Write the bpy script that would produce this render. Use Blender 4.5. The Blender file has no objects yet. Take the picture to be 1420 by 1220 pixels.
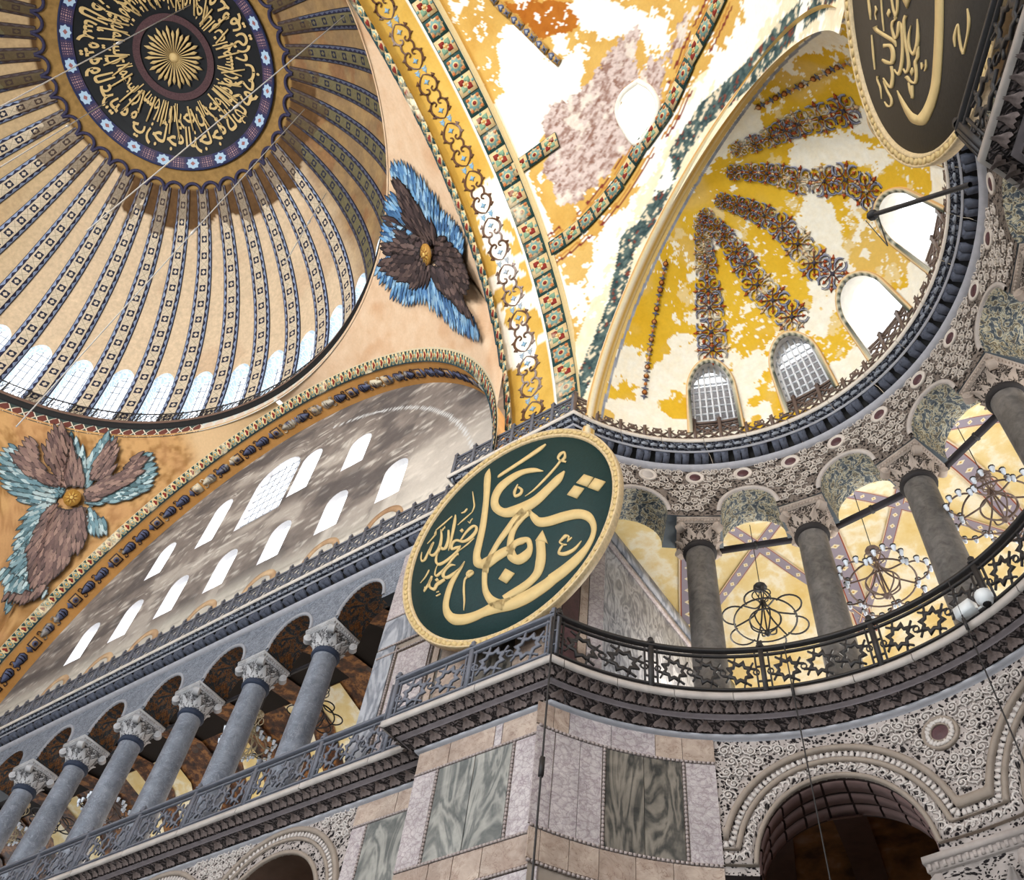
import bpy, math, random
import numpy as np
from mathutils import Matrix, Vector
# ---------------------------------------------------------------- camera, sky, lamps, exposure
SC = bpy.context.scene
COL = bpy.context.scene.collection
CAM = np.array([27.42, 4.275, 1.7])
def _cam():
    h, e, r = math.radians(133.42), math.radians(54.84), math.radians(10.35)
    d = Vector((math.cos(e)*math.cos(h), math.cos(e)*math.sin(h), math.sin(e)))
    right = Vector((math.sin(h), -math.cos(h), 0)); up = right.cross(d)
    R = right*math.cos(r)+up*math.sin(r); U = up*math.cos(r)-right*math.sin(r)
    cd = bpy.data.cameras.new('camera'); cd.sensor_width = 36; cd.sensor_fit = 'HORIZONTAL'
    cd.lens = 1286.35/1420*36; cd.clip_end = 400
    o = bpy.data.objects.new('camera', cd); COL.objects.link(o)
    m = Matrix((R, U, -d)).transposed().to_4x4(); m.translation = Vector(CAM); o.matrix_world = m
    SC.camera = o
_cam()
W = bpy.data.worlds.new('sky'); SC.world = W; W.use_nodes = True
W.node_tree.nodes['Background'].inputs[0].default_value = (0.93, 0.97, 1.0, 1)
W.node_tree.nodes['Background'].inputs[1].default_value = 1.0
SC.view_settings.view_transform = 'Standard'; SC.view_settings.look = 'None'
SC.view_settings.exposure = 1.8; SC.view_settings.gamma = 1; SC.view_settings.use_curve_mapping = False
def add_fill_spot(loc, target, power, ang, col=(1, .95, .87)):
    # added fill spots, unseen at the southern ledge, to brighten the vaults
    l = bpy.data.lights.new('fill_spot', 'SPOT'); l.energy = power; l.color = col; l.spot_size = math.radians(ang); l.spot_blend = .9; l.shadow_soft_size = .8
    o = bpy.data.objects.new('fill_spot', l); COL.objects.link(o); o.location = loc; o.rotation_euler = (Vector(target)-Vector(loc)).to_track_quat('-Z', 'Y').to_euler()
add_fill_spot((-6, -15, 25.5), (-4, 8, 48), 4200, 95); add_fill_spot((7, -15, 25.5), (2, 10, 46), 4200, 95); add_fill_spot((21, -14, 25.5), (22, 14, 30), 3600, 75); add_fill_spot((24, -13, 25), (19, 8, 40), 1800, 80)
# ---------------------------------------------------------------- helpers
RNG = np.random.default_rng(7)
random.seed(3)
def S(r, g, b):
    f = lambda c: (c/255/12.92) if c/255 <= 0.04045 else ((c/255+0.055)/1.055)**2.4
    return np.array([f(r), f(g), f(b)])
def tag(o, label=None, cat=None, group=None, kind=None):
    if label: o['label'] = label
    if cat: o['category'] = cat; o['kind'] = 'thing'
    if group: o['group'] = group
    if kind: o['kind'] = kind
    return o
def empty(name, loc=(0, 0, 0), rz=0, label=None, cat=None, group=None):
    o = bpy.data.objects.new(name, None); COL.objects.link(o); o.location = loc; o.rotation_euler = (0, 0, rz)
    o.empty_display_size = 0.2
    return tag(o, label, cat, group)
class MB:
    def __init__(s): s.v = []; s.q = []; s.t = []; s.uv = []; s.c = []; s.n = 0; s.ng = []
    def add(s, V, quads=None, tris=None, uv=None, col=None):
        V = np.asarray(V, float).reshape(-1, 3); k = len(V)
        s.v.append(V)
        s.uv.append(np.zeros((k, 2)) if uv is None else np.asarray(uv, float).reshape(-1, 2))
        s.c.append(np.ones((k, 3)) if col is None else np.broadcast_to(np.asarray(col, float), (k, 3)))
        if quads is not None and len(quads): s.q.append(np.asarray(quads, int).reshape(-1, 4)+s.n)
        if tris is not None and len(tris): s.t.append(np.asarray(tris, int).reshape(-1, 3)+s.n)
        s.n += k; return s
    def grid(s, P, uv=None, col=None, cu=False, cv=False, flip=False):
        P = np.asarray(P, float); n, m = P.shape[:2]
        a = np.arange(n*m).reshape(n, m)
        i = np.arange(n if cu else n-1); j = np.arange(m if cv else m-1)
        I, J = np.meshgrid(i, j, indexing='ij'); I2 = (I+1) % n; J2 = (J+1) % m
        q = np.stack([a[I, J], a[I2, J], a[I2, J2], a[I, J2]], -1).reshape(-1, 4)
        if flip: q = q[:, ::-1]
        return s.add(P.reshape(-1, 3), q, None, None if uv is None else np.asarray(uv).reshape(-1, 2), None if col is None else np.broadcast_to(col, P.shape).reshape(-1, 3))
    def box(s, c, ex, ey, ez, col=None):
        c, ex, ey, ez = [np.asarray(a, float) for a in (c, ex, ey, ez)]
        V = [c+a*ex+b*ey+d*ez for a in (-1, 1) for b in (-1, 1) for d in (-1, 1)]
        return s.add(V, [(0, 1, 3, 2), (4, 6, 7, 5), (0, 4, 5, 1), (2, 3, 7, 6), (0, 2, 6, 4), (1, 5, 7, 3)], col=col)
    def bx(s, x0, x1, y0, y1, z0, z1, col=None):
        return s.box(((x0+x1)/2, (y0+y1)/2, (z0+z1)/2), ((x1-x0)/2, 0, 0), (0, (y1-y0)/2, 0), (0, 0, (z1-z0)/2), col)
    def bar(s, a, b, w, d, up=(0, 0, 1), col=None):
        a, b = np.asarray(a, float), np.asarray(b, float); t = b-a; L = np.linalg.norm(t)
        if L < 1e-9: return s
        t = t/L; u = np.cross(t, up)
        if np.linalg.norm(u) < 1e-6: u = np.cross(t, (1, 0, 0))
        u /= np.linalg.norm(u); w2 = np.cross(u, t)
        return s.box((a+b)/2, t*L/2, u*w/2, w2*d/2, col)
    def tube(s, pts, r, k=6, closed=False, col=None, caps=True):
        P = np.asarray(pts, float); n = len(P); r = np.broadcast_to(np.asarray(r, float), (n,))
        T = np.roll(P, -1, 0)-np.roll(P, 1, 0) if closed else np.gradient(P, axis=0)
        T /= np.linalg.norm(T, axis=1)[:, None]+1e-12
        u = np.cross(T[0], (0.13, 0.21, 0.97)); 
        if np.linalg.norm(u) < 1e-3: u = np.cross(T[0], (1, 0, 0))
        out = []
        for i in range(n):
            u = u-T[i]*(u@T[i]); u /= np.linalg.norm(u)+1e-12; w = np.cross(T[i], u)
            a = np.arange(k)*2*math.pi/k
            out.append(P[i]+r[i]*(np.cos(a)[:, None]*u+np.sin(a)[:, None]*w))
        s.grid(np.array(out), cu=closed, cv=True, col=col)
        if caps and not closed and k in (3, 4):
            pass
        return s
    def lathe(s, prof, n=24, c=(0, 0, 0), col=None, uvs=False):
        a = np.arange(n)*2*math.pi/n; pr = np.asarray(prof, float)
        P = np.stack([c[0]+pr[:, 0][None]*np.cos(a)[:, None], c[1]+pr[:, 0][None]*np.sin(a)[:, None], c[2]+np.broadcast_to(pr[:, 1], (n, len(pr)))], -1)
        return s.grid(P, cu=True, col=col)
    def ngon(s, V, off=None, col=None):
        # extruded flat polygon (star-shaped outline); off = thickness vector
        V = np.asarray(V, float); n = len(V); c = V.mean(0)
        if off is None:
            return s.add(np.vstack([V, c]), None, [(i, (i+1) % n, n) for i in range(n)], col=col)
        off = np.asarray(off, float)
        A = np.vstack([V, V+off, c+off])
        return s.add(A, [(i, (i+1) % n, n+(i+1) % n, n+i) for i in range(n)], [(n+i, n+(i+1) % n, 2*n) for i in range(n)], col=col)
    def mesh(s, name, mat=None, smooth=False):
        me = bpy.data.meshes.new(name)
        V = np.vstack(s.v) if s.v else np.zeros((0, 3))
        Q = np.vstack(s.q) if s.q else np.zeros((0, 4), int); T = np.vstack(s.t) if s.t else np.zeros((0, 3), int)
        li = np.concatenate([Q.ravel(), T.ravel()]).astype(np.int32)
        nq, nt = len(Q), len(T)
        ls = np.concatenate([np.arange(nq)*4, nq*4+np.arange(nt)*3]).astype(np.int32)
        me.vertices.add(len(V)); me.vertices.foreach_set('co', V.astype(np.float32).ravel())
        me.loops.add(len(li)); me.loops.foreach_set('vertex_index', li)
        me.polygons.add(nq+nt); me.polygons.foreach_set('loop_start', ls)
        if smooth: me.polygons.foreach_set('use_smooth', np.ones(nq+nt, bool))
        me.update(calc_edges=True)
        if len(V):
            uv = np.vstack(s.uv)
            if np.any(uv):
                l = me.uv_layers.new(name='UVMap'); l.data.foreach_set('uv', uv[li].astype(np.float32).ravel())
            c = np.vstack(s.c)
            if np.any(c != 1):
                at = me.color_attributes.new('Col', 'FLOAT_COLOR', 'POINT')
                at.data.foreach_set('color', np.hstack([c, np.ones((len(c), 1))]).astype(np.float32).ravel())
        if mat: me.materials.append(mat)
        return me
    def build(s, name, mat=None, parent=None, smooth=False, label=None, cat=None, group=None, kind=None):
        return mobj(name, s.mesh(name, mat, smooth), parent, label, cat, group, kind)
def mobj(name, me, parent=None, label=None, cat=None, group=None, kind=None):
    o = bpy.data.objects.new(name, me); COL.objects.link(o)
    if parent is not None: o.parent = parent
    return tag(o, label, cat, group, kind)
def frame(o, P, X, Y, Z):
    m = Matrix((Vector(X), Vector(Y), Vector(Z))).transposed().to_4x4(); m.translation = Vector(P); o.matrix_local = m
    return o
# value noise in numpy
def _h(i, j, k):
    n = (i*374761393+j*668265263+k*1274126177).astype(np.int64) & 0x7fffffff
    n = ((n ^ (n >> 13))*1274126177) & 0x7fffffff
    return ((n ^ (n >> 16)) & 0xffff)/65535.0
def vnoise(P):
    P = np.asarray(P, float); F = np.floor(P).astype(np.int64); f = P-F; f = f*f*(3-2*f); r = 0
    for a in (0, 1):
        for b in (0, 1):
            for c in (0, 1):
                w = (f[..., 0] if a else 1-f[..., 0])*(f[..., 1] if b else 1-f[..., 1])*(f[..., 2] if c else 1-f[..., 2])
                r = r+w*_h(F[..., 0]+a, F[..., 1]+b, F[..., 2]+c)
    return r
def fbm(P, sc=1.0, o=4, rough=.55):
    P = np.asarray(P, float)*sc; a = 1; t = 0; r = 0
    for i in range(o): r = r+a*vnoise(P+17.3*i); t += a; a *= rough; P = P*2.03
    return r/t
def inpoly(x, y, poly):
    n = len(poly); r = np.zeros(x.shape, bool)
    for i in range(n):
        x1, y1 = poly[i]; x2, y2 = poly[(i+1) % n]
        if y1 == y2: continue
        c = ((y1 > y) != (y2 > y)) & (x < (x2-x1)*(y-y1)/(y2-y1)+x1)
        r ^= c
    return r
def pdist(P, poly):
    # distance of points (N,3) to a 3D polyline, plus signed side-free arc length
    best = np.full(P.shape[:-1], 1e9); arc = np.zeros(P.shape[:-1]); s0 = 0
    for a, b in zip(poly[:-1], poly[1:]):
        a, b = np.asarray(a), np.asarray(b); ab = b-a; L = np.linalg.norm(ab)
        t = np.clip(((P-a)@ab)/(L*L), 0, 1); d = np.linalg.norm(P-(a+t[..., None]*ab), axis=-1)
        m = d < best; best = np.where(m, d, best); arc = np.where(m, s0+t*L, arc); s0 += L
    return best, arc
def spline(pts, n=6):
    P = np.asarray(pts, float); P = np.vstack([2*P[0]-P[1], P, 2*P[-1]-P[-2]]); out = []
    for i in range(1, len(P)-2):
        for t in np.arange(n)/n:
            a, b, c, d = P[i-1:i+3]
            out.append(.5*(2*b+(c-a)*t+(2*a-5*b+4*c-d)*t*t+(3*b-a-3*c+d)*t**3))
    out.append(P[-2]); return np.array(out)
mixc = lambda a, b, k: a+(b-a)*np.asarray(k)[..., None]
sstep = lambda a, b, x: (lambda t: t*t*(3-2*t))(np.clip((x-a)/(b-a), 0, 1))
# ---------------------------------------------------------------- node materials
class X:
    def __init__(s, t, k): s.t = t; s.k = k
    def _m(s, op, *o):
        n = s.t.nodes.new('ShaderNodeMath'); n.operation = op
        for i, a in enumerate((s,)+o):
            if isinstance(a, X): s.t.links.new(a.k, n.inputs[i])
            else: n.inputs[i].default_value = a
        return X(s.t, n.outputs[0])
    def __add__(s, o): return s._m('ADD', o)
    def __sub__(s, o): return s._m('SUBTRACT', o)
    def __mul__(s, o): return s._m('MULTIPLY', o)
    def __truediv__(s, o): return s._m('DIVIDE', o)
    __radd__ = __add__; __rmul__ = __mul__
    def __rsub__(s, o): return (s*-1)+o
    def abs(s): return s._m('ABSOLUTE')
    def fr(s): return s._m('FRACT')
    def fl(s): return s._m('FLOOR')
    def sin(s): return s._m('SINE')
    def lt(s, o): return s._m('LESS_THAN', o)
    def gt(s, o): return s._m('GREATER_THAN', o)
    def mx(s, o): return s._m('MAXIMUM', o)
    def mn(s, o): return s._m('MINIMUM', o)
    def mod(s, o): return s._m('MODULO', o)
    def pow(s, o): return s._m('POWER', o)
class Mat:
    def __init__(s, name, rough=.75, spec=.25, metal=0.0):
        s.m = bpy.data.materials.new(name); s.m.use_nodes = True; s.t = s.m.node_tree
        s.b = s.t.nodes['Principled BSDF']
        s.b.inputs['Roughness'].default_value = rough; s.b.inputs['Specular IOR Level'].default_value = spec; s.b.inputs['Metallic'].default_value = metal
    def node(s, ty, **k):
        n = s.t.nodes.new(ty)
        for a, b in k.items(): setattr(n, a, b)
        return n
    def pos(s): return X(s.t, s.node('ShaderNodeNewGeometry').outputs['Position'])
    def obj(s): return X(s.t, s.node('ShaderNodeTexCoord').outputs['Object'])
    def uvv(s): return X(s.t, s.node('ShaderNodeTexCoord').outputs['UV'])
    def uv(s):
        n = s.node('ShaderNodeSeparateXYZ'); s.t.links.new(s.uvv().k, n.inputs[0]); return X(s.t, n.outputs[0]), X(s.t, n.outputs[1])
    def sep(s, v):
        n = s.node('ShaderNodeSeparateXYZ'); s.t.links.new(v.k, n.inputs[0]); return [X(s.t, n.outputs[i]) for i in range(3)]
    def comb(s, a, b, c=0.0):
        n = s.node('ShaderNodeCombineXYZ')
        for i, v in enumerate((a, b, c)):
            if isinstance(v, X): s.t.links.new(v.k, n.inputs[i])
            else: n.inputs[i].default_value = v
        return X(s.t, n.outputs[0])
    def col(s): return X(s.t, s.node('ShaderNodeVertexColor', layer_name='Col').outputs[0])
    def rnd(s): return X(s.t, s.node('ShaderNodeObjectInfo').outputs['Random'])
    def noise(s, v, sc, det=3, ro=.55, dist=0):
        n = s.node('ShaderNodeTexNoise'); s.t.links.new(v.k, n.inputs['Vector']); n.inputs['Scale'].default_value = sc
        n.inputs['Detail'].default_value = det; n.inputs['Roughness'].default_value = ro; n.inputs['Distortion'].default_value = dist
        return X(s.t, n.outputs[0])
    def voro(s, v, sc, feature='F1', out='Distance'):
        n = s.node('ShaderNodeTexVoronoi', feature=feature); s.t.links.new(v.k, n.inputs['Vector']); n.inputs['Scale'].default_value = sc
        return X(s.t, n.outputs[out])
    def wave(s, v, sc, dist=3, det=3, dsc=1, ty='BANDS', d='X'):
        n = s.node('ShaderNodeTexWave', wave_type=ty, bands_direction=d); s.t.links.new(v.k, n.inputs['Vector']); n.inputs['Scale'].default_value = sc
        n.inputs['Distortion'].default_value = dist; n.inputs['Detail'].default_value = det; n.inputs['Detail Scale'].default_value = dsc
        return X(s.t, n.outputs['Fac'])
    def mix(s, f, a, b, mode='MIX'):
        n = s.node('ShaderNodeMix', data_type='RGBA', blend_type=mode)
        for i, v in ((0, f), (6, a), (7, b)):
            if isinstance(v, X): s.t.links.new(v.k, n.inputs[i])
            elif i == 0: n.inputs[0].default_value = v
            else: n.inputs[i].default_value = (*[float(q) for q in v], 1)
        return X(s.t, n.outputs[2])
    def ramp(s, f, stops):
        n = s.node('ShaderNodeValToRGB'); s.t.links.new(f.k, n.inputs[0]); e = n.color_ramp.elements
        while len(e) < len(stops): e.new(.5)
        for q, (p, c) in zip(e, stops): q.position = p; q.color = (*[float(v) for v in (c if np.ndim(c) else (c,)*3)], 1)
        return X(s.t, n.outputs[0])
    def out(s, c, bump=None, strength=.4, dist=.03):
        if isinstance(c, X): s.t.links.new(c.k, s.b.inputs['Base Color'])
        else: s.b.inputs['Base Color'].default_value = (*[float(v) for v in c], 1)
        if bump is not None:
            n = s.node('ShaderNodeBump'); s.t.links.new(bump.k, n.inputs['Height']); n.inputs['Strength'].default_value = strength; n.inputs['Distance'].default_value = dist
            s.t.links.new(n.outputs[0], s.b.inputs['Normal'])
        return s.m
def plain(name, c, var=.25, sc=3, rough=.7, spec=.25, metal=0, bump=.15, coord='obj'):
    m = Mat(name, rough, spec, metal); v = m.obj() if coord == 'obj' else m.pos()
    n = m.noise(v, sc, 4); c = np.asarray(c)
    col = m.mix(n, c*(1-var*1.3), np.minimum(c*(1+var), 1))
    return m.out(col, n, bump)
def painted(name, sc=6, var=.12, rough=.8, bump=.12):
    m = Mat(name, rough, .2); n = m.noise(m.pos(), sc, 5, .6)
    k = m.ramp(n, [(.3, 1-var), (.7, 1+0*var)])
    return m.out(m.mix(1.0, m.col(), k, 'MULTIPLY'), n, bump)
STRIPS=[[(22.04,15.46),(21.1,16.43),(20.53,17.02),(19.92,17.67)],[(23.72,14.78),(23.05,16.32),(22.34,17.79),(21.99,18.44)],[(23.82,14.74),(24.06,15.66),(24.2,16.51),(24.31,17.36),(24.86,18.36)],[(24.43,14.59),(25.18,15.37),(25.7,16.13),(26.2,17.51),(27.06,17.59)],[(25.11,14.01),(26.15,14.59),(26.94,15.19),(27.95,15.45),(28.33,16.19)],[(25.56,13.49),(26.46,13.56),(27.54,13.5),(28.16,13.53),(28.98,13.46)],[(26.81,12.57),(28.01,12.41),(29.15,12.12)]]
ST1=[[(-0.737,2.849,-0.719,2.834),(-0.885,2.58,-0.656,2.417),(-0.859,1.634,-0.662,1.502),(-0.906,0.744,-0.698,0.597),(-0.988,0.174,-0.775,0.017),(-1.053,-0.238,-0.824,-0.366),(-0.974,-0.691,-0.76,-0.568),(-0.563,-0.963,-0.692,-0.57),(-0.208,-0.883,-0.369,-0.536),(0.092,-0.834,0.006,-0.514),(0.223,-0.923,0.259,-0.701)],[(0.033,-0.655,0.252,-0.707),(0.094,-0.999,0.325,-0.919),(0.418,-1.321,0.381,-0.985),(0.716,-1.277,0.516,-0.965),(0.821,-0.999,0.658,-0.887),(0.734,-0.607,0.623,-0.687),(0.462,-0.445,0.523,-0.696),(0.209,-0.445,0.328,-0.673),(0.049,-0.557,0.236,-0.803)],[(0.241,-0.821,0.013,-0.688),(0.23,-0.372,0.047,-0.237),(0.326,-0.066,0.17,0.109),(0.539,0.14,0.399,0.358),(0.713,0.214,0.601,0.429),(0.771,0.319,0.731,0.395)],[(0.664,0.357,0.725,0.375),(0.767,0.0,0.933,0.082),(0.97,-0.327,1.034,-0.053),(1.325,-0.503,1.265,-0.15),(1.793,-0.588,1.731,-0.237),(2.143,-0.7,2.152,-0.381),(2.344,-0.859,2.492,-0.684),(2.466,-1.073,2.632,-1.098),(2.486,-1.352,2.606,-1.449),(2.323,-1.627,2.445,-1.78),(2.028,-1.813,2.19,-2.075),(1.649,-1.97,1.825,-2.3),(1.276,-2.077,1.455,-2.43)],[(1.119,1.632,1.117,1.605),(0.817,1.924,0.827,1.749),(0.387,2.107,0.453,1.876),(-0.054,2.107,0.087,1.806),(-0.41,1.961,-0.196,1.652),(-0.586,1.594,-0.336,1.392),(-0.529,1.094,-0.286,1.132),(-0.155,0.62,-0.106,0.909),(0.236,0.424,0.139,0.845),(0.616,0.368,0.456,0.809),(1.006,0.459,0.827,0.826),(1.379,0.699,1.207,1.01),(1.677,0.901,1.512,1.184),(1.792,1.196,1.763,1.242)],[(0.454,0.616,0.624,0.334),(0.192,0.435,0.36,0.186),(-0.06,0.162,0.095,-0.046),(-0.273,-0.083,-0.131,-0.256),(-0.466,-0.376,-0.33,-0.52),(-0.637,-0.713,-0.478,-0.85),(-0.688,-1.024,-0.525,-1.139)],[(-0.398,2.261,-0.421,2.305),(-0.259,2.271,-0.316,2.396),(0.438,2.385,0.376,2.532),(1.007,2.498,0.935,2.667),(1.204,2.632,1.179,2.688)],[(0.55,0.978,0.541,0.998),(0.85,1.045,0.818,1.105),(1.241,1.27,1.191,1.358),(1.546,1.514,1.5,1.591),(1.705,1.678,1.65,1.763)],[(1.679,1.692,1.637,1.676),(1.617,1.83,1.548,1.873),(1.691,1.896,1.63,2.021),(1.754,1.917,1.798,1.981),(1.763,1.796,1.837,1.732),(1.667,1.677,1.778,1.641),(1.824,1.508,1.846,1.566)],[(0.28,1.614,0.303,1.589),(0.149,1.389,0.237,1.317),(0.214,1.139,0.239,1.23),(0.416,1.118,0.353,1.228),(0.47,1.29,0.386,1.312),(0.336,1.495,0.295,1.462)],[(1.289,-2.102,1.469,-2.431),(1.089,-2.17,1.262,-2.524),(0.578,-2.253,0.748,-2.653),(0.144,-2.23,0.275,-2.653),(-0.249,-2.153,-0.119,-2.561),(-0.641,-2.199,-0.52,-2.497),(-0.93,-2.193,-0.814,-2.504),(-1.205,-2.129,-1.136,-2.471),(-1.446,-2.017,-1.52,-2.298),(-1.587,-1.89,-1.808,-1.936),(-1.712,-1.636,-1.907,-1.555),(-1.696,-1.315,-1.88,-1.187),(-1.624,-0.999,-1.783,-0.859),(-1.495,-0.734,-1.608,-0.616),(-1.376,-0.531,-1.443,-0.459),(-1.316,-0.357,-1.332,-0.341)],[(0.911,-0.763,1.171,-0.88),(0.937,-1.21,1.204,-1.345),(0.913,-1.484,1.184,-1.673),(0.868,-1.74,1.075,-1.955),(0.717,-1.892,0.868,-2.124),(0.484,-1.974,0.616,-2.225),(0.206,-2.03,0.333,-2.283),(-0.04,-2.089,0.087,-2.334)],[(-0.671,-0.726,-0.552,-0.799),(-0.711,-1.032,-0.546,-1.123),(-0.692,-1.412,-0.532,-1.473),(-0.617,-1.795,-0.435,-1.788),(-0.379,-2.245,-0.225,-2.069),(-0.011,-2.555,0.077,-2.282)],[(1.944,-1.195,1.966,-1.237),(1.846,-1.236,1.821,-1.307),(1.893,-1.142,1.847,-1.137),(1.766,-1.022,1.803,-1.136),(1.637,-1.103,1.686,-1.183),(1.586,-1.193,1.632,-1.197),(1.703,-1.352,1.721,-1.302),(1.814,-1.399,1.815,-1.36)],[(1.695,-1.286,1.729,-1.329),(1.579,-1.401,1.635,-1.459),(1.561,-1.564,1.616,-1.512),(1.77,-1.708,1.748,-1.577),(2.003,-1.692,1.957,-1.585),(2.137,-1.585,2.098,-1.524),(2.22,-1.468,2.21,-1.453)],[(-1.027,-0.814,-0.992,-0.853),(-1.092,-0.813,-0.998,-0.942),(-1.19,-0.895,-1.158,-0.995),(-1.178,-0.873,-1.242,-0.821),(-1.102,-0.855,-1.156,-0.738),(-1.014,-0.876,-1.028,-0.796)],[(-1.209,-0.895,-1.142,-0.978),(-1.293,-0.994,-1.237,-1.036),(-1.296,-1.319,-1.232,-1.35),(-1.243,-1.695,-1.188,-1.72),(-1.214,-2.005,-1.202,-2.011)],[(-1.828,1.619,-1.798,1.599),(-1.863,1.42,-1.765,1.352),(-1.889,1.058,-1.793,0.988),(-1.912,0.699,-1.84,0.646),(-1.933,0.327,-1.915,0.314)],[(-2.039,1.144,-1.979,1.112),(-2.033,1.002,-1.954,0.957),(-2.029,0.762,-1.933,0.692),(-2.088,0.54,-1.992,0.43),(-2.146,0.558,-2.164,0.457),(-2.234,0.669,-2.281,0.643)],[(-2.313,1.287,-2.258,1.261),(-2.281,1.009,-2.195,0.958),(-2.309,0.698,-2.207,0.614),(-2.398,0.521,-2.3,0.4),(-2.5,0.488,-2.477,0.381),(-2.61,0.586,-2.63,0.548)],[(-2.531,0.96,-2.483,0.915),(-2.636,0.709,-2.563,0.647),(-2.656,0.564,-2.576,0.505)],[(-2.572,0.921,-2.519,0.869),(-2.686,0.672,-2.632,0.622),(-2.781,0.458,-2.708,0.379),(-2.833,0.441,-2.855,0.375),(-2.877,0.545,-2.927,0.569),(-2.895,0.766,-2.908,0.774)],[(-2.304,1.32,-2.273,1.296),(-2.305,1.231,-2.288,1.267),(-2.207,1.216,-2.24,1.267),(-2.199,1.27,-2.23,1.311),(-2.151,1.263,-2.189,1.309),(-2.151,1.342,-2.175,1.361)],[(-2.476,1.35,-2.495,1.379),(-2.216,1.44,-2.253,1.498),(-1.92,1.6,-1.939,1.63)],[(-2.733,0.988,-2.744,1.002),(-2.583,1.073,-2.615,1.114),(-2.435,1.198,-2.472,1.245)],[(-2.483,1.352,-2.452,1.327),(-2.522,1.269,-2.448,1.207),(-2.514,1.195,-2.483,1.169)],[(-1.519,0.476,-1.555,0.518),(-1.33,0.666,-1.392,0.751),(-1.125,0.756,-1.17,0.862),(-1.071,0.718,-0.989,0.713),(-1.091,0.593,-0.997,0.489),(-1.263,0.463,-1.185,0.327),(-1.456,0.458,-1.435,0.352),(-1.695,0.621,-1.671,0.525),(-1.863,0.568,-1.775,0.476),(-1.847,0.319,-1.781,0.361),(-1.636,0.228,-1.676,0.351),(-1.51,0.26,-1.523,0.295)],[(-1.526,0.129,-1.536,0.145),(-1.275,0.195,-1.308,0.248),(-1.064,0.33,-1.075,0.346)],[(-1.691,1.14,-1.702,1.158),(-1.45,1.235,-1.481,1.285),(-1.214,1.369,-1.227,1.39)],[(-1.209,1.369,-1.232,1.39),(-1.142,1.555,-1.189,1.589),(-1.175,1.807,-1.222,1.828),(-1.265,2.22,-1.283,2.227)],[(-1.348,1.091,-1.329,1.103),(-1.267,0.975,-1.282,1.025),(-1.226,1.059,-1.251,1.09),(-1.166,1.102,-1.189,1.136)],[(-1.601,1.541,-1.612,1.578),(-1.487,1.502,-1.521,1.569),(-1.415,1.565,-1.461,1.626),(-1.401,1.616,-1.423,1.642)],[(-1.53,0.319,-1.508,0.298),(-1.624,0.209,-1.554,0.124),(-1.803,0.101,-1.739,0.003),(-2.043,0.024,-1.98,-0.09),(-2.214,0.032,-2.201,-0.08),(-2.284,0.113,-2.361,0.128),(-2.304,0.311,-2.364,0.356),(-2.261,0.503,-2.278,0.519)],[(-1.55,0.047,-1.541,-0.051),(-1.664,0.094,-1.6,-0.012),(-1.811,-0.054,-1.757,-0.12),(-1.962,-0.208,-1.904,-0.282),(-2.147,-0.311,-2.08,-0.406),(-2.262,-0.363,-2.229,-0.455),(-2.289,-0.328,-2.335,-0.312),(-2.289,-0.162,-2.319,-0.14),(-2.257,-0.031,-2.269,-0.021)],[(-1.623,-0.328,-1.621,-0.352),(-1.815,-0.209,-1.773,-0.302),(-2.024,-0.286,-1.931,-0.39),(-2.063,-0.513,-1.962,-0.527),(-1.842,-0.715,-1.882,-0.581),(-1.619,-0.661,-1.68,-0.559),(-1.446,-0.558,-1.491,-0.498),(-1.317,-0.379,-1.326,-0.368)],[(-1.97,-0.618,-1.914,-0.715),(-2.142,-0.636,-2.061,-0.77),(-2.255,-0.678,-2.158,-0.797),(-2.304,-0.776,-2.247,-0.912),(-2.418,-0.683,-2.44,-0.751)],[(-2.437,-0.307,-2.379,-0.356),(-2.519,-0.528,-2.436,-0.581),(-2.471,-0.706,-2.387,-0.729)],[(-2.439,-0.388,-2.384,-0.442),(-2.56,-0.581,-2.49,-0.652),(-2.648,-0.709,-2.617,-0.787),(-2.592,-0.618,-2.628,-0.592)],[(-2.162,-1.146,-2.186,-1.102),(-2.014,-1.135,-2.041,-1.085)],[(-2.166,-1.02,-2.185,-0.982),(-2.083,-1.019,-2.105,-0.975)],[(-2.786,-0.399,-2.799,-0.384),(-2.638,-0.289,-2.67,-0.254),(-2.539,-0.135,-2.584,-0.092),(-2.529,-0.061,-2.553,-0.041)]]
PL1=[[(2.364,0.742),(2.624,0.475),(2.437,0.241),(2.123,0.571)],[(2.668,0.426),(2.959,0.122),(2.74,-0.095),(2.454,0.214)],[(2.067,0.514),(2.348,0.24),(2.127,-0.001),(1.845,0.303)],[(0.016,-1.25),(0.301,-1.545),(0.075,-1.765),(-0.182,-1.497)],[(1.112,-0.538),(1.276,-1.084),(1.168,-0.948),(1.042,-0.863),(0.897,-0.779)],[(-1.514,0.918),(-1.449,0.816),(-1.52,0.767),(-1.6,0.881)],[(-2.207,-0.498),(-2.14,-0.6),(-2.221,-0.619),(-2.287,-0.525)]]
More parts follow.
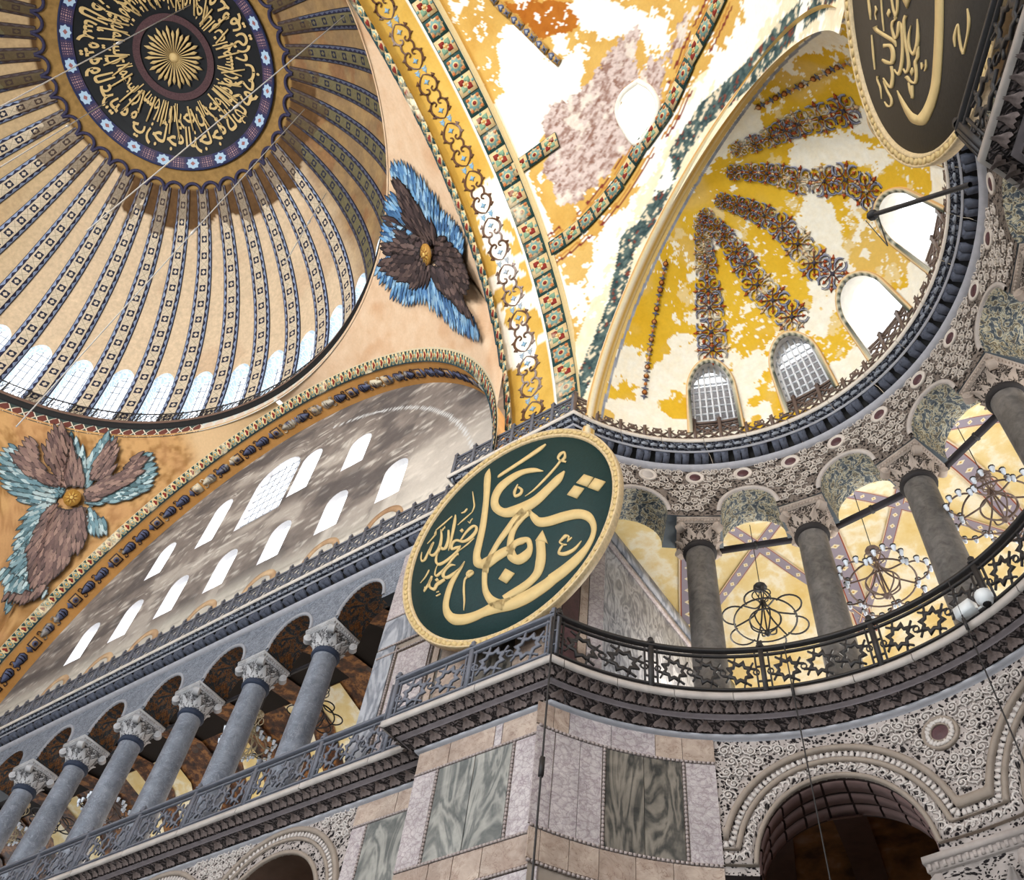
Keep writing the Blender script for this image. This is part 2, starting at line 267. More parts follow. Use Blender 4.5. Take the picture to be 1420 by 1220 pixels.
ST2=[[(-0.104,-0.938,-0.067,-1.246),(-0.417,-1.007,-0.376,-1.31),(-0.829,-1.095,-0.782,-1.4),(-1.313,-1.152,-1.258,-1.467),(-1.741,-1.162,-1.684,-1.49),(-1.986,-1.087,-1.945,-1.427),(-2.228,-0.929,-2.208,-1.291),(-2.41,-0.725,-2.489,-1.035),(-2.42,-0.674,-2.598,-0.53),(-2.427,-0.433,-2.543,-0.237),(-2.366,-0.166,-2.439,-0.011),(-2.289,0.076,-2.331,0.174),(-2.218,0.294,-2.223,0.308)],[(-0.824,2.11,-0.809,2.022),(-0.947,2.065,-0.931,1.977),(-1.129,1.971,-1.108,1.864),(-1.265,1.859,-1.259,1.83)],[(-0.983,1.657,-0.977,1.629),(-1.057,1.626,-1.044,1.54),(-1.139,1.636,-1.133,1.598),(-1.217,1.565,-1.213,1.546)],[(-0.695,1.409,-0.689,1.373),(-0.846,1.378,-0.839,1.333),(-1.144,1.261,-1.133,1.206),(-1.346,1.138,-1.341,1.115)],[(-0.666,0.963,-0.652,0.895),(-0.775,0.876,-0.761,0.808),(-0.928,0.767,-0.908,0.684),(-1.041,0.64,-1.028,0.545),(-1.122,0.787,-1.116,0.677),(-1.253,0.774,-1.234,0.688),(-1.394,0.612,-1.349,0.533),(-1.284,0.402,-1.293,0.51),(-1.068,0.355,-1.064,0.469),(-1.15,0.347,-1.124,0.233),(-1.436,0.248,-1.414,0.132),(-1.744,0.244,-1.722,0.102),(-1.918,0.339,-1.946,0.236),(-1.885,0.491,-1.916,0.543)],[(-0.586,0.626,-0.573,0.517),(-0.735,0.619,-0.721,0.509),(-0.911,0.598,-0.902,0.505),(-1.044,0.681,-1.039,0.589)],[(-0.914,0.209,-0.906,0.081),(-1.041,0.262,-1.023,0.147),(-1.3,0.163,-1.276,0.059),(-1.568,-0.039,-1.543,-0.142),(-1.739,-0.083,-1.719,-0.212),(-1.81,-0.026,-1.85,-0.055),(-1.785,0.073,-1.807,0.117)],[(-0.889,-0.352,-0.886,-0.367),(-1.054,-0.371,-1.039,-0.455),(-1.285,-0.369,-1.268,-0.515),(-1.447,-0.272,-1.49,-0.33),(-1.374,-0.144,-1.399,-0.052),(-1.192,-0.095,-1.202,-0.023),(-1.029,-0.127,-1.031,-0.112)],[(-1.312,-0.41,-1.291,-0.525),(-1.482,-0.443,-1.465,-0.566),(-1.59,-0.364,-1.569,-0.489),(-1.758,-0.448,-1.735,-0.557),(-1.899,-0.441,-1.904,-0.548),(-1.911,-0.3,-1.96,-0.248),(-1.868,-0.131,-1.924,-0.062),(-1.917,-0.013,-1.932,-0.064)],[(-1.977,-0.169,-1.96,-0.224),(-2.114,-0.266,-2.087,-0.35),(-2.188,-0.462,-2.201,-0.361),(-1.967,-0.414,-1.988,-0.318)],[(-1.375,1.705,-1.31,1.511),(-1.424,1.553,-1.361,1.449),(-1.445,1.015,-1.379,0.933),(-1.456,0.663,-1.394,0.552),(-1.501,0.498,-1.49,0.467)],[(-1.632,1.099,-1.563,1.111),(-1.567,0.815,-1.501,0.721),(-1.653,0.704,-1.61,0.523),(-1.791,0.715,-1.798,0.542),(-1.816,0.878,-1.883,0.913),(-1.829,1.111,-1.866,1.154)],[(-1.879,0.713,-1.852,0.609),(-2.037,0.624,-2.01,0.501),(-2.23,0.67,-2.225,0.517),(-2.216,0.744,-2.257,0.813),(-2.152,1.015,-2.166,1.045)],[(-2.21,1.02,-2.195,0.977),(-2.341,0.846,-2.313,0.773),(-2.449,0.597,-2.42,0.513),(-2.55,0.583,-2.544,0.485),(-2.588,0.692,-2.627,0.73),(-2.56,0.875,-2.571,0.897)],[(-1.522,1.772,-1.514,1.733),(-1.805,1.671,-1.788,1.593),(-2.109,1.5,-2.099,1.462)],[(-1.535,-0.654,-1.523,-0.698),(-1.639,-0.712,-1.604,-0.759),(-1.536,-0.802,-1.54,-0.75)],[(-1.451,-0.838,-1.445,-0.868),(-1.581,-0.852,-1.571,-0.911),(-1.638,-0.823,-1.637,-0.851)],[(-0.443,-2.188,-0.439,-2.206),(-0.601,-2.245,-0.588,-2.324),(-0.777,-2.269,-0.77,-2.33),(-1.095,-2.2,-1.09,-2.243)],[(-1.041,-1.927,-1.047,-1.895),(-0.899,-1.905,-0.91,-1.814),(-0.736,-1.934,-0.701,-1.925),(-0.883,-1.988,-0.869,-2.05),(-1.027,-2.088,-1.008,-2.153),(-1.102,-2.193,-1.082,-2.25)],[(-2.197,1.361,-2.179,1.275),(-2.28,1.336,-2.26,1.272),(-2.379,1.171,-2.359,1.107),(-2.552,1.044,-2.547,1.025)]]
PL2=[[(-0.929,0.947),(-0.985,0.86),(-1.072,0.921),(-1.018,1.022)],[(-0.611,0.373),(-0.555,-0.029),(-0.648,0.013),(-0.793,0.106),(-0.692,0.315)],[(-1.688,-0.306),(-1.757,-0.382),(-1.829,-0.335),(-1.777,-0.25)]]
SER=[{'face':(12.588,13.165,37.616),'w':[('blue',[(-2.88,2.91),(-3.06,1.96),(-2.85,1.28),(-2.68,0.69),(-2.51,-0.17),(-2.17,-0.45),(-2.2,-1.24),(-2.21,-2.24),(-1.93,-2.73),(-1.37,-2.93),(-0.76,-1.49),(-1.03,-0.49),(-1.31,0.24),(-1.64,1.19),(-2.12,1.89),(-2.21,3.08),(-2.47,3.25)],(0.04,-0.08)),('blue',[(-1.52,2.91),(-1.24,2.47),(-0.6,2.08),(0.11,1.76),(0.82,2.63),(0.85,3.34),(0.21,3.26),(-0.14,3.14),(-0.6,3.28),(-1.07,3.23)],(0.02,0.55)),('blue',[(1.91,3.29),(1.3,2.37),(1.22,0.16),(0.66,-1.01),(0.9,-1.77),(0.43,-4.26),(-0.02,-5.63),(0.06,-6.69),(0.83,-5.16),(1.38,-3.48),(1.47,-2.44),(1.64,-1.37),(1.81,-0.53),(2.49,0.47),(2.95,1.78),(2.61,2.04),(2.76,2.76),(2.48,3.29)],(-0.0,0.04)),('dark',[(-2.14,3.07),(-2.29,2.34),(-1.89,1.43),(-1.35,0.59),(-1.32,-0.37),(-0.95,-0.48),(-0.05,0.49),(0.12,0.73),(0.02,1.57),(-0.42,2.16),(-1.11,2.25),(-1.66,2.66)],(-0.02,-0.19)),('dark',[(-0.12,3.27),(-0.46,2.84),(-0.19,2.34),(0.1,1.59),(0.05,0.58),(0.24,0.24),(0.85,0.32),(0.71,1.04),(0.66,1.69),(1.31,2.61),(1.35,3.09),(1.07,3.23),(0.87,2.74),(0.2,2.12),(-0.02,2.42),(-0.04,3.02)],(-0.02,0.0)),('dark',[(1.9,3.17),(1.3,2.37),(0.66,1.69),(0.18,0.55),(0.2,-0.12),(0.3,-0.76),(0.73,-0.9),(1.61,0.14),(1.88,1.27),(2.14,2.34),(2.15,2.97)],(-0.02,0.0)),('dark',[(-0.95,-0.48),(-1.32,-0.89),(-1.21,-1.56),(-1.42,-2.76),(-1.23,-3.43),(-0.82,-4.29),(-0.05,-3.73),(-0.05,-2.87),(-0.05,-1.97),(-0.02,-0.83),(-0.05,-0.07)],(-0.02,0.0)),('dark',[(0.25,-0.58),(0.05,-0.83),(-0.04,-1.56),(-0.05,-2.61),(-0.05,-3.61),(-0.05,-4.47),(-0.06,-5.67),(-0.02,-7.1),(0.04,-6.72),(-0.01,-5.62),(0.27,-4.9),(0.49,-3.53),(0.64,-2.25),(0.71,-1.19)],(-0.03,0.1))]},{'face':(-11.817,13.783,37.292),'w':[('teal',[(0.58,0.48),(2.23,1.24),(3.22,1.83),(4.0,2.37),(4.27,1.76),(4.09,0.79),(3.73,0.19),(2.95,-0.32),(1.95,-0.65),(1.21,-0.41)],(-0.0,0.0)),('teal',[(1.21,3.62),(0.43,2.82),(-0.26,2.03),(-0.9,1.23),(-0.5,0.62),(0.04,1.43),(1.02,2.69)],(-0.19,0.14)),('teal',[(-0.23,2.13),(-0.57,3.25),(-0.96,3.58),(-1.36,3.3),(-1.04,2.58),(-0.47,1.61)],(-0.47,0.57)),('teal',[(-2.99,2.71),(-3.61,2.95),(-4.09,2.06),(-3.92,1.05),(-2.92,0.38),(-1.67,0.01),(-0.87,-0.32),(-0.86,0.12),(-2.34,0.86),(-3.28,1.86)],(-0.0,0.0)),('teal',[(1.67,-0.26),(2.26,-1.27),(2.22,-2.79),(1.88,-4.26),(0.99,-5.58),(0.62,-4.98),(1.42,-3.18),(1.45,-1.47),(1.28,-0.45)],(-0.0,0.0)),('teal',[(-0.87,-0.32),(-1.94,-0.94),(-2.28,-1.67),(1.05,-1.51),(1.71,-2.49),(-0.43,-5.18),(2.41,-4.19),(0.94,-6.53),(1.5,-5.93),(-0.08,-5.12),(-0.37,-3.38),(-1.3,-2.02)],(-0.0,0.0)),('brown',[(0.58,0.48),(1.68,0.6),(2.65,0.84),(3.65,1.43),(3.51,2.12),(3.14,2.85),(2.73,2.7),(2.36,1.77),(1.7,1.13),(0.56,0.81)],(-0.0,0.0)),('brown',[(0.53,0.7),(1.65,1.36),(2.17,2.24),(2.05,3.37),(1.46,3.8),(1.07,3.31),(0.42,2.27),(-0.22,1.25),(-0.39,0.61)],(-0.0,0.0)),('brown',[(-0.57,1.18),(-0.59,2.07),(-1.16,3.16),(-1.53,3.32),(-1.76,2.45),(-1.64,1.44),(-0.94,1.07)],(-0.19,0.14)),('brown',[(-0.45,0.39),(-1.14,1.15),(-2.14,1.72),(-2.67,2.56),(-3.09,2.84),(-3.48,2.66),(-3.3,1.75),(-2.54,1.0),(-1.39,0.19),(-0.7,-0.12)],(-0.0,0.0)),('brown',[(1.28,-0.45),(0.23,-0.69),(-0.77,-0.33),(-1.13,-1.16),(-1.33,-2.13),(-0.87,-2.97),(-0.73,-3.77),(-0.27,-4.52),(0.21,-4.93),(0.71,-4.65),(1.42,-3.18),(1.48,-1.7)],(-0.0,0.0)),('brown',[(-0.4,-4.84),(0.35,-5.88),(1.44,-5.73),(1.55,-5.55),(0.38,-5.3),(-0.02,-4.84)],(-0.0,0.0))]}]
HD={'lilac':[[(19.97,10.66),(22.0,10.56),(22.92,10.15),(24.27,9.75),(24.55,9.67),(24.37,10.09),(23.74,10.65),(23.69,10.99),(22.84,11.36),(22.54,11.86),(22.77,12.53),(22.46,12.67),(21.63,12.84),(20.1,13.31),(19.18,13.21),(19.35,12.62),(18.97,12.17),(19.66,11.47),(19.77,10.99)],[(23.81,10.91),(24.42,10.64),(24.93,10.75),(25.44,10.46),(26.42,9.68),(26.52,9.72),(25.72,10.44),(24.85,11.01),(24.04,11.77),(23.73,11.18)]],'white':[[(19.36,8.26),(20.51,7.81),(21.07,8.48),(21.08,9.24),(22.12,9.59),(22.65,9.47),(22.73,10.09),(21.97,10.59),(21.01,10.9),(19.93,10.82),(19.51,11.24),(18.55,11.45),(17.9,11.41),(17.79,10.74),(18.18,9.65),(18.91,9.49)],[(28.49,10.18),(27.58,10.98),(26.23,11.76),(24.79,12.39),(23.84,12.99),(22.61,13.56),(22.22,13.32),(23.18,12.62),(24.55,12.0),(26.03,11.24),(27.19,10.45),(27.77,10.08)],[(23.0,8.19),(24.13,8.73),(24.68,9.64),(25.51,9.75),(24.91,10.57),(24.38,10.6),(24.36,9.73),(23.47,9.82),(22.77,9.05)],[(17.66,11.54),(18.6,13.35),(17.49,13.59),(16.8,12.44),(16.96,11.57)],[(16.07,11.64),(17.34,11.51),(17.11,12.79),(16.49,14.57),(15.96,14.01),(15.71,12.88)],[(15.37,15.24),(16.62,15.28),(16.7,16.13),(15.5,16.1)],[(19.68,14.2),(21.26,14.0),(22.61,13.56),(21.26,14.47),(19.93,15.31),(19.05,15.61)],[(17.34,11.51),(18.42,11.39),(18.6,12.5),(18.59,13.93),(18.36,15.51),(17.83,15.32),(17.8,13.91),(17.6,12.79)],[(18.53,5.74),(19.21,6.14),(19.17,6.45),(18.56,6.32)]],'orange':[[(21.45,7.39),(23.0,8.19),(23.09,8.77),(22.29,8.82),(21.04,8.52),(20.92,7.84),(20.59,6.92)]],'dpanel':[[(18.31,14.44),(18.7,14.39),(19.74,14.38),(21.19,14.13),(21.7,14.07),(20.98,14.62),(19.92,15.22),(18.88,15.79),(18.58,15.89),(18.49,15.41)]],'rim':[[(29.75,9.39),(29.27,9.93),(28.73,10.35),(27.92,10.91),(26.77,11.61),(25.23,12.25),(24.0,12.93),(22.81,13.83),(21.76,14.44),(21.25,14.53),(20.24,15.49),(19.52,15.96),(18.64,16.42),(18.14,16.66)]],'tiles2':[[(28.19,8.99),(27.49,9.57),(26.86,10.09),(25.71,10.92),(24.28,11.98),(22.82,12.69),(21.48,13.38),(20.02,13.87),(19.06,14.06),(18.02,14.18)]],'tiles3':[[(18.04,11.74),(19.09,11.66),(20.14,11.56)]],'chain':[[(20.18,6.32),(20.27,6.88),(20.6,7.67),(20.92,8.46),(21.17,9.09),(21.43,9.6)]],'win':[[(23.75,11.07),(24.03,11.4),(23.99,11.87),(23.42,12.3),(22.8,12.53),(22.6,12.13),(22.61,11.59),(23.07,11.21)]]}
CW=[[(24.71,12.65),(26.49,12.02),(26.65,12.61),(26.45,13.51),(25.31,13.53),(24.65,13.67),(24.03,13.68)],[(19.41,16.06),(20.25,16.61),(20.3,17.39),(21.16,17.28),(21.82,17.5),(22.34,18.31),(23.77,18.42),(24.17,18.71),(23.21,19.19),(22.49,19.29),(20.86,18.54),(20.03,17.82),(19.43,17.11)],[(26.77,15.08),(27.41,15.2),(26.92,16.82),(26.91,17.54),(26.2,18.24),(24.93,18.75),(24.27,18.73),(24.25,18.42),(25.56,18.13),(26.1,17.56),(26.29,16.65)],[(27.46,11.16),(28.68,11.13),(29.24,10.51),(29.28,11.56),(28.91,11.93),(28.41,11.5),(27.65,11.88),(27.25,11.92)],[(27.22,14.1),(28.43,14.29),(28.95,14.61),(28.58,15.36),(27.58,15.03),(26.86,14.89)],[(28.51,13.42),(29.12,13.25),(29.13,13.9),(28.62,14.23)],[(25.31,18.82),(27.16,17.72),(26.82,17.17),(25.38,18.41)],[(19.58,16.42),(19.65,17.17),(20.59,18.17),(21.27,18.34),(21.19,17.66),(20.13,17.25)]]
# ---------------------------------------------------------------- shared geometry of the building
E2 = np.array([23.97, 13.48]); RW = 6.75; YT = 17.65; YP = 16.77; XL = 14.58
T2 = np.array([.587, -.81]); N2 = np.array([-.81, -.587]); Q2 = np.array([29.675, 11.25])
NC = np.array([math.cos(math.radians(-120.8)), math.sin(math.radians(-120.8)), 0])
ZG, ZU = 15.11, 24.56
DR, DZ = 16.07, 39.5
HC, HR = np.array([15.38, 0, 23.6]), 17.17
CC, CR = np.array([23.97, 13.48, 23.8]), 6.22
def corner1(o): y = YP-o; r = RW-o; return np.array([E2[0]-math.sqrt(r*r-(y-E2[1])**2), y])
def corner2(o):
    q = Q2+N2*o-E2; r = RW-o; b = q@T2; s = -b+math.sqrt(max(b*b-(q@q-r*r), 0)); return q+E2+T2*s
def path(o, part='all', n=64, x0=-30.):
    A = np.array([[x0, YT-o], [XL-o, YT-o]]); Bp = np.array([[XL-o, YP-o]]); c1 = corner1(o); c2 = corner2(o)
    a1 = math.atan2(*(c1-E2)[::-1]); a2 = math.atan2(*(c2-E2)[::-1]); a = np.linspace(a1, a2, n)
    arc = E2+(RW-o)*np.stack([np.cos(a), np.sin(a)], 1)
    end = np.array([c2+T2*9.])
    xs = np.linspace(x0, XL-o, 40)
    tym = np.stack([xs, np.full(40, YT-o)], 1)
    pier = np.stack([np.linspace(XL-o, c1[0], 8), np.full(8, YP-o)], 1)
    return {'all': np.vstack([tym, pier, arc[1:], end]), 'tym': tym, 'pier': pier, 'arc': arc, 'arcend': np.vstack([arc, end]), 'p2': np.vstack([c2, c2+T2*9.])}[part]
def sweep(prof, part='all', ku=1., n=64):
    ps = [path(o, part, n) for o, z in prof]
    P = np.stack([np.column_stack([p, np.full(len(p), z)]) for p, (o, z) in zip(ps, prof)], 1)
    mid = P[:, len(prof)//2]; u = np.concatenate([[0], np.cumsum(np.linalg.norm(np.diff(mid, axis=0), axis=1))])
    v = np.concatenate([[0], np.cumsum(np.linalg.norm(np.diff(np.array(prof), axis=0), axis=1))])
    uv = np.stack(np.meshgrid(u*ku, v, indexing='ij'), -1)
    return P, uv
def along(o, part, step, s0=0., n=200):
    p = path(o, part, n); d = np.linalg.norm(np.diff(p, axis=0), axis=1); s = np.concatenate([[0], np.cumsum(d)])
    q = np.arange(s0, s[-1]-1e-6, step); out = []
    for t in q:
        i = min(np.searchsorted(s, t, 'right')-1, len(d)-1); f = (t-s[i])/d[i]
        tg = (p[i+1]-p[i])/d[i]; out.append((p[i]+(p[i+1]-p[i])*f, tg))
    return out   # position, tangent ; nave side is to the right of the tangent: (ty,-tx)
def cyl(th, z, r=RW): return np.stack([E2[0]+r*np.cos(th), E2[1]+r*np.sin(th), z+0*th], -1)
def fx(s, t, d): a = np.radians(s); return np.stack([E2[0]+(RW+d)*np.cos(a), E2[1]+(RW+d)*np.sin(a), t+0*a], -1)     # exedra wall
def fy(s, t, d): return np.stack([s, YT+d+0*s, t+0*s], -1)                                                          # tympanum line
def fd(s, t, d): a, e = np.radians(s), np.radians(t); r = DR+d; return np.stack([r*np.cos(e)*np.cos(a), r*np.cos(e)*np.sin(a), DZ+r*np.sin(e)], -1)
def fc(s, t, d): a, e = np.radians(s), np.radians(t); r = CR+d; return np.stack([CC[0]+r*np.cos(e)*np.cos(a), CC[1]+r*np.cos(e)*np.sin(a), CC[2]+r*np.sin(e)], -1)
def fh(s, t, d=0): a, e = np.radians(s), np.radians(t); r = HR+d; return np.stack([HC[0]+r*np.cos(e)*np.cos(a), HC[1]+r*np.cos(e)*np.sin(a), HC[2]+r*np.sin(e)], -1)
def arch_t(op, s): sc, hw, tb, ts, ri = op; return ts+ri*np.sqrt(np.clip(1-((s-sc)/hw)**2, 0, 1))
def outline(op, n=20):
    sc, hw, tb, ts, ri = op; a = np.linspace(math.pi, 0, n)
    s = np.concatenate([[sc-hw], sc+hw*np.cos(a), [sc+hw]]); t = np.concatenate([[tb], ts+ri*np.sin(a), [tb]])
    return s, t
def arcwall(f, s0, s1, tb, tt, ops, depth, wall, rev=None, ds=1., rows=6, n=16, paint=None, sill=True):
    def patch(ss, lo, hi, r=rows):
        ss = np.asarray(ss, float); lo = np.broadcast_to(lo, ss.shape); hi = np.broadcast_to(hi, ss.shape)
        k = np.linspace(0, 1, r+1); t = lo[:, None]+(hi-lo)[:, None]*k; s = np.repeat(ss[:, None], r+1, 1)
        P = f(s, t, 0.); wall.grid(P, np.stack([s, t], -1), None if paint is None else paint(P))
    def soffit(a, b):
        if rev is not None and not sill and b > a+1e-6:
            ss = np.linspace(a, b, 4); rev.grid(np.stack([f(ss, tb+0*ss, d) for d in np.linspace(0, depth, 3)], 1))
    cur = s0
    for op in sorted(ops):
        sc, hw, ob, os_, ri = op; a, b = max(sc-hw, s0), min(sc+hw, s1)
        if a > cur+1e-6: soffit(cur, a); patch(np.linspace(cur, a, max(2, int((a-cur)/ds)+1)), tb, tt)
        ss = sc-hw*np.cos(np.linspace(0, math.pi, n+1)); ss = ss[(ss >= a-1e-9) & (ss <= b+1e-9)]
        patch(ss, arch_t(op, ss), tt)
        if ob > tb+1e-6: patch([a, b] if ds > 5 else np.linspace(a, b, 4), tb, ob, 2)
        if rev is not None:
            s, t = outline(op, n+4)
            if sill and ob > tb+1e-6: s = np.append(s, s[0]); t = np.append(t, t[0])
            dd = np.linspace(0, depth, 5); Sg, Dg = np.meshgrid(s, dd, indexing='ij'); Tg = np.meshgrid(t, dd, indexing='ij')[0]
            P = np.stack([f(Sg[:, i], Tg[:, i], dd[i]) for i in range(5)], 1)
            L = np.concatenate([[0], np.cumsum(np.linalg.norm(np.diff(P[:, 0], axis=0), axis=1))])
            rev.grid(P, np.stack(np.meshgrid(L, dd, indexing='ij'), -1), None if paint is None else paint(P))
        cur = b
    if cur < s1-1e-6: soffit(cur, s1); patch(np.linspace(cur, s1, max(2, int((s1-cur)/ds)+1)), tb, tt)
# ---------------------------------------------------------------- materials
M = {}
def _mats():
    M['dome'] = painted('dome_plaster', 5, .22); M['plaster'] = painted('painted_plaster', 9, .10); M['mosaic'] = painted('mosaic_glass', 40, .35, .55)
    M['white'] = plain('lime_white', S(225, 226, 230), .08, 4); M['iron'] = plain('wrought_iron', S(44, 40, 40), .35, 6, .55, .4)
    M['greyiron'] = plain('grey_painted_iron', S(104, 106, 116), .25, 5, .55, .35)
    M['bronze'] = plain('bronze_rail', S(104, 84, 74), .3, 6, .5, .4); M['gold'] = plain('gilded_paint', S(206, 178, 124), .14, 4, .6, .3)
    M['goldframe'] = plain('gilded_carving', S(206, 180, 138), .35, 12, .5, .4, 0, .4); M['black'] = plain('near_black', S(20, 18, 18), .3)
    M['slab'] = plain('cornice_marble', S(156, 156, 162), .22, 2.5, .65, .25, 0, .2, 'pos'); M['slabu'] = plain('pale_marble', S(184, 174, 168), .25, 3, .65, .25, 0, .2, 'pos')
    # carved stone: leaf relief over a dark ground
    def carved(name, lo, hi, sc, uvsc=(1, 1), thr=(.25, .6)):
        m = Mat(name, .8, .2); u, v = m.uv(); vec = m.comb(u*uvsc[0], v*uvsc[1]); w = m.noise(vec, sc*.6, 2); vec2 = m.comb(u*uvsc[0]+w*.35, v*uvsc[1]+w*.25)
        d = m.voro(vec2, sc, 'DISTANCE_TO_EDGE'); e = m.voro(vec2, sc*2.3, 'F1'); h = m.ramp(d*1.8+e*.35, [(thr[0], 0.), (thr[1], 1.)])
        n = m.noise(m.pos(), 3, 4); c = m.mix(h, np.asarray(lo), np.asarray(hi)); c = m.mix(1., c, m.ramp(n, [(.3, .7), (.75, 1.)]), 'MULTIPLY')
        return m.out(c, h, .8, .04)
    M['cyma'] = carved('carved_cyma', S(34, 28, 28), S(104, 92, 90), 9); M['cymau'] = carved('carved_cyma_blue', S(34, 36, 46), S(136, 140, 154), 9)
    def drilled(name, lo, hi, sc, a, b):
        m = Mat(name, .8, .2); u, v = m.uv(); w = m.noise(m.comb(u, v), 3.5, 3); vec = m.comb(u+w*.22, v+w*.3); d = m.voro(vec, sc, 'F1'); d2 = m.voro(m.comb(u+v*.4+w*.2, v-u*.3), sc*1.7, 'F1'); h = m.ramp(d.mn(d2*1.25), [(a, 0.), (b, 1.)])
        n = m.noise(m.pos(), 3, 4); c = m.mix(h, np.asarray(lo), np.asarray(hi)); return m.out(m.mix(1., c, m.ramp(n, [(.3, .72), (.75, 1.)]), 'MULTIPLY'), h, .8, .04)
    M['spandrel'] = drilled('undercut_scrollwork', S(30, 24, 24), S(126, 114, 106), 9, .24, .44); M['lace'] = drilled('deep_cut_acanthus', S(30, 24, 26), S(182, 170, 164), 9.5, .3, .4)
    M['greyspan'] = carved('worn_scrollwork', S(92, 98, 112), S(158, 162, 172), 12, (1, 1), (.05, .5))
    M['capital'] = carved('drilled_capital', S(40, 38, 42), S(196, 194, 196), 10, (1, 1), (.18, .55))
    M['capitalw'] = carved('drilled_capital_warm', S(26, 20, 20), S(186, 170, 158), 10, (1, 1), (.22, .6))
    def marble(name, a, b, kind, sc=1., k=.9, vein=None):
        m = Mat(name, .45, .4); r = m.rnd(); x, y, z = m.sep(m.pos()); v = m.comb(x+r*7, y+r*3, z+r*11); n = m.noise(v, 2.6*sc, 6, .62, .8); lo = m.noise(v, .9*sc, 3)
        if kind == 'crackle':
            vec = m.comb(x+r*7+n*.35, y+r*3+n*.3, z+r*11+lo*.3); e = m.voro(vec, 3.4*sc, 'DISTANCE_TO_EDGE'); e2 = m.voro(vec, 8*sc, 'DISTANCE_TO_EDGE'); f = m.ramp(n*.75+e.mn(.12)*2.2+e2.mn(.06)*1.2, [(.42, 0.), (.86, 1.)])
        elif kind == 'veins':
            h = (x+y*.6)*2.0+lo*1.6; w = m.wave(m.comb(h, z*.38+r*5+n*.12, 0.), 3.6*sc, 5, 4, 2.2); w2 = m.wave(m.comb(h, z*.6+n*.2, r*3), 9*sc, 4, 3, 2.); f = m.ramp(w*.34+w2*.2+n*.62, [(.28, 0.), (.9, 1.)])
        elif kind == 'swirl':
            q = m.noise(m.comb(x*1.5+r*7+y, y*.7+r*3, z*.55+r*11), .95*sc, 4, .5, 1.2); w = (q*34).sin()*.5+.5; f = m.ramp(w*.42+n*.6, [(.25, 0.), (.85, 1.)])
        else: f = m.ramp(n*.7+lo*.45, [(.3, 0.), (.82, 1.)])
        c = m.mix(f, a, b)
        if vein is not None: c = m.mix(m.ramp(m.noise(v, 1.6*sc, 5, .6, 2.2), [(.485, 0.), (.5, .8), (.515, 0.)]), c, vein)
        c = m.mix(1., c, m.ramp(m.noise(v, 1.1, 4), [(.3, k-.18), (.7, 1.)]), 'MULTIPLY'); return m.out(c, n, .06)
    M['green'] = marble('verd_marble', S(92, 94, 92), S(174, 170, 162), 'swirl'); M['lilac'] = marble('lilac_marble', S(158, 144, 146), S(208, 198, 196), 'crackle', 1.9, .92, S(124, 102, 116))
    M['brown'] = marble('brown_onyx', S(136, 110, 96), S(206, 186, 170), 'cloud', 1.4, .9, S(124, 94, 80)); M['greyslab'] = marble('grey_marble', S(110, 114, 124), S(186, 186, 192), 'swirl', .7)
    M['dark_green'] = marble('dark_verd_marble', S(50, 50, 48), S(146, 136, 124), 'swirl', .9); M['porphyry'] = marble('porphyry', S(60, 34, 40), S(104, 66, 70), 'cloud', 3)
    M['shaft'] = marble('blue_grey_shaft', S(82, 88, 102), S(146, 152, 164), 'cloud', 1.3, .9, S(170, 174, 184)); M['shaftw'] = marble('dark_grey_shaft', S(56, 54, 54), S(128, 122, 118), 'cloud', 2.4, .85)
    M['wavy'] = marble('painted_wavy_marble', S(132, 132, 140), S(222, 222, 226), 'swirl', 1.7)
    M['bead'] = plain('bead_moulding', S(168, 154, 150), .2, 8); M['arch'] = plain('arch_moulding', S(150, 136, 124), .2, 5); M['lead'] = plain('window_lead', S(176, 178, 184), .15, 5)
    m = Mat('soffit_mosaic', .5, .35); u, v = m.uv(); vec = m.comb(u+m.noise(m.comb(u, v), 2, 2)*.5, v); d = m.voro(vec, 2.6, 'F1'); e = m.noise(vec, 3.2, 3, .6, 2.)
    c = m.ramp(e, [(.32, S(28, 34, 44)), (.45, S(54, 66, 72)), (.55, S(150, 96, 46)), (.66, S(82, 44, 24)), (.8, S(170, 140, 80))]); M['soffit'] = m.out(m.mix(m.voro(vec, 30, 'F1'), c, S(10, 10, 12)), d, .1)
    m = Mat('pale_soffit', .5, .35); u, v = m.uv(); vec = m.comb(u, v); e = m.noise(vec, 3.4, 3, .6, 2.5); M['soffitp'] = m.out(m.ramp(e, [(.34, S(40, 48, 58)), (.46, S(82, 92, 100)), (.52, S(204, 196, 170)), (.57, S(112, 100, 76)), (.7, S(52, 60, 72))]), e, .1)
    # rib of the dome: chequered band between zigzag borders
    for nm, base, dk in (('rib', S(214, 196, 170), 1.), ('ribd', S(112, 104, 74), .8)):  # ribd: darker copy for the dome's right side, shade in its colour
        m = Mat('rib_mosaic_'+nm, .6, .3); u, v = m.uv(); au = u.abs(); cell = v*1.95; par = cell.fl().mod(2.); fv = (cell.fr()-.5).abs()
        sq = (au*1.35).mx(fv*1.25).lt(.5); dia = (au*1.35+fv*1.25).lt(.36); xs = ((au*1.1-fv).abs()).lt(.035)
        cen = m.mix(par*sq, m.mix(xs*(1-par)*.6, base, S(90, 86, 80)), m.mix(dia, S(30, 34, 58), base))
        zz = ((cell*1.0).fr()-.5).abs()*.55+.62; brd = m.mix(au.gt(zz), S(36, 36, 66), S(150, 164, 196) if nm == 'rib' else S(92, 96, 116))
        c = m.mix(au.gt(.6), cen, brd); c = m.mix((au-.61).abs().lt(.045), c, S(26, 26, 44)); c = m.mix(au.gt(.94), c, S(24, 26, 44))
        x, y, z = m.sep(m.pos()); ns = m.noise(m.pos(), .7, 3); dark = (z+ns*3.0).gt(54.2)
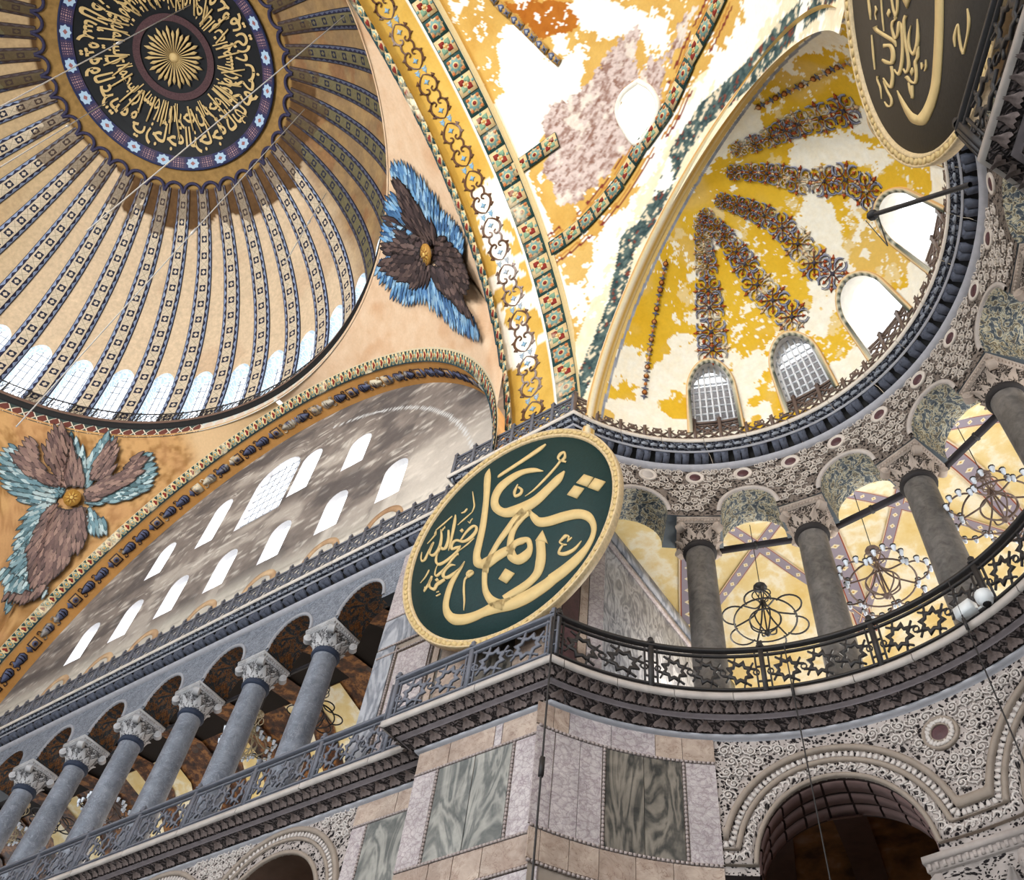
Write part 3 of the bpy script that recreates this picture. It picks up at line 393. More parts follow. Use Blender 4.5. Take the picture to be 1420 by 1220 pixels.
        c = m.mix(dark*.62, c, S(84, 62, 40)); c = m.mix(1., c, m.ramp(m.noise(m.pos(), 6, 4), [(.3, .72), (.7, 1.)]), 'MULTIPLY'); M[nm] = m.out(c, ns, .1)
    m = Mat('window_glass', .25, .4); tr = m.node('ShaderNodeBsdfTransparent'); mx = m.node('ShaderNodeMixShader'); mx.inputs[0].default_value = .22
    tr.inputs[0].default_value = (.95, .97, 1, 1); gl = m.node('ShaderNodeBsdfTranslucent'); gl.inputs[0].default_value = (.9, .94, 1, 1)
    m.t.links.new(tr.outputs[0], mx.inputs[1]); m.t.links.new(gl.outputs[0], mx.inputs[2]); m.t.links.new(mx.outputs[0], m.node('ShaderNodeOutputMaterial', is_active_output=True).inputs[0]) if False else m.t.links.new(mx.outputs[0], m.t.nodes['Material Output'].inputs[0])
    M['glass'] = m.m
    M['board'] = plain('painted_board_green', S(14, 46, 46), .35, 14, .6, .3); M['board2'] = plain('painted_board_dark', S(58, 52, 46), .25, 14, .6, .3)
    M['brick'] = plain('old_plaster', S(150, 120, 96), .25, 3); M['floor'] = plain('floor_carpet', S(84, 98, 98), .2, 1.2, .4, .4, 0, .05, 'pos')
_mats()
# ---------------------------------------------------------------- floor and upper vaults
MB().bx(-40, 50, -26, 44, -.3, 0).build('floor', M['floor'], kind='structure')
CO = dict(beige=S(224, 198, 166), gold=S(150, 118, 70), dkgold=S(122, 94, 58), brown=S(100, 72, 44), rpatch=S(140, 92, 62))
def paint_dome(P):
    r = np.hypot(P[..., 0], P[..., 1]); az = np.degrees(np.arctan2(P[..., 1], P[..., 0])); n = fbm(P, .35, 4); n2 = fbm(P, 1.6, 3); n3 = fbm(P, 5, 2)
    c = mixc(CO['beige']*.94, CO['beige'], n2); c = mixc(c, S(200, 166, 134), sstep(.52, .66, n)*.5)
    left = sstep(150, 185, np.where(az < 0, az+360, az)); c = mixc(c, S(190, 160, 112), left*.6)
    right = sstep(78+14*(n-.5), 60+14*(n-.5), az)*(az > -120)  # right side darker: its shade is put into the gold colour
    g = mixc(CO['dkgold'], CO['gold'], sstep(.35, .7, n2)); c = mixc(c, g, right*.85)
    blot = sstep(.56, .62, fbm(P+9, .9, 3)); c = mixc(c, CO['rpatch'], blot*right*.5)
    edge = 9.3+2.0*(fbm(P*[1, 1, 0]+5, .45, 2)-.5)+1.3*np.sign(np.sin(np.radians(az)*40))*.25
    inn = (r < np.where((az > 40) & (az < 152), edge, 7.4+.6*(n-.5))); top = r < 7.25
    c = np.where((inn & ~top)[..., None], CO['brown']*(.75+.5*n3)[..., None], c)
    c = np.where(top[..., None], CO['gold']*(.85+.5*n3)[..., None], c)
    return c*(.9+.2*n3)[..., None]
DW = [(6+9*k, 2.65, 6.0, 17.4, 3.9) for k in range(-20, 20)]
wl, rv = MB(), MB()
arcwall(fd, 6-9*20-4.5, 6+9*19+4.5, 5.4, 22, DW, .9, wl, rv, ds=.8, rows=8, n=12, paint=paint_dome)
ss = np.radians(np.linspace(0, 360, 361)); tt = np.linspace(22, 89.8, 120)
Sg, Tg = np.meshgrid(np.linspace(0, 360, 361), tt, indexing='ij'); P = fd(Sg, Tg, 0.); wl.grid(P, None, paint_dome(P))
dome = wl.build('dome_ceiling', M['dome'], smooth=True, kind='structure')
m = Mat('dome_reveal', .5, .3); u, v = m.uv(); d = m.voro(m.comb(u*1.3, v), 3.2, 'DISTANCE_TO_EDGE'); M['reveal'] = m.out(m.mix(d.lt(.09), S(206, 222, 232), S(244, 246, 246)), d, .05)
rv.build('window_reveal', M['reveal'], dome)
# ribs
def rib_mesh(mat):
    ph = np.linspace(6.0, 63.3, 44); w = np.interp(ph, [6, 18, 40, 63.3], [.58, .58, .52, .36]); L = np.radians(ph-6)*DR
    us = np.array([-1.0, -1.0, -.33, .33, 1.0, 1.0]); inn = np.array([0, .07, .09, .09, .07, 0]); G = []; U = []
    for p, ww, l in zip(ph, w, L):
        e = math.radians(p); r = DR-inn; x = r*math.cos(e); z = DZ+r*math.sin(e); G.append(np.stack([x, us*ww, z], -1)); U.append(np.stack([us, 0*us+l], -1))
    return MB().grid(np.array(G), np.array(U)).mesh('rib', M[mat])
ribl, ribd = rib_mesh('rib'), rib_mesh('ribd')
sc = MB(); a = np.linspace(-1, 1, 9); pts = []
for q in a:
    th = math.radians(4.5*q); rr = 7.2+.0-.0; hgt = .55*math.sqrt(max(0, 1-q*q)); e = math.acos((7.45-hgt)/DR); pts.append(((DR-.1)*math.cos(e)*math.cos(th), (DR-.1)*math.cos(e)*math.sin(th), DZ+(DR-.1)*math.sin(e)))
sc.tube(pts, .1, 5); scm = sc.mesh('scallop', plain('navy_mosaic', S(58, 56, 84), .5, 14))
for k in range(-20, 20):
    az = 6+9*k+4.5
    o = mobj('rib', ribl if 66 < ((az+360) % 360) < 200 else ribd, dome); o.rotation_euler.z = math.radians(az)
    o = mobj('scalloped_edge', scm, dome); o.rotation_euler.z = math.radians(az+4.5)
# dome windows: leaded lattice and pane, one object each
lat = MB(); pn = MB(); op = (0, 2.65, 6.0, 17.4, 3.9); R_ = .86
s, t = outline(op, 12); pn.ngon(fd(s, t, R_+.02))
for q in np.linspace(-2.1, 2.1, 4): a_ = fd(np.array([q, q]), np.array([6.0, float(arch_t(op, np.array([q]))[0])]), R_); lat.bar(a_[0], a_[1], .05, .05)
for q in np.arange(7.5, 21, 1.6):
    h = 2.65 if q < 17.4 else 2.65*math.sqrt(max(0, 1-((q-17.4)/3.9)**2)); a_ = fd(np.array([-h, h]), np.array([q, q]), R_); lat.bar(a_[0], a_[1], .05, .05)
latm, pnm = lat.mesh('lattice', M['lead']), pn.mesh('pane', M['glass'])
for k in range(-20, 20):
    w_ = empty('window_%d' % (k+21)); tag(w_, kind='structure'); w_.rotation_euler.z = math.radians(6+9*k)
    mobj('lattice', latm, w_); mobj('pane', pnm, w_)
# medallion at the crown
med = MB(); def_ph = lambda r: math.acos(r/DR)
def cap(mb, r0, r1, off, n=96, k=4, col=None, uvn=1.):
    rr = np.linspace(r0, r1, k); a = np.linspace(0, 2*math.pi, n+1); Rg, Ag = np.meshgrid(rr, a, indexing='ij'); z = DZ+np.sqrt(DR**2-Rg**2)-off
    mb.grid(np.stack([Rg*np.cos(Ag), Rg*np.sin(Ag), z], -1), np.stack([Ag*uvn, (Rg-r0)/(r1-r0)], -1), col)
cap(med, .05, 5.5, .16, k=12); medal = med.build('medallion', plain('night_field', S(16, 20, 26), .4, 3, .6, .3), dome)
m = Mat('star_border', .6, .3); u, v = m.uv(); c_ = u*40/(2*math.pi); fu = (c_.fr()-.5).abs(); fv = (v-.5).abs(); par = c_.fl().mod(2.)
st = (fu+fv).lt(.46); st2 = fu.mx(fv).lt(.33); s_ = st.mx(st2); cen = (fu+fv).lt(.17)
cc = m.mix(s_, S(38, 44, 88), m.mix(cen, S(170, 196, 220), S(150, 96, 96))); dots = (fu*7).fr().lt(.4)*(fv*7).fr().lt(.4)
cc = m.mix(par, m.mix(dots*s_, S(60, 50, 80), S(176, 140, 140)), cc); M['starb'] = m.out(cc)
b = MB(); cap(b, 5.42, 6.1, .24, k=3); b.build('star_border', M['starb'], medal)
b = MB(); b.tube([(6.1*math.cos(a), 6.1*math.sin(a), DZ+math.sqrt(DR**2-6.1**2)-.2) for a in np.linspace(0, 2*math.pi, 97)[:-1]], .07, 5, True); b.build('outer_rim', plain('navy_rim', S(40, 48, 84)), medal)
b = MB(); cap(b, 1.95, 2.35, .26, k=3); b.build('inner_ring', plain('plum_ring', S(82, 58, 62), .6, 14), medal)
for k in range(32):
    a = 2*math.pi*k/32; d = np.array([math.cos(a), math.sin(a), 0]); p = np.array([-d[1], d[0], 0]); z = DZ+DR-.3; b = MB()
    L = 1.72 if k % 2 else 1.5
    b.ngon([d*.25+p*.01+[0, 0, z], d*L*.7+p*.05+[0, 0, z-.03], d*L*.86+p*.09+[0, 0, z-.06], d*L+[0, 0, z-.08], d*L*.86-p*.09+[0, 0, z-.06], d*L*.7-p*.05+[0, 0, z-.03], d*.25-p*.01+[0, 0, z]], (0, 0, -.05))
    b.build('sunray', M['gold'], medal)
b = MB(); b.lathe([(.27, DZ+DR-.2), (.27, DZ+DR-.36), (.1, DZ+DR-.42), (0.01, DZ+DR-.42)], 12); b.build('boss', M['gold'], medal)
# calligraphy round the medallion
FORMS = {'ا': 'ﺍﺎ', 'ب': 'ﺏﺐﺑﺒ', 'ة': 'ﺓﺔ', 'ت': 'ﺕﺖﺗﺘ', 'ث': 'ﺙﺚﺛﺜ', 'ج': 'ﺝﺞﺟﺠ', 'ح': 'ﺡﺢﺣﺤ', 'د': 'ﺩﺪ', 'ذ': 'ﺫﺬ', 'ر': 'ﺭﺮ', 'ز': 'ﺯﺰ', 'س': 'ﺱﺲﺳﺴ', 'ش': 'ﺵﺶﺷﺸ', 'ص': 'ﺹﺺﺻﺼ', 'ض': 'ﺽﺾﺿﻀ', 'ع': 'ﻉﻊﻋﻌ', 'غ': 'ﻍﻎﻏﻐ', 'ف': 'ﻑﻒﻓﻔ', 'ق': 'ﻕﻖﻗﻘ', 'ك': 'ﻙﻚﻛﻜ', 'ل': 'ﻝﻞﻟﻠ', 'م': 'ﻡﻢﻣﻤ', 'ن': 'ﻥﻦﻧﻨ', 'ه': 'ﻩﻪﻫﻬ', 'و': 'ﻭﻮ', 'ي': 'ﻱﻲﻳﻴ', 'ى': 'ﻯﻰ', 'أ': 'ﺃﺄ'}
def shape(w):
    o = ''; prev = False
    for i, ch in enumerate(w):
        f = FORMS.get(ch)
        if f is None: o += ch; prev = False; continue
        nxt = len(f) == 4 and i+1 < len(w) and w[i+1] in FORMS
        o += f[(2 if nxt else 0)+(1 if prev else 0)]; prev = len(f) == 4
    return o[::-1]
def word_mesh(txt):
    cu = bpy.data.curves.new('w', 'FONT'); cu.body = txt; cu.resolution_u = 1; cu.offset = .018; o = bpy.data.objects.new('w', cu); COL.objects.link(o)
    me = bpy.data.meshes.new_from_object(o.evaluated_get(bpy.context.evaluated_depsgraph_get())); bpy.data.objects.remove(o); bpy.data.curves.remove(cu)
    V = np.zeros(len(me.vertices)*3); me.vertices.foreach_get('co', V); V = V.reshape(-1, 3); F = [tuple(p.vertices) for p in me.polygons]; bpy.data.meshes.remove(me); return V, F
def ring_text(txt, r_in, r_out, a0, a1):
    ws = [word_mesh(shape(w)) for w in txt.split()]; gap = .12; tot = sum(V[:, 0].max()-V[:, 0].min()+gap for V, F in ws); a = a0
    for V, F in ws:
        w = V[:, 0].max()-V[:, 0].min(); x = (V[:, 0].max()-V[:, 0]); y0, y1 = V[:, 1].min(), max(V[:, 1].max(), V[:, 1].min()+.75)
        r = r_out-(V[:, 1]-y0)/(y1-y0)*(r_out-r_in); th = a+(x/tot)*(a1-a0); a += (w+gap)/tot*(a1-a0)
        z = DZ+np.sqrt(DR**2-r*r)-.24; Pw = np.stack([r*np.cos(th), r*np.sin(th), z], -1)
        me = bpy.data.meshes.new('word'); me.from_pydata(Pw.tolist(), [], F); me.materials.append(M['gold']); mobj('gilt_word', me, medal)
verse = 'بسم الله الرحمن الرحيم الله نور السموات والارض مثل نوره كمشكوة فيها مصباح المصباح في زجاجة الزجاجة كانها كوكب دري يوقد من شجرة مباركة زيتونة لا شرقية ولا غربية'
vw = verse.split(); h1, h2 = ' '.join(vw[:14]), ' '.join(vw[14:])
A0 = math.radians(170)
ring_text(h1, 2.55, 3.9, A0, A0-2*math.pi); ring_text(h2, 3.75, 5.25, A0, A0-2*math.pi)
alif = MB(); z0 = 0
for k in range(40):
    a = 2*math.pi*(k+.5*RNG.random())/40; d = np.array([math.cos(a), math.sin(a)]); p = np.array([-d[1], d[0]]); r0 = 2.55+.3*RNG.random(); r1 = r0+1.2+.5*RNG.random(); sl = .5*RNG.random()-.1
    q = [d*r0+p*sl, d*r0+p*(sl+.1), d*r1+p*.05, d*r1-p*.03]; b = MB(); b.ngon([(x[0], x[1], DZ+math.sqrt(DR**2-x@x)-.27) for x in q], (0, 0, -.03)); b.build('gilt_stroke', M['gold'], medal)
# ---------------------------------------------------------------- dome cornice, railing
def ring(prof, name, mat, **k):
    b = MB(); a = np.linspace(0, 2*math.pi, 181); pr = np.array(prof)
    P = np.stack([pr[None, :, 0]*np.cos(a)[:, None], pr[None, :, 0]*np.sin(a)[:, None], np.broadcast_to(pr[:, 1], (181, len(pr)))], -1)
    L = np.concatenate([[0], np.cumsum(np.linalg.norm(np.diff(pr, axis=0), axis=1))]); b.grid(P, np.stack(np.meshgrid(a*15.6, L, indexing='ij'), -1))
    return b.build(name, mat, **k)
ring([(16.1, 41.05), (15.46, 41.05), (15.42, 41.0), (15.44, 40.82)], 'dome_cornice', plain('brown_lip', S(112, 88, 76), .2, 3), smooth=False, kind='structure')
ring([(15.44, 40.82), (15.62, 40.7), (15.66, 40.58)], 'dome_lower_cornice', M['black'], kind='structure')  # lip underside near-black, the shade below it put into the colour
m = Mat('diamond_band', .7, .2); u, v = m.uv(); fu = ((u*1.5).fr()-.5).abs(); fv = ((v/.78)-.5).abs(); dm = fu+fv*.9; x, y, z = m.sep(m.pos())
bri = m.mix(x.gt(-4.9), S(104, 58, 50), S(206, 186, 170)); gr = m.mix(x.gt(-4.9), S(60, 74, 70), S(196, 200, 196)); c_ = m.mix(dm.lt(.44), gr, bri); c_ = m.mix((dm-.47).abs().lt(.05), c_, S(214, 204, 184)); c_ = m.mix(fv.gt(.43), c_, S(40, 52, 58)); M['diab'] = m.out(c_)
ring([(15.66, 40.58), (15.62, 40.35), (15.68, 39.85)], 'dome_trim', M['diab'], kind='structure')
rail = empty('dome_railing', (0, 0, 41.05), 0, 'dark iron lattice railing circling the foot of the great dome', 'railing')
pm = MB(); n_ = 80; w = 2*math.pi*15.55/n_; pm.bar((15.55, -w/2, 0), (15.55, -w/2, .95), .06, .06)
for z in (.06, .84): pm.bar((15.55, -w/2, z), (15.55, w/2, z), .05, .05)
for q in np.linspace(-w/2, w/2, 5)[:-1]: pm.bar((15.55, q, .06), (15.55, q+w/4, .84), .035, .02); pm.bar((15.55, q+w/4, .06), (15.55, q, .84), .035, .02)
pmm = pm.mesh('lattice_bay', M['iron'])
for k in range(n_): o = mobj('lattice_bay', pmm, rail); o.rotation_euler.z = 2*math.pi*k/n_
# ---------------------------------------------------------------- pendentives
def zpend(x, y):
    ax, ay = np.abs(x), np.abs(y); r = np.hypot(x, y); cx, cy = np.maximum(ax/r, 1e-6), np.maximum(ay/r, 1e-6)
    ra, rb = 15.38/cx, 16.0/cy; za = 23.3+np.sqrt(np.clip(17.2**2-(ra*cy)**2, 0, None)); zb = 24.31+np.sqrt(np.clip(15.68**2-(rb*cx)**2, 0, None))
    r1 = np.minimum(ra, rb); z1 = np.where(ra < rb, za, zb); zs = lambda q: 25.1+np.sqrt(np.clip(22.2**2-q*q, 0, None)); r0 = np.minimum(15.6, r1-.02); z0 = 39.95; k = np.clip((r-r0)/np.maximum(r1-r0, 1e-6), 0, 1)
    return zs(r)+(1-k)*(z0-zs(r0))+k*(z1-zs(r1)), r1
def pendentive(sx, sy, name):
    az = np.unique(np.concatenate([np.linspace(.5, 89.5, 179), [math.degrees(math.atan2(16, 15.38))]])); k = np.linspace(0, 1, 40)
    a = np.radians(az); _, r1 = zpend(np.cos(a)*16, np.sin(a)*16); r0 = np.minimum(15.6, r1-.02)[:, None]; R = r0+(r1[:, None]-r0)*k; X_ = R*np.cos(a)[:, None]; Y_ = R*np.sin(a)[:, None]; Z_, _ = zpend(X_, Y_)
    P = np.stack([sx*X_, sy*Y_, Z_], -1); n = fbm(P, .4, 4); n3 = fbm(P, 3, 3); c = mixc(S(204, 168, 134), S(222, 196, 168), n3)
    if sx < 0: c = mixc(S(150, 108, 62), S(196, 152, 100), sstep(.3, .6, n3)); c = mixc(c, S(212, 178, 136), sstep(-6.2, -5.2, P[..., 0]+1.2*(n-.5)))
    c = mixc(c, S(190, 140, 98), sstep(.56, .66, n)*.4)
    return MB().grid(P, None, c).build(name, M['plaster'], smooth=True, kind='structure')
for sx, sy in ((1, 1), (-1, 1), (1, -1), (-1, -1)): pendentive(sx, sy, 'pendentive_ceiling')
# ---------------------------------------------------------------- flat ornament pieces (painted tiles, scrolls, leaves)
def stroke(mb, pts, w, th=.03, col=None, n=5, z0=0.):
    p = spline(pts, n); w = np.interp(np.linspace(0, 1, len(p)), np.linspace(0, 1, len(np.atleast_1d(w))), np.atleast_1d(w))
    t = np.gradient(p, axis=0); t /= np.hypot(*t.T)[:, None]+1e-9; nn = np.stack([-t[:, 1], t[:, 0]], 1)
    a, b = p+nn*w[:, None]/2, p-nn*w[:, None]/2; z = lambda q, h: np.column_stack([q, np.full(len(q), h)])
    mb.grid(np.stack([z(a, z0), z(a, z0+th), z(b, z0+th), z(b, z0)], 1), None, col, flip=True)
def spiral(c, r0, r1, a0, turns, n=10):
    t = np.linspace(0, 1, n); a = a0+turns*2*math.pi*t; r = r0+(r1-r0)*t; return [(c[0]+q*math.cos(x), c[1]+q*math.sin(x)) for q, x in zip(r, a)]
def poly2(mb, pts, th=.03, col=None, z0=0.): mb.ngon([(x, y, z0) for x, y in pts], (0, 0, th), col)
def star(n, r0, r1, a0=0, c=(0, 0)): return [(c[0]+(r0 if i % 2 else r1)*math.cos(a0+math.pi*i/n), c[1]+(r0 if i % 2 else r1)*math.sin(a0+math.pi*i/n)) for i in range(2*n)]
def circ2(r, n=12, c=(0, 0)): return [(c[0]+r*math.cos(2*math.pi*i/n), c[1]+r*math.sin(2*math.pi*i/n)) for i in range(n)]
def heart2(s, a=0, c=(0, 0)):
    o = [];
    for i in range(14):
        t = 2*math.pi*i/14; x = 16*math.sin(t)**3/17; y = (13*math.cos(t)-5*math.cos(2*t)-2*math.cos(3*t)-math.cos(4*t))/17
        o.append((c[0]+s*(x*math.cos(a)-y*math.sin(a)), c[1]+s*(x*math.sin(a)+y*math.cos(a))))
    return o
m = Mat('tile_paint', .7, .25); n = m.noise(m.pos(), .55, 4, .6); k = m.ramp(n, [(.56, 0.), (.66, 1.)]); M['tile'] = m.out(m.mix(k*.75, m.mix(1., m.col(), m.ramp(m.noise(m.pos(), 12, 3), [(.3, .8), (.7, 1.)]), 'MULTIPLY'), S(240, 226, 196)), n, .1)
m = Mat('scroll_paint', .7, .25); n = m.noise(m.pos(), .5, 4, .6); k = m.ramp(n, [(.5, 0.), (.62, 1.)]); M['scroll'] = m.out(m.mix(k*.55, m.col(), S(200, 186, 180)), n, .1)
DG, CRM, TEAL, RED, GRN, GLD, BLU = S(44, 78, 78), S(228, 200, 150), S(126, 164, 158), S(140, 44, 34), S(132, 166, 138), S(214, 160, 80), S(130, 168, 196)
def tile_mesh(kind):
    b = MB(); poly2(b, [(-.41, -.4), (.41, -.4), (.41, .4), (-.41, .4)], .02, DG)
    if kind == 'rosette':
        poly2(b, star(4, .30, .42, math.pi/4), .03, CRM); poly2(b, star(8, .26, .36), .04, GLD if False else S(206, 176, 140)); poly2(b, star(8, .2, .3, .2), .05, TEAL); poly2(b, circ2(.13), .06, CRM); poly2(b, circ2(.08), .07, RED)
        for i in range(4): a = math.pi/2*i+math.pi/4; poly2(b, circ2(.07, 8, (.33*math.cos(a), .33*math.sin(a))), .055, S(196, 120, 70))
    else:
        poly2(b, [(-.38, -.38), (.38, -.38), (.38, .38), (-.38, .38)], .03, CRM)
        for i in range(4): a = math.pi/2*i; poly2(b, heart2(.15, a+math.pi/4-math.pi/2+math.pi, (.2*math.cos(a+math.pi/4), .2*math.sin(a+math.pi/4))), .045, RED if i % 2 else GRN)
        for i in range(4): a = math.pi/2*i; poly2(b, circ2(.06, 7, (.33*math.cos(a), .33*math.sin(a))), .045, TEAL)
        poly2(b, star(4, .03, .12), .05, GLD)
    return b.mesh('tile', M['tile'])
def heart_tile():
    b = MB(); poly2(b, [(-.5, -.25), (.5, -.25), (.5, .25), (-.5, .25)], .02, CRM)
    poly2(b, heart2(.17, -math.pi/2, (-.28, 0)), .04, RED); poly2(b, star(8, .15, .2, 0, (.2, 0)), .035, TEAL); poly2(b, circ2(.11, 10, (.2, 0)), .045, CRM); poly2(b, circ2(.06, 8, (.2, 0)), .055, GLD)
    for sx in (-.5, -.02, .44):
        for sy in (-1, 1): poly2(b, [(sx-.12, sy*.25), (sx+.12, sy*.25), (sx, sy*.06)], .03, DG)
    stroke(b, [(-.5, .26), (.5, .26)], .04, .06, S(40, 66, 76), 1); return b.mesh('heart_tile', M['tile'])
def palmette():
    b = MB(); br = S(96, 66, 46)
    for sx in (-1, 1):
        stroke(b, [(0, .95), (sx*.2, .82), (sx*.36, .6), (sx*.37, .4), (sx*.25, .22), (sx*.1, .2), (sx*.06, .32), (sx*.15, .38)], [.03, .06, .09, .085, .065, .06, .05, .035], .03, br)
        stroke(b, [(0, -.95), (sx*.2, -.82), (sx*.36, -.6), (sx*.37, -.4), (sx*.25, -.22), (sx*.1, -.2), (sx*.06, -.32), (sx*.15, -.38)], [.03, .06, .09, .085, .065, .06, .05, .035], .03, br)
        stroke(b, [(sx*.2, .23), (sx*.28, 0), (sx*.2, -.23)], .07, .03, br)
        for y in (.72, -.72): poly2(b, [(sx*.3, y-.1), (sx*.46, y), (sx*.33, y+.13)], .03, br)
        poly2(b, [(sx*.38, .45), (sx*.5, .36), (sx*.36, .3)], .03, br); poly2(b, [(sx*.38, -.45), (sx*.5, -.36), (sx*.36, -.3)], .03, br)
    for y in (.62, -.62): poly2(b, star(4, .06, .13, 0, (0, y)), .03, BLU)
    for y in (-1.05, 1.05):
        for sx in (-1, 1): poly2(b, star(3, .05, .13, .5, (sx*.17, y*.98)), .03, BLU)
    return b.mesh('palmette', M['scroll'])
def vase_mesh():
    b = MB(); c = S(92, 98, 128); d = S(52, 40, 44)
    poly2(b, [(-.5, -.06), (-.3, -.16), (-.1, -.22), (.16, -.24), (.3, -.1), (.3, .1), (.16, .24), (-.1, .22), (-.3, .16), (-.5, .06)], .03, d)
    poly2(b, [(-.44, -.03), (-.26, -.12), (-.06, -.18), (.15, -.19), (.25, -.07), (.25, .07), (.15, .19), (-.06, .18), (-.26, .12), (-.44, .03)], .045, c)
    for x in (-.05, .1): poly2(b, [(x-.03, -.17), (x+.02, -.17), (x+.06, 0), (x+.02, .17), (x-.03, .17), (x+.01, 0)], .055, d)
    for sy in (-1, 1): stroke(b, [(-.3, sy*.1), (-.36, sy*.26), (-.5, sy*.24), (-.46, sy*.16)], .04, .03, d)
    poly2(b, [(.55, -.22), (.62, -.08), (.8, -.1), (.85, 0), (.8, .1), (.62, .08), (.55, .22), (.48, .08), (.38, 0), (.48, -.08)], .04, c); return b.mesh('vase_motif', M['tile'])
def square_mesh():
    b = MB(); poly2(b, [(-.26, -.26), (.26, -.26), (.26, .26), (-.26, .26)], .03, S(70, 52, 48)); poly2(b, [(-.2, -.2), (.2, -.2), (.2, .2), (-.2, .2)], .04, S(186, 148, 100)); poly2(b, circ2(.15), .05, S(96, 100, 128)); poly2(b, circ2(.07), .06, S(60, 44, 44)); return b.mesh('square_motif', M['tile'])
TM = {k: tile_mesh(k) for k in ('rosette', 'hearts')}; HT, PALM, VASE, SQ = heart_tile(), palmette(), vase_mesh(), square_mesh()
# ---------------------------------------------------------------- great west arch (barrel) with its painted bands
AZ, AR = 23.3, 17.2
def bar_(beta, x, r=AR): return np.stack([x+0*beta, r*np.cos(beta), AZ+r*np.sin(beta)], -1)
def warp(P, k=.9, sc=.8): return P+k*np.stack([fbm(P+3, sc, 5, .66)-.5, fbm(P+31, sc, 5, .66)-.5, 0*P[..., 0]], -1)*2+.35*np.stack([fbm(P+5, 4.5, 3)-.5, fbm(P+37, 4.5, 3)-.5, 0*P[..., 0]], -1)
def maskpoly(P, polys, k=.55, sc=.9):
    Q = warp(P, k, sc); r = np.zeros(P.shape[:-1], bool)
    for p in polys: r |= inpoly(Q[..., 0], Q[..., 1], p)
    return r
WHT = S(255, 250, 238)
def paint_arch(P):
    n = fbm(P, 1.2, 4); c = mixc(S(198, 152, 58), S(222, 184, 96), n); w = maskpoly(P, HD['white'])
    w |= (fbm(P+40, .5, 4) > .66); c = np.where(w[..., None], WHT*(.93+.1*n)[..., None], c)
    return np.where((np.abs(P[..., 0]-15.43) < .06)[..., None] | (np.abs(P[..., 0]-17.22) < .05)[..., None] | (np.abs(P[..., 0]-18.1) < .06)[..., None], S(240, 236, 224), c)
be = np.linspace(.04, math.pi-.04, 420); xs = np.linspace(15.38, 18.15, 50); Bg, Xg = np.meshgrid(be, xs, indexing='ij'); P = bar_(Bg, Xg)
warch = MB().grid(P, None, paint_arch(P)).build('west_arch_ceiling', M['plaster'], smooth=True, kind='structure')
b = MB(); be2 = np.linspace(.04, math.pi-.04, 60)
b.grid(np.stack([bar_(be2, 18.15), bar_(be2, 18.15, 17.02), bar_(be2, 18.35, 17.02)], 1), None, S(214, 190, 140)); b.build('arch_edge', M['plaster'], warch)
def on_arch(o, beta, x, off=.02):
    P = bar_(np.array(beta), np.array(x), AR-off); return frame(o, P, (1, 0, 0), (0, -math.sin(beta), math.cos(beta)), (0, -math.cos(beta), -math.sin(beta)))
stp = .82/AR
for i in range(int(2.0/stp)): on_arch(mobj('painted_tile', TM['rosette' if i % 2 else 'hearts'], warch), .1+stp*i, 17.68)
stp = 2.15/AR
for i in range(int(1.9/stp)): on_arch(mobj('palmette', PALM, warch), .2+stp*i, 16.32)
def edge_tiles(parent, pf, tf, betas, side):
    for be_ in betas:
        P = pf(be_); t = tf(be_); nrm = np.array([0, 0, 25.1])-P; nrm /= np.linalg.norm(nrm); d = np.cross(nrm, t); d /= np.linalg.norm(d); d *= side
        o = mobj('heart_tile', HT, parent); frame(o, P+d*.27+nrm*.08, t, np.cross(nrm, t), nrm)
edge_tiles(warch, lambda b_: bar_(np.array(b_), np.array(15.36)), lambda b_: np.array([0, -math.sin(b_), math.cos(b_)]), np.arange(.12, 2.0, 1.02/AR), -1)
# ---------------------------------------------------------------- north arch and its soffit
def narch(beta, y, r, z0=24.31): return np.stack([r*np.cos(beta), y+0*beta, z0+r*np.sin(beta)], -1)
be = np.linspace(0.0, math.pi, 200); SR_ = 15.25
P = np.stack([narch(be, 16.0, 15.68), narch(be, 16.05, 15.62), narch(be, 16.42, SR_+.02), narch(be, 16.5, SR_), narch(be, 16.95, SR_-.03), narch(be, 17.62, SR_-.06)], 1)
n = fbm(P, 1.5, 4); c = mixc(S(176, 122, 62), S(214, 160, 96), n); c[:, :3] = S(206, 190, 160)
narc = MB().grid(P, None, c).build('north_arch_ceiling', M['plaster'], smooth=False, kind='structure')
for i, be_ in enumerate(np.arange(.06, math.pi-.04, .62/15.5)):
    o = mobj('heart_tile', HT, narc); Pm = narch(np.array(be_), 16.22, 15.43); y_ = np.array([0, .74, 0])+narch(np.array(be_), 0, -.66, 0); y_ /= np.linalg.norm(y_); t = np.array([-math.sin(be_), 0, math.cos(be_)])
    z_ = np.cross(t, y_); z_ = z_ if z_ @ (np.array([0, 0, 24.3])-Pm) > 0 else -z_; frame(o, Pm+z_*.02, t*.62, np.cross(z_, t), z_)
for i, be_ in enumerate(np.arange(.1, math.pi-.04, .9/15.2)):
    me, nm = (SQ, 'square_motif') if i % 3 == 2 else (VASE, 'vase_motif')
    z_ = -narch(np.array(be_), 0, 1, 0); t = np.array([-math.sin(be_), 0, math.cos(be_)])*(1 if be_ < math.pi/2 else -1)
    o = mobj(nm, me, narc); frame(o, narch(np.array(be_), 17.0, SR_-.06), t, np.cross(z_, t), z_)
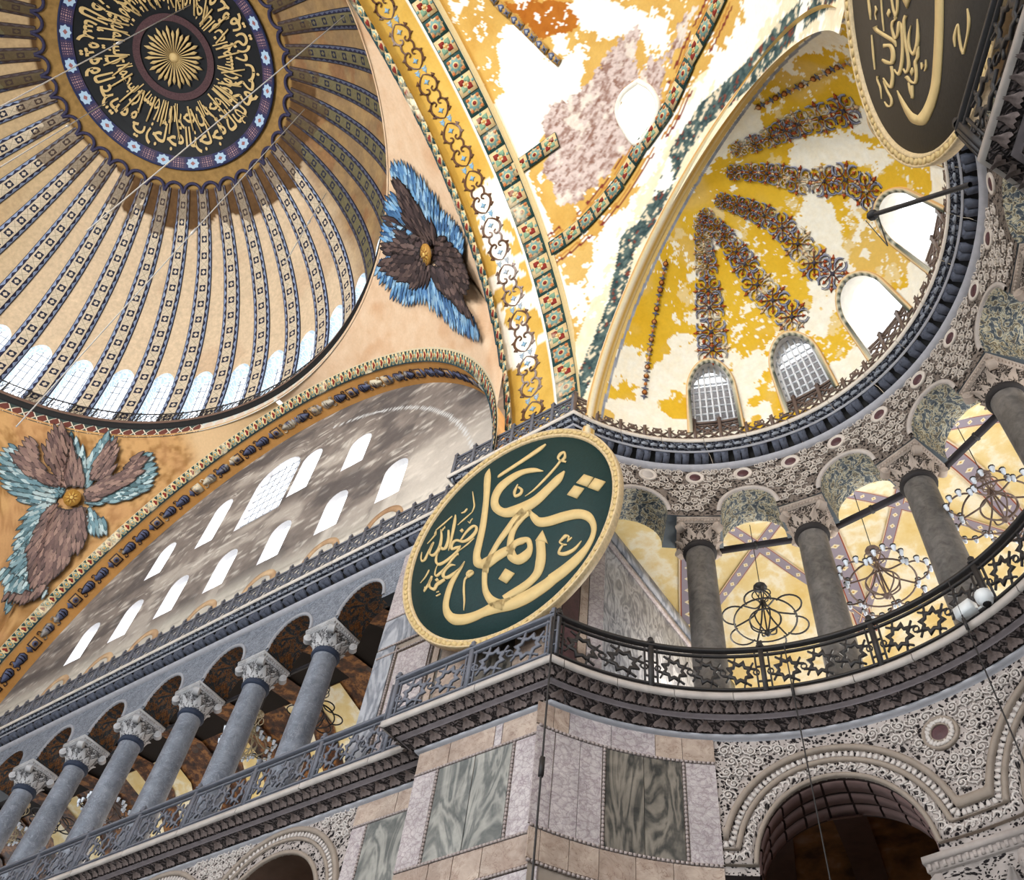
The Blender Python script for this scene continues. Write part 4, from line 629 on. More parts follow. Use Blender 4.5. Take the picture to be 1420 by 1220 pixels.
# ---------------------------------------------------------------- half dome
pol3 = lambda p: [np.array([x, y, HC[2]+math.sqrt(max(HR**2-(x-HC[0])**2-(y-HC[1])**2, .1))]) for x, y in p]
def pol3b(p): return [q if q[0] > 18.1 else np.array([q[0], q[1], AZ+math.sqrt(max(AR**2-q[1]**2, .1))]) for q in pol3(p)]
RIM, TL2, TL3, CHN = pol3(HD['rim'][0]), pol3(HD['tiles2'][0]), pol3(HD['tiles3'][0]), pol3(HD['chain'][0])
def paint_half(P):
    n = fbm(P, 1.1, 4); n2 = fbm(P, 4, 4); c = mixc(S(196, 146, 62), S(222, 184, 104), n)
    c = np.where(maskpoly(P, HD['orange'], .3)[..., None], mixc(S(160, 88, 18), S(190, 116, 36), n2), c)
    c = np.where(maskpoly(P, HD['dpanel'], .12)[..., None], mixc(S(206, 162, 84), S(224, 190, 118), n), c)
    dr, ar = pdist(P, RIM); d2, _ = pdist(P, TL2)
    c = np.where(((dr < 1.25) & (dr > .4))[..., None], mixc(S(232, 210, 170), S(250, 240, 216), n2), c)
    w = maskpoly(P, HD['white'], .7) | (fbm(P+40, .55, 6, .62) > .63) | ((fbm(P+45, 5, 4) > .64) & (fbm(P+48, .7, 3) > .5)); c = np.where(w[..., None], WHT*(.94+.1*n2)[..., None], c)
    l = maskpoly(P, HD['lilac'], .35, 1.3); st = fbm(P*[1, 2.8, 2.8], 3.2, 5, .65); lc = mixc(S(150, 116, 104), S(214, 196, 190), sstep(.3, .62, st)); lc = mixc(lc, S(128, 84, 66), sstep(.4, .3, fbm(P*[1, 2, 2]+7, 4., 4))*.8); lc = mixc(lc, S(240, 228, 214), sstep(.58, .68, fbm(P+77, 2.2, 4))*.7); c = np.where(l[..., None], lc, c)
    q = fbm(P, 5.5, 3); k = dr < .42+.12*(q-.5)
    c = np.where(k[..., None], mixc(S(40, 62, 66), S(98, 116, 112), sstep(.35, .65, q)), c); c = np.where((k & (q > .62))[..., None], S(222, 208, 180), c); c = np.where((k & (q < .33))[..., None], S(122, 62, 48), c)
    c = np.where((k & (fbm(P+60, .9, 4) > .66))[..., None], WHT, c)
    for dd, co in ((.47, S(190, 130, 60)), (.62, S(126, 52, 40))): c = np.where(((np.abs(d2-dd) < .045) & (fbm(P, 1.5, 2) > .4))[..., None], co, c)
    return c
def half(a0, a1, e0, e1, na, ne):
    Sg, Tg = np.meshgrid(np.linspace(a0, a1, na), np.linspace(e0, e1, ne), indexing='ij'); P = fh(Sg, Tg); return P
import bmesh
def cutmesh(me, cuts):
    bm = bmesh.new(); bm.from_mesh(me)
    for co, no in cuts: bmesh.ops.bisect_plane(bm, geom=bm.verts[:]+bm.edges[:]+bm.faces[:], plane_co=co, plane_no=no, clear_inner=True)
    bm.to_mesh(me); bm.free(); return me
b = MB(); P = half(6, 84, 1, 74, 300, 280); b.grid(P, None, paint_half(P))
for (a0, a1, e0, e1, na, ne) in ((-90, 6, 1, 74, 40, 30), (84, 90, 1, 74, 5, 30), (-90, 90, 74, 90, 60, 8)):
    P = half(a0, a1, e0, e1, na, ne); n = fbm(P, 1.2, 3); b.grid(P, None, mixc(S(196, 146, 62), S(232, 200, 140), n))
me = b.mesh('half_dome', M['plaster'], True)
me = cutmesh(me, [((E2[0], E2[1], 0), tuple(NC)), ((18.25, 0, 0), (1, 0, 0))])
# the half dome's own window: an opening cut through the shell
bm = bmesh.new(); bm.from_mesh(me); wp = HD['win'][0]; wc = np.mean(wp, 0)
k = np.array([inpoly(np.array([f.calc_center_median()[0]]), np.array([f.calc_center_median()[1]]), wp)[0] if abs(f.calc_center_median()[0]-wc[0]) < 2 and abs(f.calc_center_median()[1]-wc[1]) < 2 and f.calc_center_median()[2] > 28 else False for f in bm.faces])
bmesh.ops.delete(bm, geom=[f for f, q in zip(bm.faces[:], k) if q], context='FACES'); bm.to_mesh(me); bm.free()
hd = mobj('half_dome_ceiling', me, kind='structure')
p3 = pol3(wp); nrm = np.mean(p3, 0)-HC; nrm /= np.linalg.norm(nrm); b = MB(); p3c = spline([*p3, p3[0]], 4); b.grid(np.stack([p3c, p3c+nrm*.6], 1), None, S(246, 240, 228)); b.build('window_reveal', M['plaster'], hd)
w_ = empty('window_90'); tag(w_, kind='structure'); b = MB(); b.ngon(p3c[:-1]+nrm*.55); b.build('pane', M['glass'], w_); b = MB(); b.tube(p3c[:-1]-nrm*.03, .1, 6, True, S(246, 240, 228)); b.build('window_surround', M['plaster'], hd, True)
def tiles_on(poly, parent, off=.06, name='painted_tile', size=1.):
    s = 0; A = np.array(poly); L = np.concatenate([[0], np.cumsum(np.linalg.norm(np.diff(A, axis=0), axis=1))]); q = np.arange(.3, L[-1], .8*size); 
    for i, t in enumerate(q):
        j = min(np.searchsorted(L, t)-1, len(A)-2); f = (t-L[j])/(L[j+1]-L[j]); p = A[j]+(A[j+1]-A[j])*f; n_ = p-HC; n_ /= np.linalg.norm(n_); p = HC+n_*(HR-off)
        tg = A[j+1]-A[j]; tg -= n_*(tg@n_); tg /= np.linalg.norm(tg); o = mobj(name, TM['rosette' if i % 2 else 'hearts'], parent); frame(o, p, np.cross(tg, -n_)*size*.8, tg*size, -n_)
tiles_on(TL2, hd, size=.92); tiles_on(TL3, hd, size=.92)
b = MB(); poly2(b, [(-.2, -.35), (.2, -.35), (.2, .35), (-.2, .35)], .02, S(190, 150, 84)); poly2(b, heart2(.2, 0, (0, -.16)), .035, S(96, 104, 136)); poly2(b, heart2(.1, 0, (0, -.15)), .045, S(170, 180, 196)); poly2(b, star(4, .09, .2, math.pi/4, (0, .2)), .04, S(110, 116, 136)); poly2(b, circ2(.06, 8, (0, .2)), .05, S(70, 56, 50))
CHM = b.mesh('chain_motif', M['tile']); keep = TM['rosette'], TM['hearts']; TM['rosette'] = TM['hearts'] = CHM; tiles_on(CHN, hd, size=.9, name='chain_motif'); TM['rosette'], TM['hearts'] = keep
# eastern half dome and apse wall that close the far end of the nave
Sg, Tg = np.meshgrid(np.linspace(90, 270, 60), np.linspace(0, 89, 30), indexing='ij'); a_, e_ = np.radians(Sg), np.radians(Tg); P = np.stack([-15.4+HR*np.cos(e_)*np.cos(a_), HR*np.cos(e_)*np.sin(a_), 23.6+HR*np.sin(e_)], -1); n = fbm(P, .8, 3)
MB().grid(P, None, mixc(S(176, 130, 70), S(214, 178, 120), n)).build('east_half_dome_ceiling', M['plaster'], smooth=True, kind='structure')
a_ = np.radians(np.linspace(90, 270, 60)); MB().grid(np.stack([np.stack([-15.4+17*np.cos(a_), 17*np.sin(a_), 0*a_+z], -1) for z in (0, 12, 23.8)], 1), None, S(150, 130, 116)).build('wall_apse', M['plaster'], kind='structure')
# ---------------------------------------------------------------- conch of the exedra
CWN = [(113.2, 6.4, 11, 26, 8.8), (86.2, 6.7, 11, 26, 8.8), (59.5, 7.4, 11, 26, 8.8), (32.8, 7.2, 11, 26, 8.8), (6, 7, 11, 26, 8.8)]
def paint_conch(P):
    n = fbm(P, 1.3, 4); n2 = fbm(P, 5, 4); c = mixc(S(222, 170, 26), S(234, 192, 62), n); c = mixc(c, S(228, 190, 110), sstep(.5, .64, fbm(P+8, .6, 3))*.7)
    w = maskpoly(P, CW, .75, 1.0); sp = ((fbm(P+20, 2.6, 5, .65) > .62) & (fbm(P+55, .45, 3) > .45)) | ((fbm(P+25, 7, 3) > .66) & (fbm(P+50, .8, 3) > .5)); w |= sp
    lowb = (P[..., 2] < 25.5+1.8*(fbm(P+70, .8, 4)-.35)) & (fbm(P+12, .7, 3) > .45); w |= lowb
    c = np.where(w[..., None], mixc(S(246, 232, 202), S(255, 251, 240), n2), c); cr = (fbm(P+90, 1.4, 5, .65) > .63) & ~w
    c = np.where(cr[..., None], mixc(c, S(238, 214, 160), .75+0*n2), c)
    d = (P-CC)@NC; c = np.where((d > -.32)[..., None], S(224, 190, 120), c); c = np.where(((d > -.42) & (d < -.33))[..., None], mixc(S(84, 100, 128), S(190, 190, 196), n2), c)
    return c
cw, cr_ = MB(), MB()
arcwall(fc, -34, 149.2, 7, 36, CWN, .75, cw, cr_, ds=.4, rows=60, n=34, paint=paint_conch)
Sg, Tg = np.meshgrid(np.linspace(-34, 149.2, 420), np.linspace(36, 89.9, 130), indexing='ij'); P = fc(Sg, Tg, 0.); cw.grid(P, None, paint_conch(P))
conch = cw.build('conch_ceiling', M['plaster'], smooth=True, kind='structure'); cr_.build('window_reveal', plain('pale_reveal', S(222, 216, 208), .15, 5), conch)
TD = np.array([.859, -.512, 0]); g = np.linspace(-.06, math.pi+.06, 90); rimv = lambda r, o: np.array([*E2, CC[2]])+r*np.cos(g)[:, None]*TD+r*np.sin(g)[:, None]*np.array([0, 0, 1])+NC*o
prf = [(6.2, -.2), (6.17, -.1), (6.15, .02), (6.15, .1), (6.2, .15), (6.3, .16), (6.36, .12)]; cols = [S(226, 206, 160), S(206, 160, 70), S(240, 230, 206), S(232, 214, 170), S(206, 150, 70), S(236, 226, 200), S(200, 150, 80)]
b = MB(); b.grid(np.stack([rimv(*p) for p in prf], 1), None, np.broadcast_to(np.array(cols), (90, 7, 3))); b.build('conch_trim', M['plaster'], smooth=True, kind='structure')
def arabesque():
    b = MB(); bl, rd, dk = S(140, 142, 160), S(164, 74, 34), S(112, 58, 34)
    poly2(b, star(4, .05, .13, math.pi/4), .03, S(66, 60, 72))
    for i in range(4):
        a = math.pi/2*i+math.pi/4; R2 = lambda x, y: (x*math.cos(a)-y*math.sin(a), x*math.sin(a)+y*math.cos(a))
        for s_ in (-1, 1):
            stroke(b, [R2(.16, s_*.02), R2(.26, s_*.17), R2(.42, s_*.19), R2(.54, s_*.07)], [.025, .06, .07, .02], .025, bl)
            stroke(b, [R2(.16, s_*.02), R2(.24, s_*.13), R2(.42, s_*.15), R2(.5, s_*.04)], .014, .03, S(80, 74, 78))
            poly2(b, [R2(.3, s_*.2), R2(.36, s_*.27), R2(.42, s_*.19)], .025, bl)
        stroke(b, [R2(.08, 0), R2(.34, 0)], .03, .03, dk, 1); poly2(b, star(3, .03, .075, a, R2(.36, 0)), .035, rd)
        a2 = math.pi/2*i; c2 = (.33*math.cos(a2), .33*math.sin(a2)); poly2(b, circ2(.06, 8, c2), .03, dk); poly2(b, circ2(.04, 8, c2), .04, S(200, 170, 120)); stroke(b, [(.1*math.cos(a2), .1*math.sin(a2)), c2, (.5*math.cos(a2), .5*math.sin(a2))], .03, .025, rd, 2); poly2(b, star(3, .03, .09, a2, (.47*math.cos(a2), .47*math.sin(a2))), .035, rd)
    return b.mesh('arabesque', M['tilec'])
m = Mat('conch_motif_paint', .7, .2); n = m.noise(m.pos(), 1.1, 5, .65); k = m.ramp(n, [(.53, 0.), (.6, 1.)]); M['tilec'] = m.out(m.mix(k*.6, m.col(), S(240, 222, 180)))
AB = arabesque()
b = MB(); dk = S(116, 66, 30)
for y in (-.3, 0, .3): poly2(b, circ2(.09 if y else .05, 8, (0, y)), .03, dk); poly2(b, circ2(.055, 8, (0, y)), .04, S(190, 120, 60)); poly2(b, star(4, .04, .12, 0, (0, y+.15)), .025, S(96, 98, 118))
stroke(b, [(0, -.45), (0, .45)], .03, .02, dk, 1); THIN = b.mesh('stem_motif', M['tilec'])
for si, st in enumerate(STRIPS):
    A = np.array([(x, y) for x, y in st]); A = np.column_stack([A, CC[2]+np.sqrt(np.clip(CR**2-((A-E2)**2).sum(1), .3, None))]); A = spline(A, 8); L = np.concatenate([[0], np.cumsum(np.linalg.norm(np.diff(A, axis=0), axis=1))]); thin = si in (0, 6)
    t = .1
    while t < L[-1]-.3:
        j = min(np.searchsorted(L, t), len(A)-2); p = A[j]; n_ = (p-CC)/np.linalg.norm(p-CC); p = CC+n_*(CR-.03); tg = A[j+1]-A[j]; tg -= n_*(tg@n_); tg /= np.linalg.norm(tg)
        sz = 1. if thin else (.5+.5*min(1, t/3.)); o = mobj('stem_motif' if thin else 'arabesque', THIN if thin else AB, conch); frame(o, p, np.cross(tg, -n_)*sz, tg*sz, -n_); t += .95 if thin else .78*sz
# window surrounds, grilles, panes of the conch
for wi, op in enumerate(CWN):
    s, t = outline(op, 24); sc_, hw, ob, ts, ri = op; b = MB(); big = (sc_, hw+1.1, ob, ts, ri+1.2); bigger = (sc_, hw+1.5, ob, ts, ri+1.6); s2, t2 = outline(big, 24); s3, t3 = outline(bigger, 24)
    pat = np.where((np.arange(len(s)) % 2 == 0)[:, None], S(70, 78, 70), S(196, 190, 170))
    b.grid(np.stack([fc(s, t, -.02), fc(s, t, -.05), fc((s+s2)/2, (t+t2)/2, -.06), fc(s2, t2, -.06), fc(s3, t3, -.05), fc(s3, t3, 0.)], 1), None, np.stack([pat*.8+.1, pat, pat, np.broadcast_to(S(232, 206, 160), pat.shape), np.broadcast_to(S(214, 160, 104), pat.shape), np.broadcast_to(S(222, 190, 130), pat.shape)], 1)); b.build('window_surround', M['plaster'], conch)
    w_ = empty('window_%d' % (50+wi)); tag(w_, kind='structure'); b = MB(); b.ngon(fc(s, t, .62)); b.build('pane', M['glass'], w_)
    if wi < 2:
        for q in np.linspace(-hw*.85, hw*.85, 7): b = MB(); e_ = fc(np.array([sc_+q, sc_+q]), np.array([ob, float(arch_t(op, np.array([sc_+q]))[0])]), .3); b.bar(e_[0], e_[1], .055, .05); b.build('grille_bar', M['white'], w_)
        for q in np.arange(12.5, 34, 2.4):
            h = hw if q < ts else hw*math.sqrt(max(0, 1-((q-ts)/ri)**2)); e_ = fc(np.array([sc_-h, sc_+h]), np.array([q, q]), .3); b = MB(); b.bar(e_[0], e_[1], .055, .05); b.build('grille_bar', M['white'], w_)
        b = MB(); e_ = fc(np.array([sc_]), np.array([24.]), 1.2)[0]; d = e_-CC; d[2] = 0; d /= np.linalg.norm(d); p_ = np.array([-d[1], d[0], 0]); b.box(e_+d*.3, p_*1.4, d*.1, (0, 0, 2.2)); b.build('wall_outer', plain('dark_outer_wall', S(70, 60, 56), .3, 2), kind='structure')
# ---------------------------------------------------------------- tympanum wall with its two rows of windows
def ft(s, t, d): return np.stack([s, 17.6+d+0*s, t+0*s], -1)
LOWW = [(x, .6, 28.3, 30.1, .6) for x in (-9.75, -6.65, -3.6, -.5, 2.7, 5.85, 8.98)]
UPW = [(-6.85, .58, 32.4, 34.2, .6), (-3.5, .6, 32.8, 35.5, .6), (.15, 1.42, 32.4, 35.6, 1.3), (2.45, .62, 32.9, 35.5, .6), (5.85, .62, 32.5, 34.2, .6)]
def paint_tym(P):
    Q = P*[.55, 1, 1.]; n = fbm(Q, .7, 5); n2 = fbm(P*[1, 1, 1.6], 2.4, 4); c = mixc(S(98, 90, 86), S(146, 134, 126), n2); c = mixc(c, S(182, 172, 162), sstep(.54, .66, n)*.7)
    st = fbm(P*[.4, 1, 2.2], 3.2, 5, .62); c = mixc(c, S(216, 208, 198), sstep(.57, .66, st)*.6); c = mixc(c, S(78, 72, 72), sstep(.46, .36, n)*.7); gr = fbm(P*[.5, 1, 3.2], 6, 4); c = c*(.8+.4*gr)[..., None]
    c = mixc(c, S(222, 214, 200), sstep(28.4, 26.5, P[..., 2]+1.6*(n-.5))*.7); c = mixc(c, S(222, 212, 200), sstep(8.5, 10.5, P[..., 0]+2*(n-.5))*sstep(32, 29, P[..., 2])*.6)
    j = (np.abs((P[..., 2]*1.0) % 2.35-1.2) < .03); c = np.where((j & (n2 > .4))[..., None], c*.75, c)
    d = np.abs(np.hypot(P[..., 0], P[..., 2]-24.2)-13.7) < .05; return np.where((d & (P[..., 0] > 3))[..., None], S(206, 206, 206), c)
tw, trv = MB(), MB()
arcwall(ft, -15.2, 15.2, 24.4, 31.7, LOWW, .3, tw, trv, ds=.12, rows=50, n=10, paint=paint_tym)
arcwall(ft, -15.2, 15.2, 31.7, 39.6, UPW, .3, tw, trv, ds=.12, rows=54, n=12, paint=paint_tym)
wn = tw.build('wall_north', M['plaster'], smooth=True, kind='structure'); trv.build('window_reveal', plain('reveal_white', S(226, 222, 222), .12, 4), wn)
for i, op in enumerate(LOWW+UPW):
    s, t = outline(op, 14); w_ = empty('window_%d' % (60+i)); tag(w_, kind='structure'); b = MB(); b.ngon(ft(s, t, .24)); b.build('pane', M['glass'], w_)
    if op[1] < 1: continue
    b = MB(); x, hw, z0, zs, ri = op
    for q in np.linspace(-hw, hw, 4 if hw < 1 else 7)[1:-1]: b.bar((x+q, 17.8, z0), (x+q, 17.8, zs+ri*.8), .04, .04, (0, 1, 0))
    for z in np.arange(z0+.5, zs+ri, .6): b.bar((x-hw, 17.8, z), (x+hw, 17.8, z), .04, .04)
    b.build('lattice', M['lead'], w_)
for x in (-9.7, -6.7, -3.8, -.3, 3.0, 6.25, 9.3):
    a = np.linspace(math.pi, 0, 16); b = MB(); pr = [(.95, 0), (.95, -.03), (.66, -.03), (.66, 0)]
    b.grid(np.stack([np.stack([x+r*np.cos(a), 17.6+d+0*a, 26.5+r*np.sin(a)], -1) for r, d in pr], 1), None, mixc(S(140, 98, 66), S(226, 196, 158), fbm(np.stack([a, a*0+x, a*0], -1), 2.)).reshape(16, 1, 3)); b.build('brick_arch', M['plaster'], wn)
# ---------------------------------------------------------------- the two great cornices
def cornice(z0, names, mats, profs):
    root = empty('great_cornice', (0, 0, 0)); tag(root, kind='structure')
    for nm, mt, pf in zip(names, mats, profs):
        P, uv = sweep([(o, z0+z) for o, z in pf])
        if nm not in ('ledge', 'cyma', 'lower_cyma', 'block_course'): MB().grid(P, uv).build(nm, M[mt], root); continue
        i = 0
        while i < len(P)-1:
            k = 2 if i < 39 else (1 if i == 39 else 4); j = min(i+k, len(P)-1); Q_ = P[i:j+1].copy(); d = Q_[-1]-Q_[0]; L = np.linalg.norm(d[1]); g_ = .012/max(L, .1)
            Q_[0] = Q_[0]+(Q_[1]-Q_[0])*min(.2, .014/max(np.linalg.norm(Q_[1, 1]-Q_[0, 1]), .02)); o = MB(); o.grid(Q_, uv[i:j+1]); ob = o.build(nm+'_stone', M[mt], root); ob.location.z = float(RNG.normal()*.004); i = j
    return root
M['ledgeu'] = plain('upper_ledge_stone', S(214, 204, 194), .2, 3); M['fillu'] = plain('upper_fillet', S(178, 176, 182), .2, 5)
M['edge'] = plain('worn_fillet', S(128, 118, 120), .25, 5)
cg = cornice(ZG, ['ledge', 'cyma', 'fillet', 'lower_cyma', 'base_fillet'], ['slabu', 'cyma', 'edge', 'cyma', 'fillu'],
    [[(-.6, 0.02), (.75, 0), (.75, -.14), (.69, -.155)], [(.69, -.15), (.63, -.2), (.52, -.3), (.46, -.33)], [(.46, -.33), (.44, -.36), (.38, -.37), (.36, -.4)], [(.36, -.4), (.3, -.44), (.18, -.54), (.12, -.57)], [(.12, -.57), (.11, -.62), (.04, -.63), (-.02, -.68)]])
cu = cornice(ZU, ['ledge', 'cyma', 'fillet', 'block_course', 'base_fillet'], ['ledgeu', 'cymau', 'fillu', 'black', 'fillu'],  # block course near-black: recess shade between modillions put into its colour
    [[(-.6, .02), (.75, 0), (.75, -.13), (.71, -.14)], [(.7, -.13), (.64, -.16), (.54, -.25), (.5, -.26)], [(.5, -.26), (.48, -.29), (.45, -.3)], [(.45, -.3), (.3, -.3), (.14, -.48), (.15, -.5)], [(.17, -.49), (.15, -.55), (.06, -.6), (-.02, -.62)]])
def inframe(p, z, lim=60):
    d = Vector((p[0], p[1], z))-Vector(CAM); m = SC.camera.matrix_world.to_3x3(); x, y, w = d @ m.col[0], d @ m.col[1], -(d @ m.col[2]); return w > 0 and abs(x/w*1286) < 710+lim and abs(y/w*1286) < 610+lim
def leafmesh(w, h, out, mat, name, n=4):
    b = MB(); G = []
    for i in range(n+1):
        f = i/n; ww = w*(.55+.45*math.sin(math.pi*min(1, f*1.1+.15)))*(1-.55*f**3); y = out*(f**1.6); z = h*f-.05*f**4; G.append([(-ww, y-.03, z), (-ww*.4, y+.02, z), (0, y-.015, z), (ww*.4, y+.02, z), (ww, y-.03, z)])
    b.grid(np.array(G)); return b.mesh(name, mat)
LF = leafmesh(.115, .17, .2, plain('acanthus_stone', S(112, 98, 94), .45, 14), 'acanthus_leaf'); LF2 = leafmesh(.17, .16, .2, LF.materials[0], 'acanthus_leaf')
def put_along(me, name, parent, o, z, step, part='all', s0=0., flipz=False, lift=0):
    k = 0
    for p, t in along(o, part, step, s0):
        if not inframe(p, z): continue
        ob = mobj(name, me, parent); nv = (t[1], -t[0], 0); frame(ob, (p[0], p[1], z), (t[0], t[1], 0), nv, (0, 0, 1)); k += 1
        if k >= 300: break
    return k
put_along(LF, 'acanthus_leaf', cg, .54, ZG-.345, .262); put_along(LF2, 'acanthus_leaf', cg, .2, ZG-.585, .46)
b = MB(); b.bx(-.2, -.015, -.22, .15, -.1, .08); b.bx(.015, .2, -.22, .15, -.1, .08); b.bx(-.21, .21, -.2, .17, .07, .1); b.bx(-.14, -.07, .13, .17, -.07, .04); b.bx(.07, .14, .13, .17, -.07, .04); BLK = b.mesh('modillion', plain('dark_modillion', S(92, 96, 110), .4, 9))
put_along(BLK, 'modillion', cu, .27, ZU-.38, .57)
b = MB(); b.bx(-.1, .1, -.02, .02, -.06, .06); b.bx(-.05, .05, .015, .04, -.05, .03); DEN = b.mesh('dentil', plain('dentil_stone', S(150, 154, 164), .35, 9)); put_along(DEN, 'dentil', cu, .6, ZU-.2, .27)
# ---------------------------------------------------------------- iron railings
def star_panel(r=.36, th=.05, mat='greyiron'):
    b = MB(); o = star(8, .235, r, math.pi/8); i_ = star(8, .165, r*.62, math.pi/8); P = []
    for q, y in ((o, -th/2), (o, th/2), (i_, th/2), (i_, -th/2)): P.append([(x, y, z) for x, z in q])
    b.grid(np.array(P).transpose(1, 0, 2), cu=True, cv=True)
    for a in (0, math.pi/2, math.pi, -math.pi/2):
        c, s_ = math.cos(a+math.pi/8), math.sin(a+math.pi/8)
        for sg in (-1, 1): b.bar((r*.8*c, 0, r*.8*s_), (r*1.22*c+sg*.1*s_, 0, r*1.22*s_-sg*.1*c), .04, .04, (0, 1, 0))
    for sg in (-1, 1): b.tube([(sg*.42+.075*math.cos(q), 0, .075*math.sin(q)) for q in np.linspace(0, 2*math.pi, 9)[:-1]], .022, 4, True)
    return b.mesh('star_panel', M[mat])
def post_mesh(mat, h=1.32):
    b = MB(); b.bx(-.055, .055, -.05, .05, 0, h); b.bx(-.16, -.12, -.02, .02, .08, h-.18); b.bx(.12, .16, -.02, .02, .08, h-.18); b.lathe([(.09, h-.05), (.1, h), (.05, h+.04), (.07, h+.1), (.03, h+.15), (0.004, h+.16)], 8)
    for z in (.35, .75): b.bx(-.14, .14, -.015, .015, z-.02, z+.02)
    return b.mesh('post', M[mat])
SPANEL = {k: star_panel(mat=k) for k in ('greyiron', 'iron')}; PMESH = {k: post_mesh(k) for k in ('greyiron', 'iron')}
def railing(name, label, pts, posts, mat, z0, o_, closed=False):
    # pts: plan polyline; posts: arc-length stations
    p = np.asarray(pts); d = np.linalg.norm(np.diff(p, axis=0), axis=1); s = np.concatenate([[0], np.cumsum(d)]); root = empty(name, (p[0][0], p[0][1], z0), 0, label, 'railing'); O = np.array([p[0][0], p[0][1], z0])
    def at(t): i = int(np.clip(np.searchsorted(s, t, 'right')-1, 0, len(d)-1)); f = (t-s[i])/d[i]; return p[i]+(p[i+1]-p[i])*f, (p[i+1]-p[i])/d[i]
    for nm, za, zb, hw in (('top_rail', 1.2, 1.28, .06), ('middle_rail', 1.05, 1.1, .03), ('lower_rail', .12, .17, .03), ('bottom_rail', .02, .07, .04)):
        tg = np.gradient(p, axis=0); tg /= np.linalg.norm(tg, axis=1)[:, None]; nn = np.stack([tg[:, 1], -tg[:, 0]], 1); q = lambda o, z: np.column_stack([p+nn*o, np.full(len(p), z0+z)])-O
        MB().grid(np.stack([q(-hw, za), q(hw, za), q(hw, zb), q(-hw, zb), q(-hw, za)], 1)).build(nm, M[mat], root)
    for t in posts:
        a, tg = at(t); ob = mobj('post', PMESH[mat], root); frame(ob, np.array([a[0], a[1], z0])-O, (*tg, 0), (-tg[1], tg[0], 0), (0, 0, 1))
    for t0, t1 in zip(posts[:-1], posts[1:]):
        n = max(1, int(round((t1-t0-.3)/.8)))
        for k in range(n):
            a, tg = at(t0+.15+(t1-t0-.3)*(k+.5)/n); ob = mobj('star_panel', SPANEL[mat], root); frame(ob, np.array([a[0], a[1], z0+.61])-O, (*(tg*(t1-t0-.3)/n/.84), 0), (-tg[1], tg[0], 0), (0, 0, 1))
    return root
oR = .66; c1, c2 = corner1(oR), corner2(oR)
xs = np.array([13.1-2.37*k for k in range(9)])[::-1]; pl = np.array([[xs[0], YT-oR], [13.75, YT-oR]]); pl = np.stack([np.linspace(xs[0], 13.75, 50), np.full(50, YT-oR)], 1)
railing('gallery_railing', 'grey iron star railing in front of the long straight gallery colonnade', pl, list(xs-xs[0])+[13.75-xs[0]], 'greyiron', ZG, oR)
pl = np.stack([np.linspace(XL-oR, c1[0], 10), np.full(10, YP-oR)], 1); L = c1[0]-(XL-oR); railing('gallery_railing', 'grey iron star railing under the green roundel on the projecting marble pier', pl, [.05, L/2, L-.05], 'greyiron', ZG, oR)
arc = path(oR, 'arc', 120); Ls = np.linalg.norm(np.diff(arc, axis=0), axis=1).sum(); angs = [155, 133.6, 111, 88.6, 65.5, 43, 20.5, -2]; st_ = [max(.08, math.radians(155-a_)*(RW-oR)) for a_ in angs]+[Ls-.08]
railing('gallery_railing', 'dark iron star railing curving along the round exedra gallery', arc, st_, 'iron', ZG, oR)
p2 = np.array([c2, c2+T2*2, c2+T2*4, c2+T2*6, c2+T2*8.5]); railing('gallery_railing', 'dark iron star railing in front of the brown roundel at the upper right', p2, [.08, 2.2, 4.4, 6.6, 8.4], 'iron', ZG, oR)
def lat_bay(mat, L):
    b = MB(); b.bar((0, 0, .95), (L, 0, .95), .06, .07); b.bar((0, 0, .1), (L, 0, .1), .06, .06); b.bar((0, 0, .8), (L, 0, .8), .04, .04)
    for s_ in (-1, 1): b.bar((.04, 0, .46-s_*.34), (L-.04, 0, .46+s_*.34), .05, .05); b.bar((.04, 0, .46), (L/2, 0, .46+s_*.34), .045, .04); b.bar((L-.04, 0, .46), (L/2, 0, .46+s_*.34), .045, .04)
    b.tube([(L/2+.14*math.cos(a), 0, .46+.1*math.sin(a)) for a in np.linspace(0, 2*math.pi, 11)[:-1]], .03, 4, True); b.tube([(L/2+.05*math.cos(a), 0, .46+.04*math.sin(a)) for a in np.linspace(0, 2*math.pi, 7)[:-1]], .03, 4, True)
    return b.mesh('lattice_bay', M[mat])
def post2(mat): b = MB(); b.bx(-.05, .05, -.05, .05, 0, 1.08); b.ngon([(-.07, -.05, 1.08), (.07, -.05, 1.08), (.07, .05, 1.08), (-.07, .05, 1.08)], (0, 0, .06)); b.bx(-.03, .03, -.03, .03, 1.1, 1.22); return b.mesh('post', M[mat])
def rail2(label, part, step, mat, o=.64, loc=None):
    root = empty('upper_railing', (0, 0, ZU), 0, label, 'railing'); lb, ps = lat_bay(mat, step), post2(mat); al = along(o, part, step)
    for k, (p, t) in enumerate(al):
        if not inframe(p, ZU+.5, 150): continue
        for me, nm in ((ps, 'post'), (lb, 'lattice_bay')):
            if nm == 'lattice_bay' and k == len(al)-1 and part != 'arcend': continue
            ob = mobj(nm, me, root); q = al[min(k+1, len(al)-1)][0]-p; q = q/np.linalg.norm(q) if np.linalg.norm(q) > 0 else t; frame(ob, (p[0], p[1], 0), (*q, 0), (-q[1], q[0], 0), (0, 0, 1))
rail2('grey iron lattice railing on the ledge below the windowed tympanum wall', 'tym', .715, 'greyiron'); rail2('grey iron lattice railing on the pier ledge just above the green roundel', 'pier', .745, 'greyiron'); rail2('brown iron lattice railing curving round the foot of the yellow conch', 'arcend', .752, 'bronze')
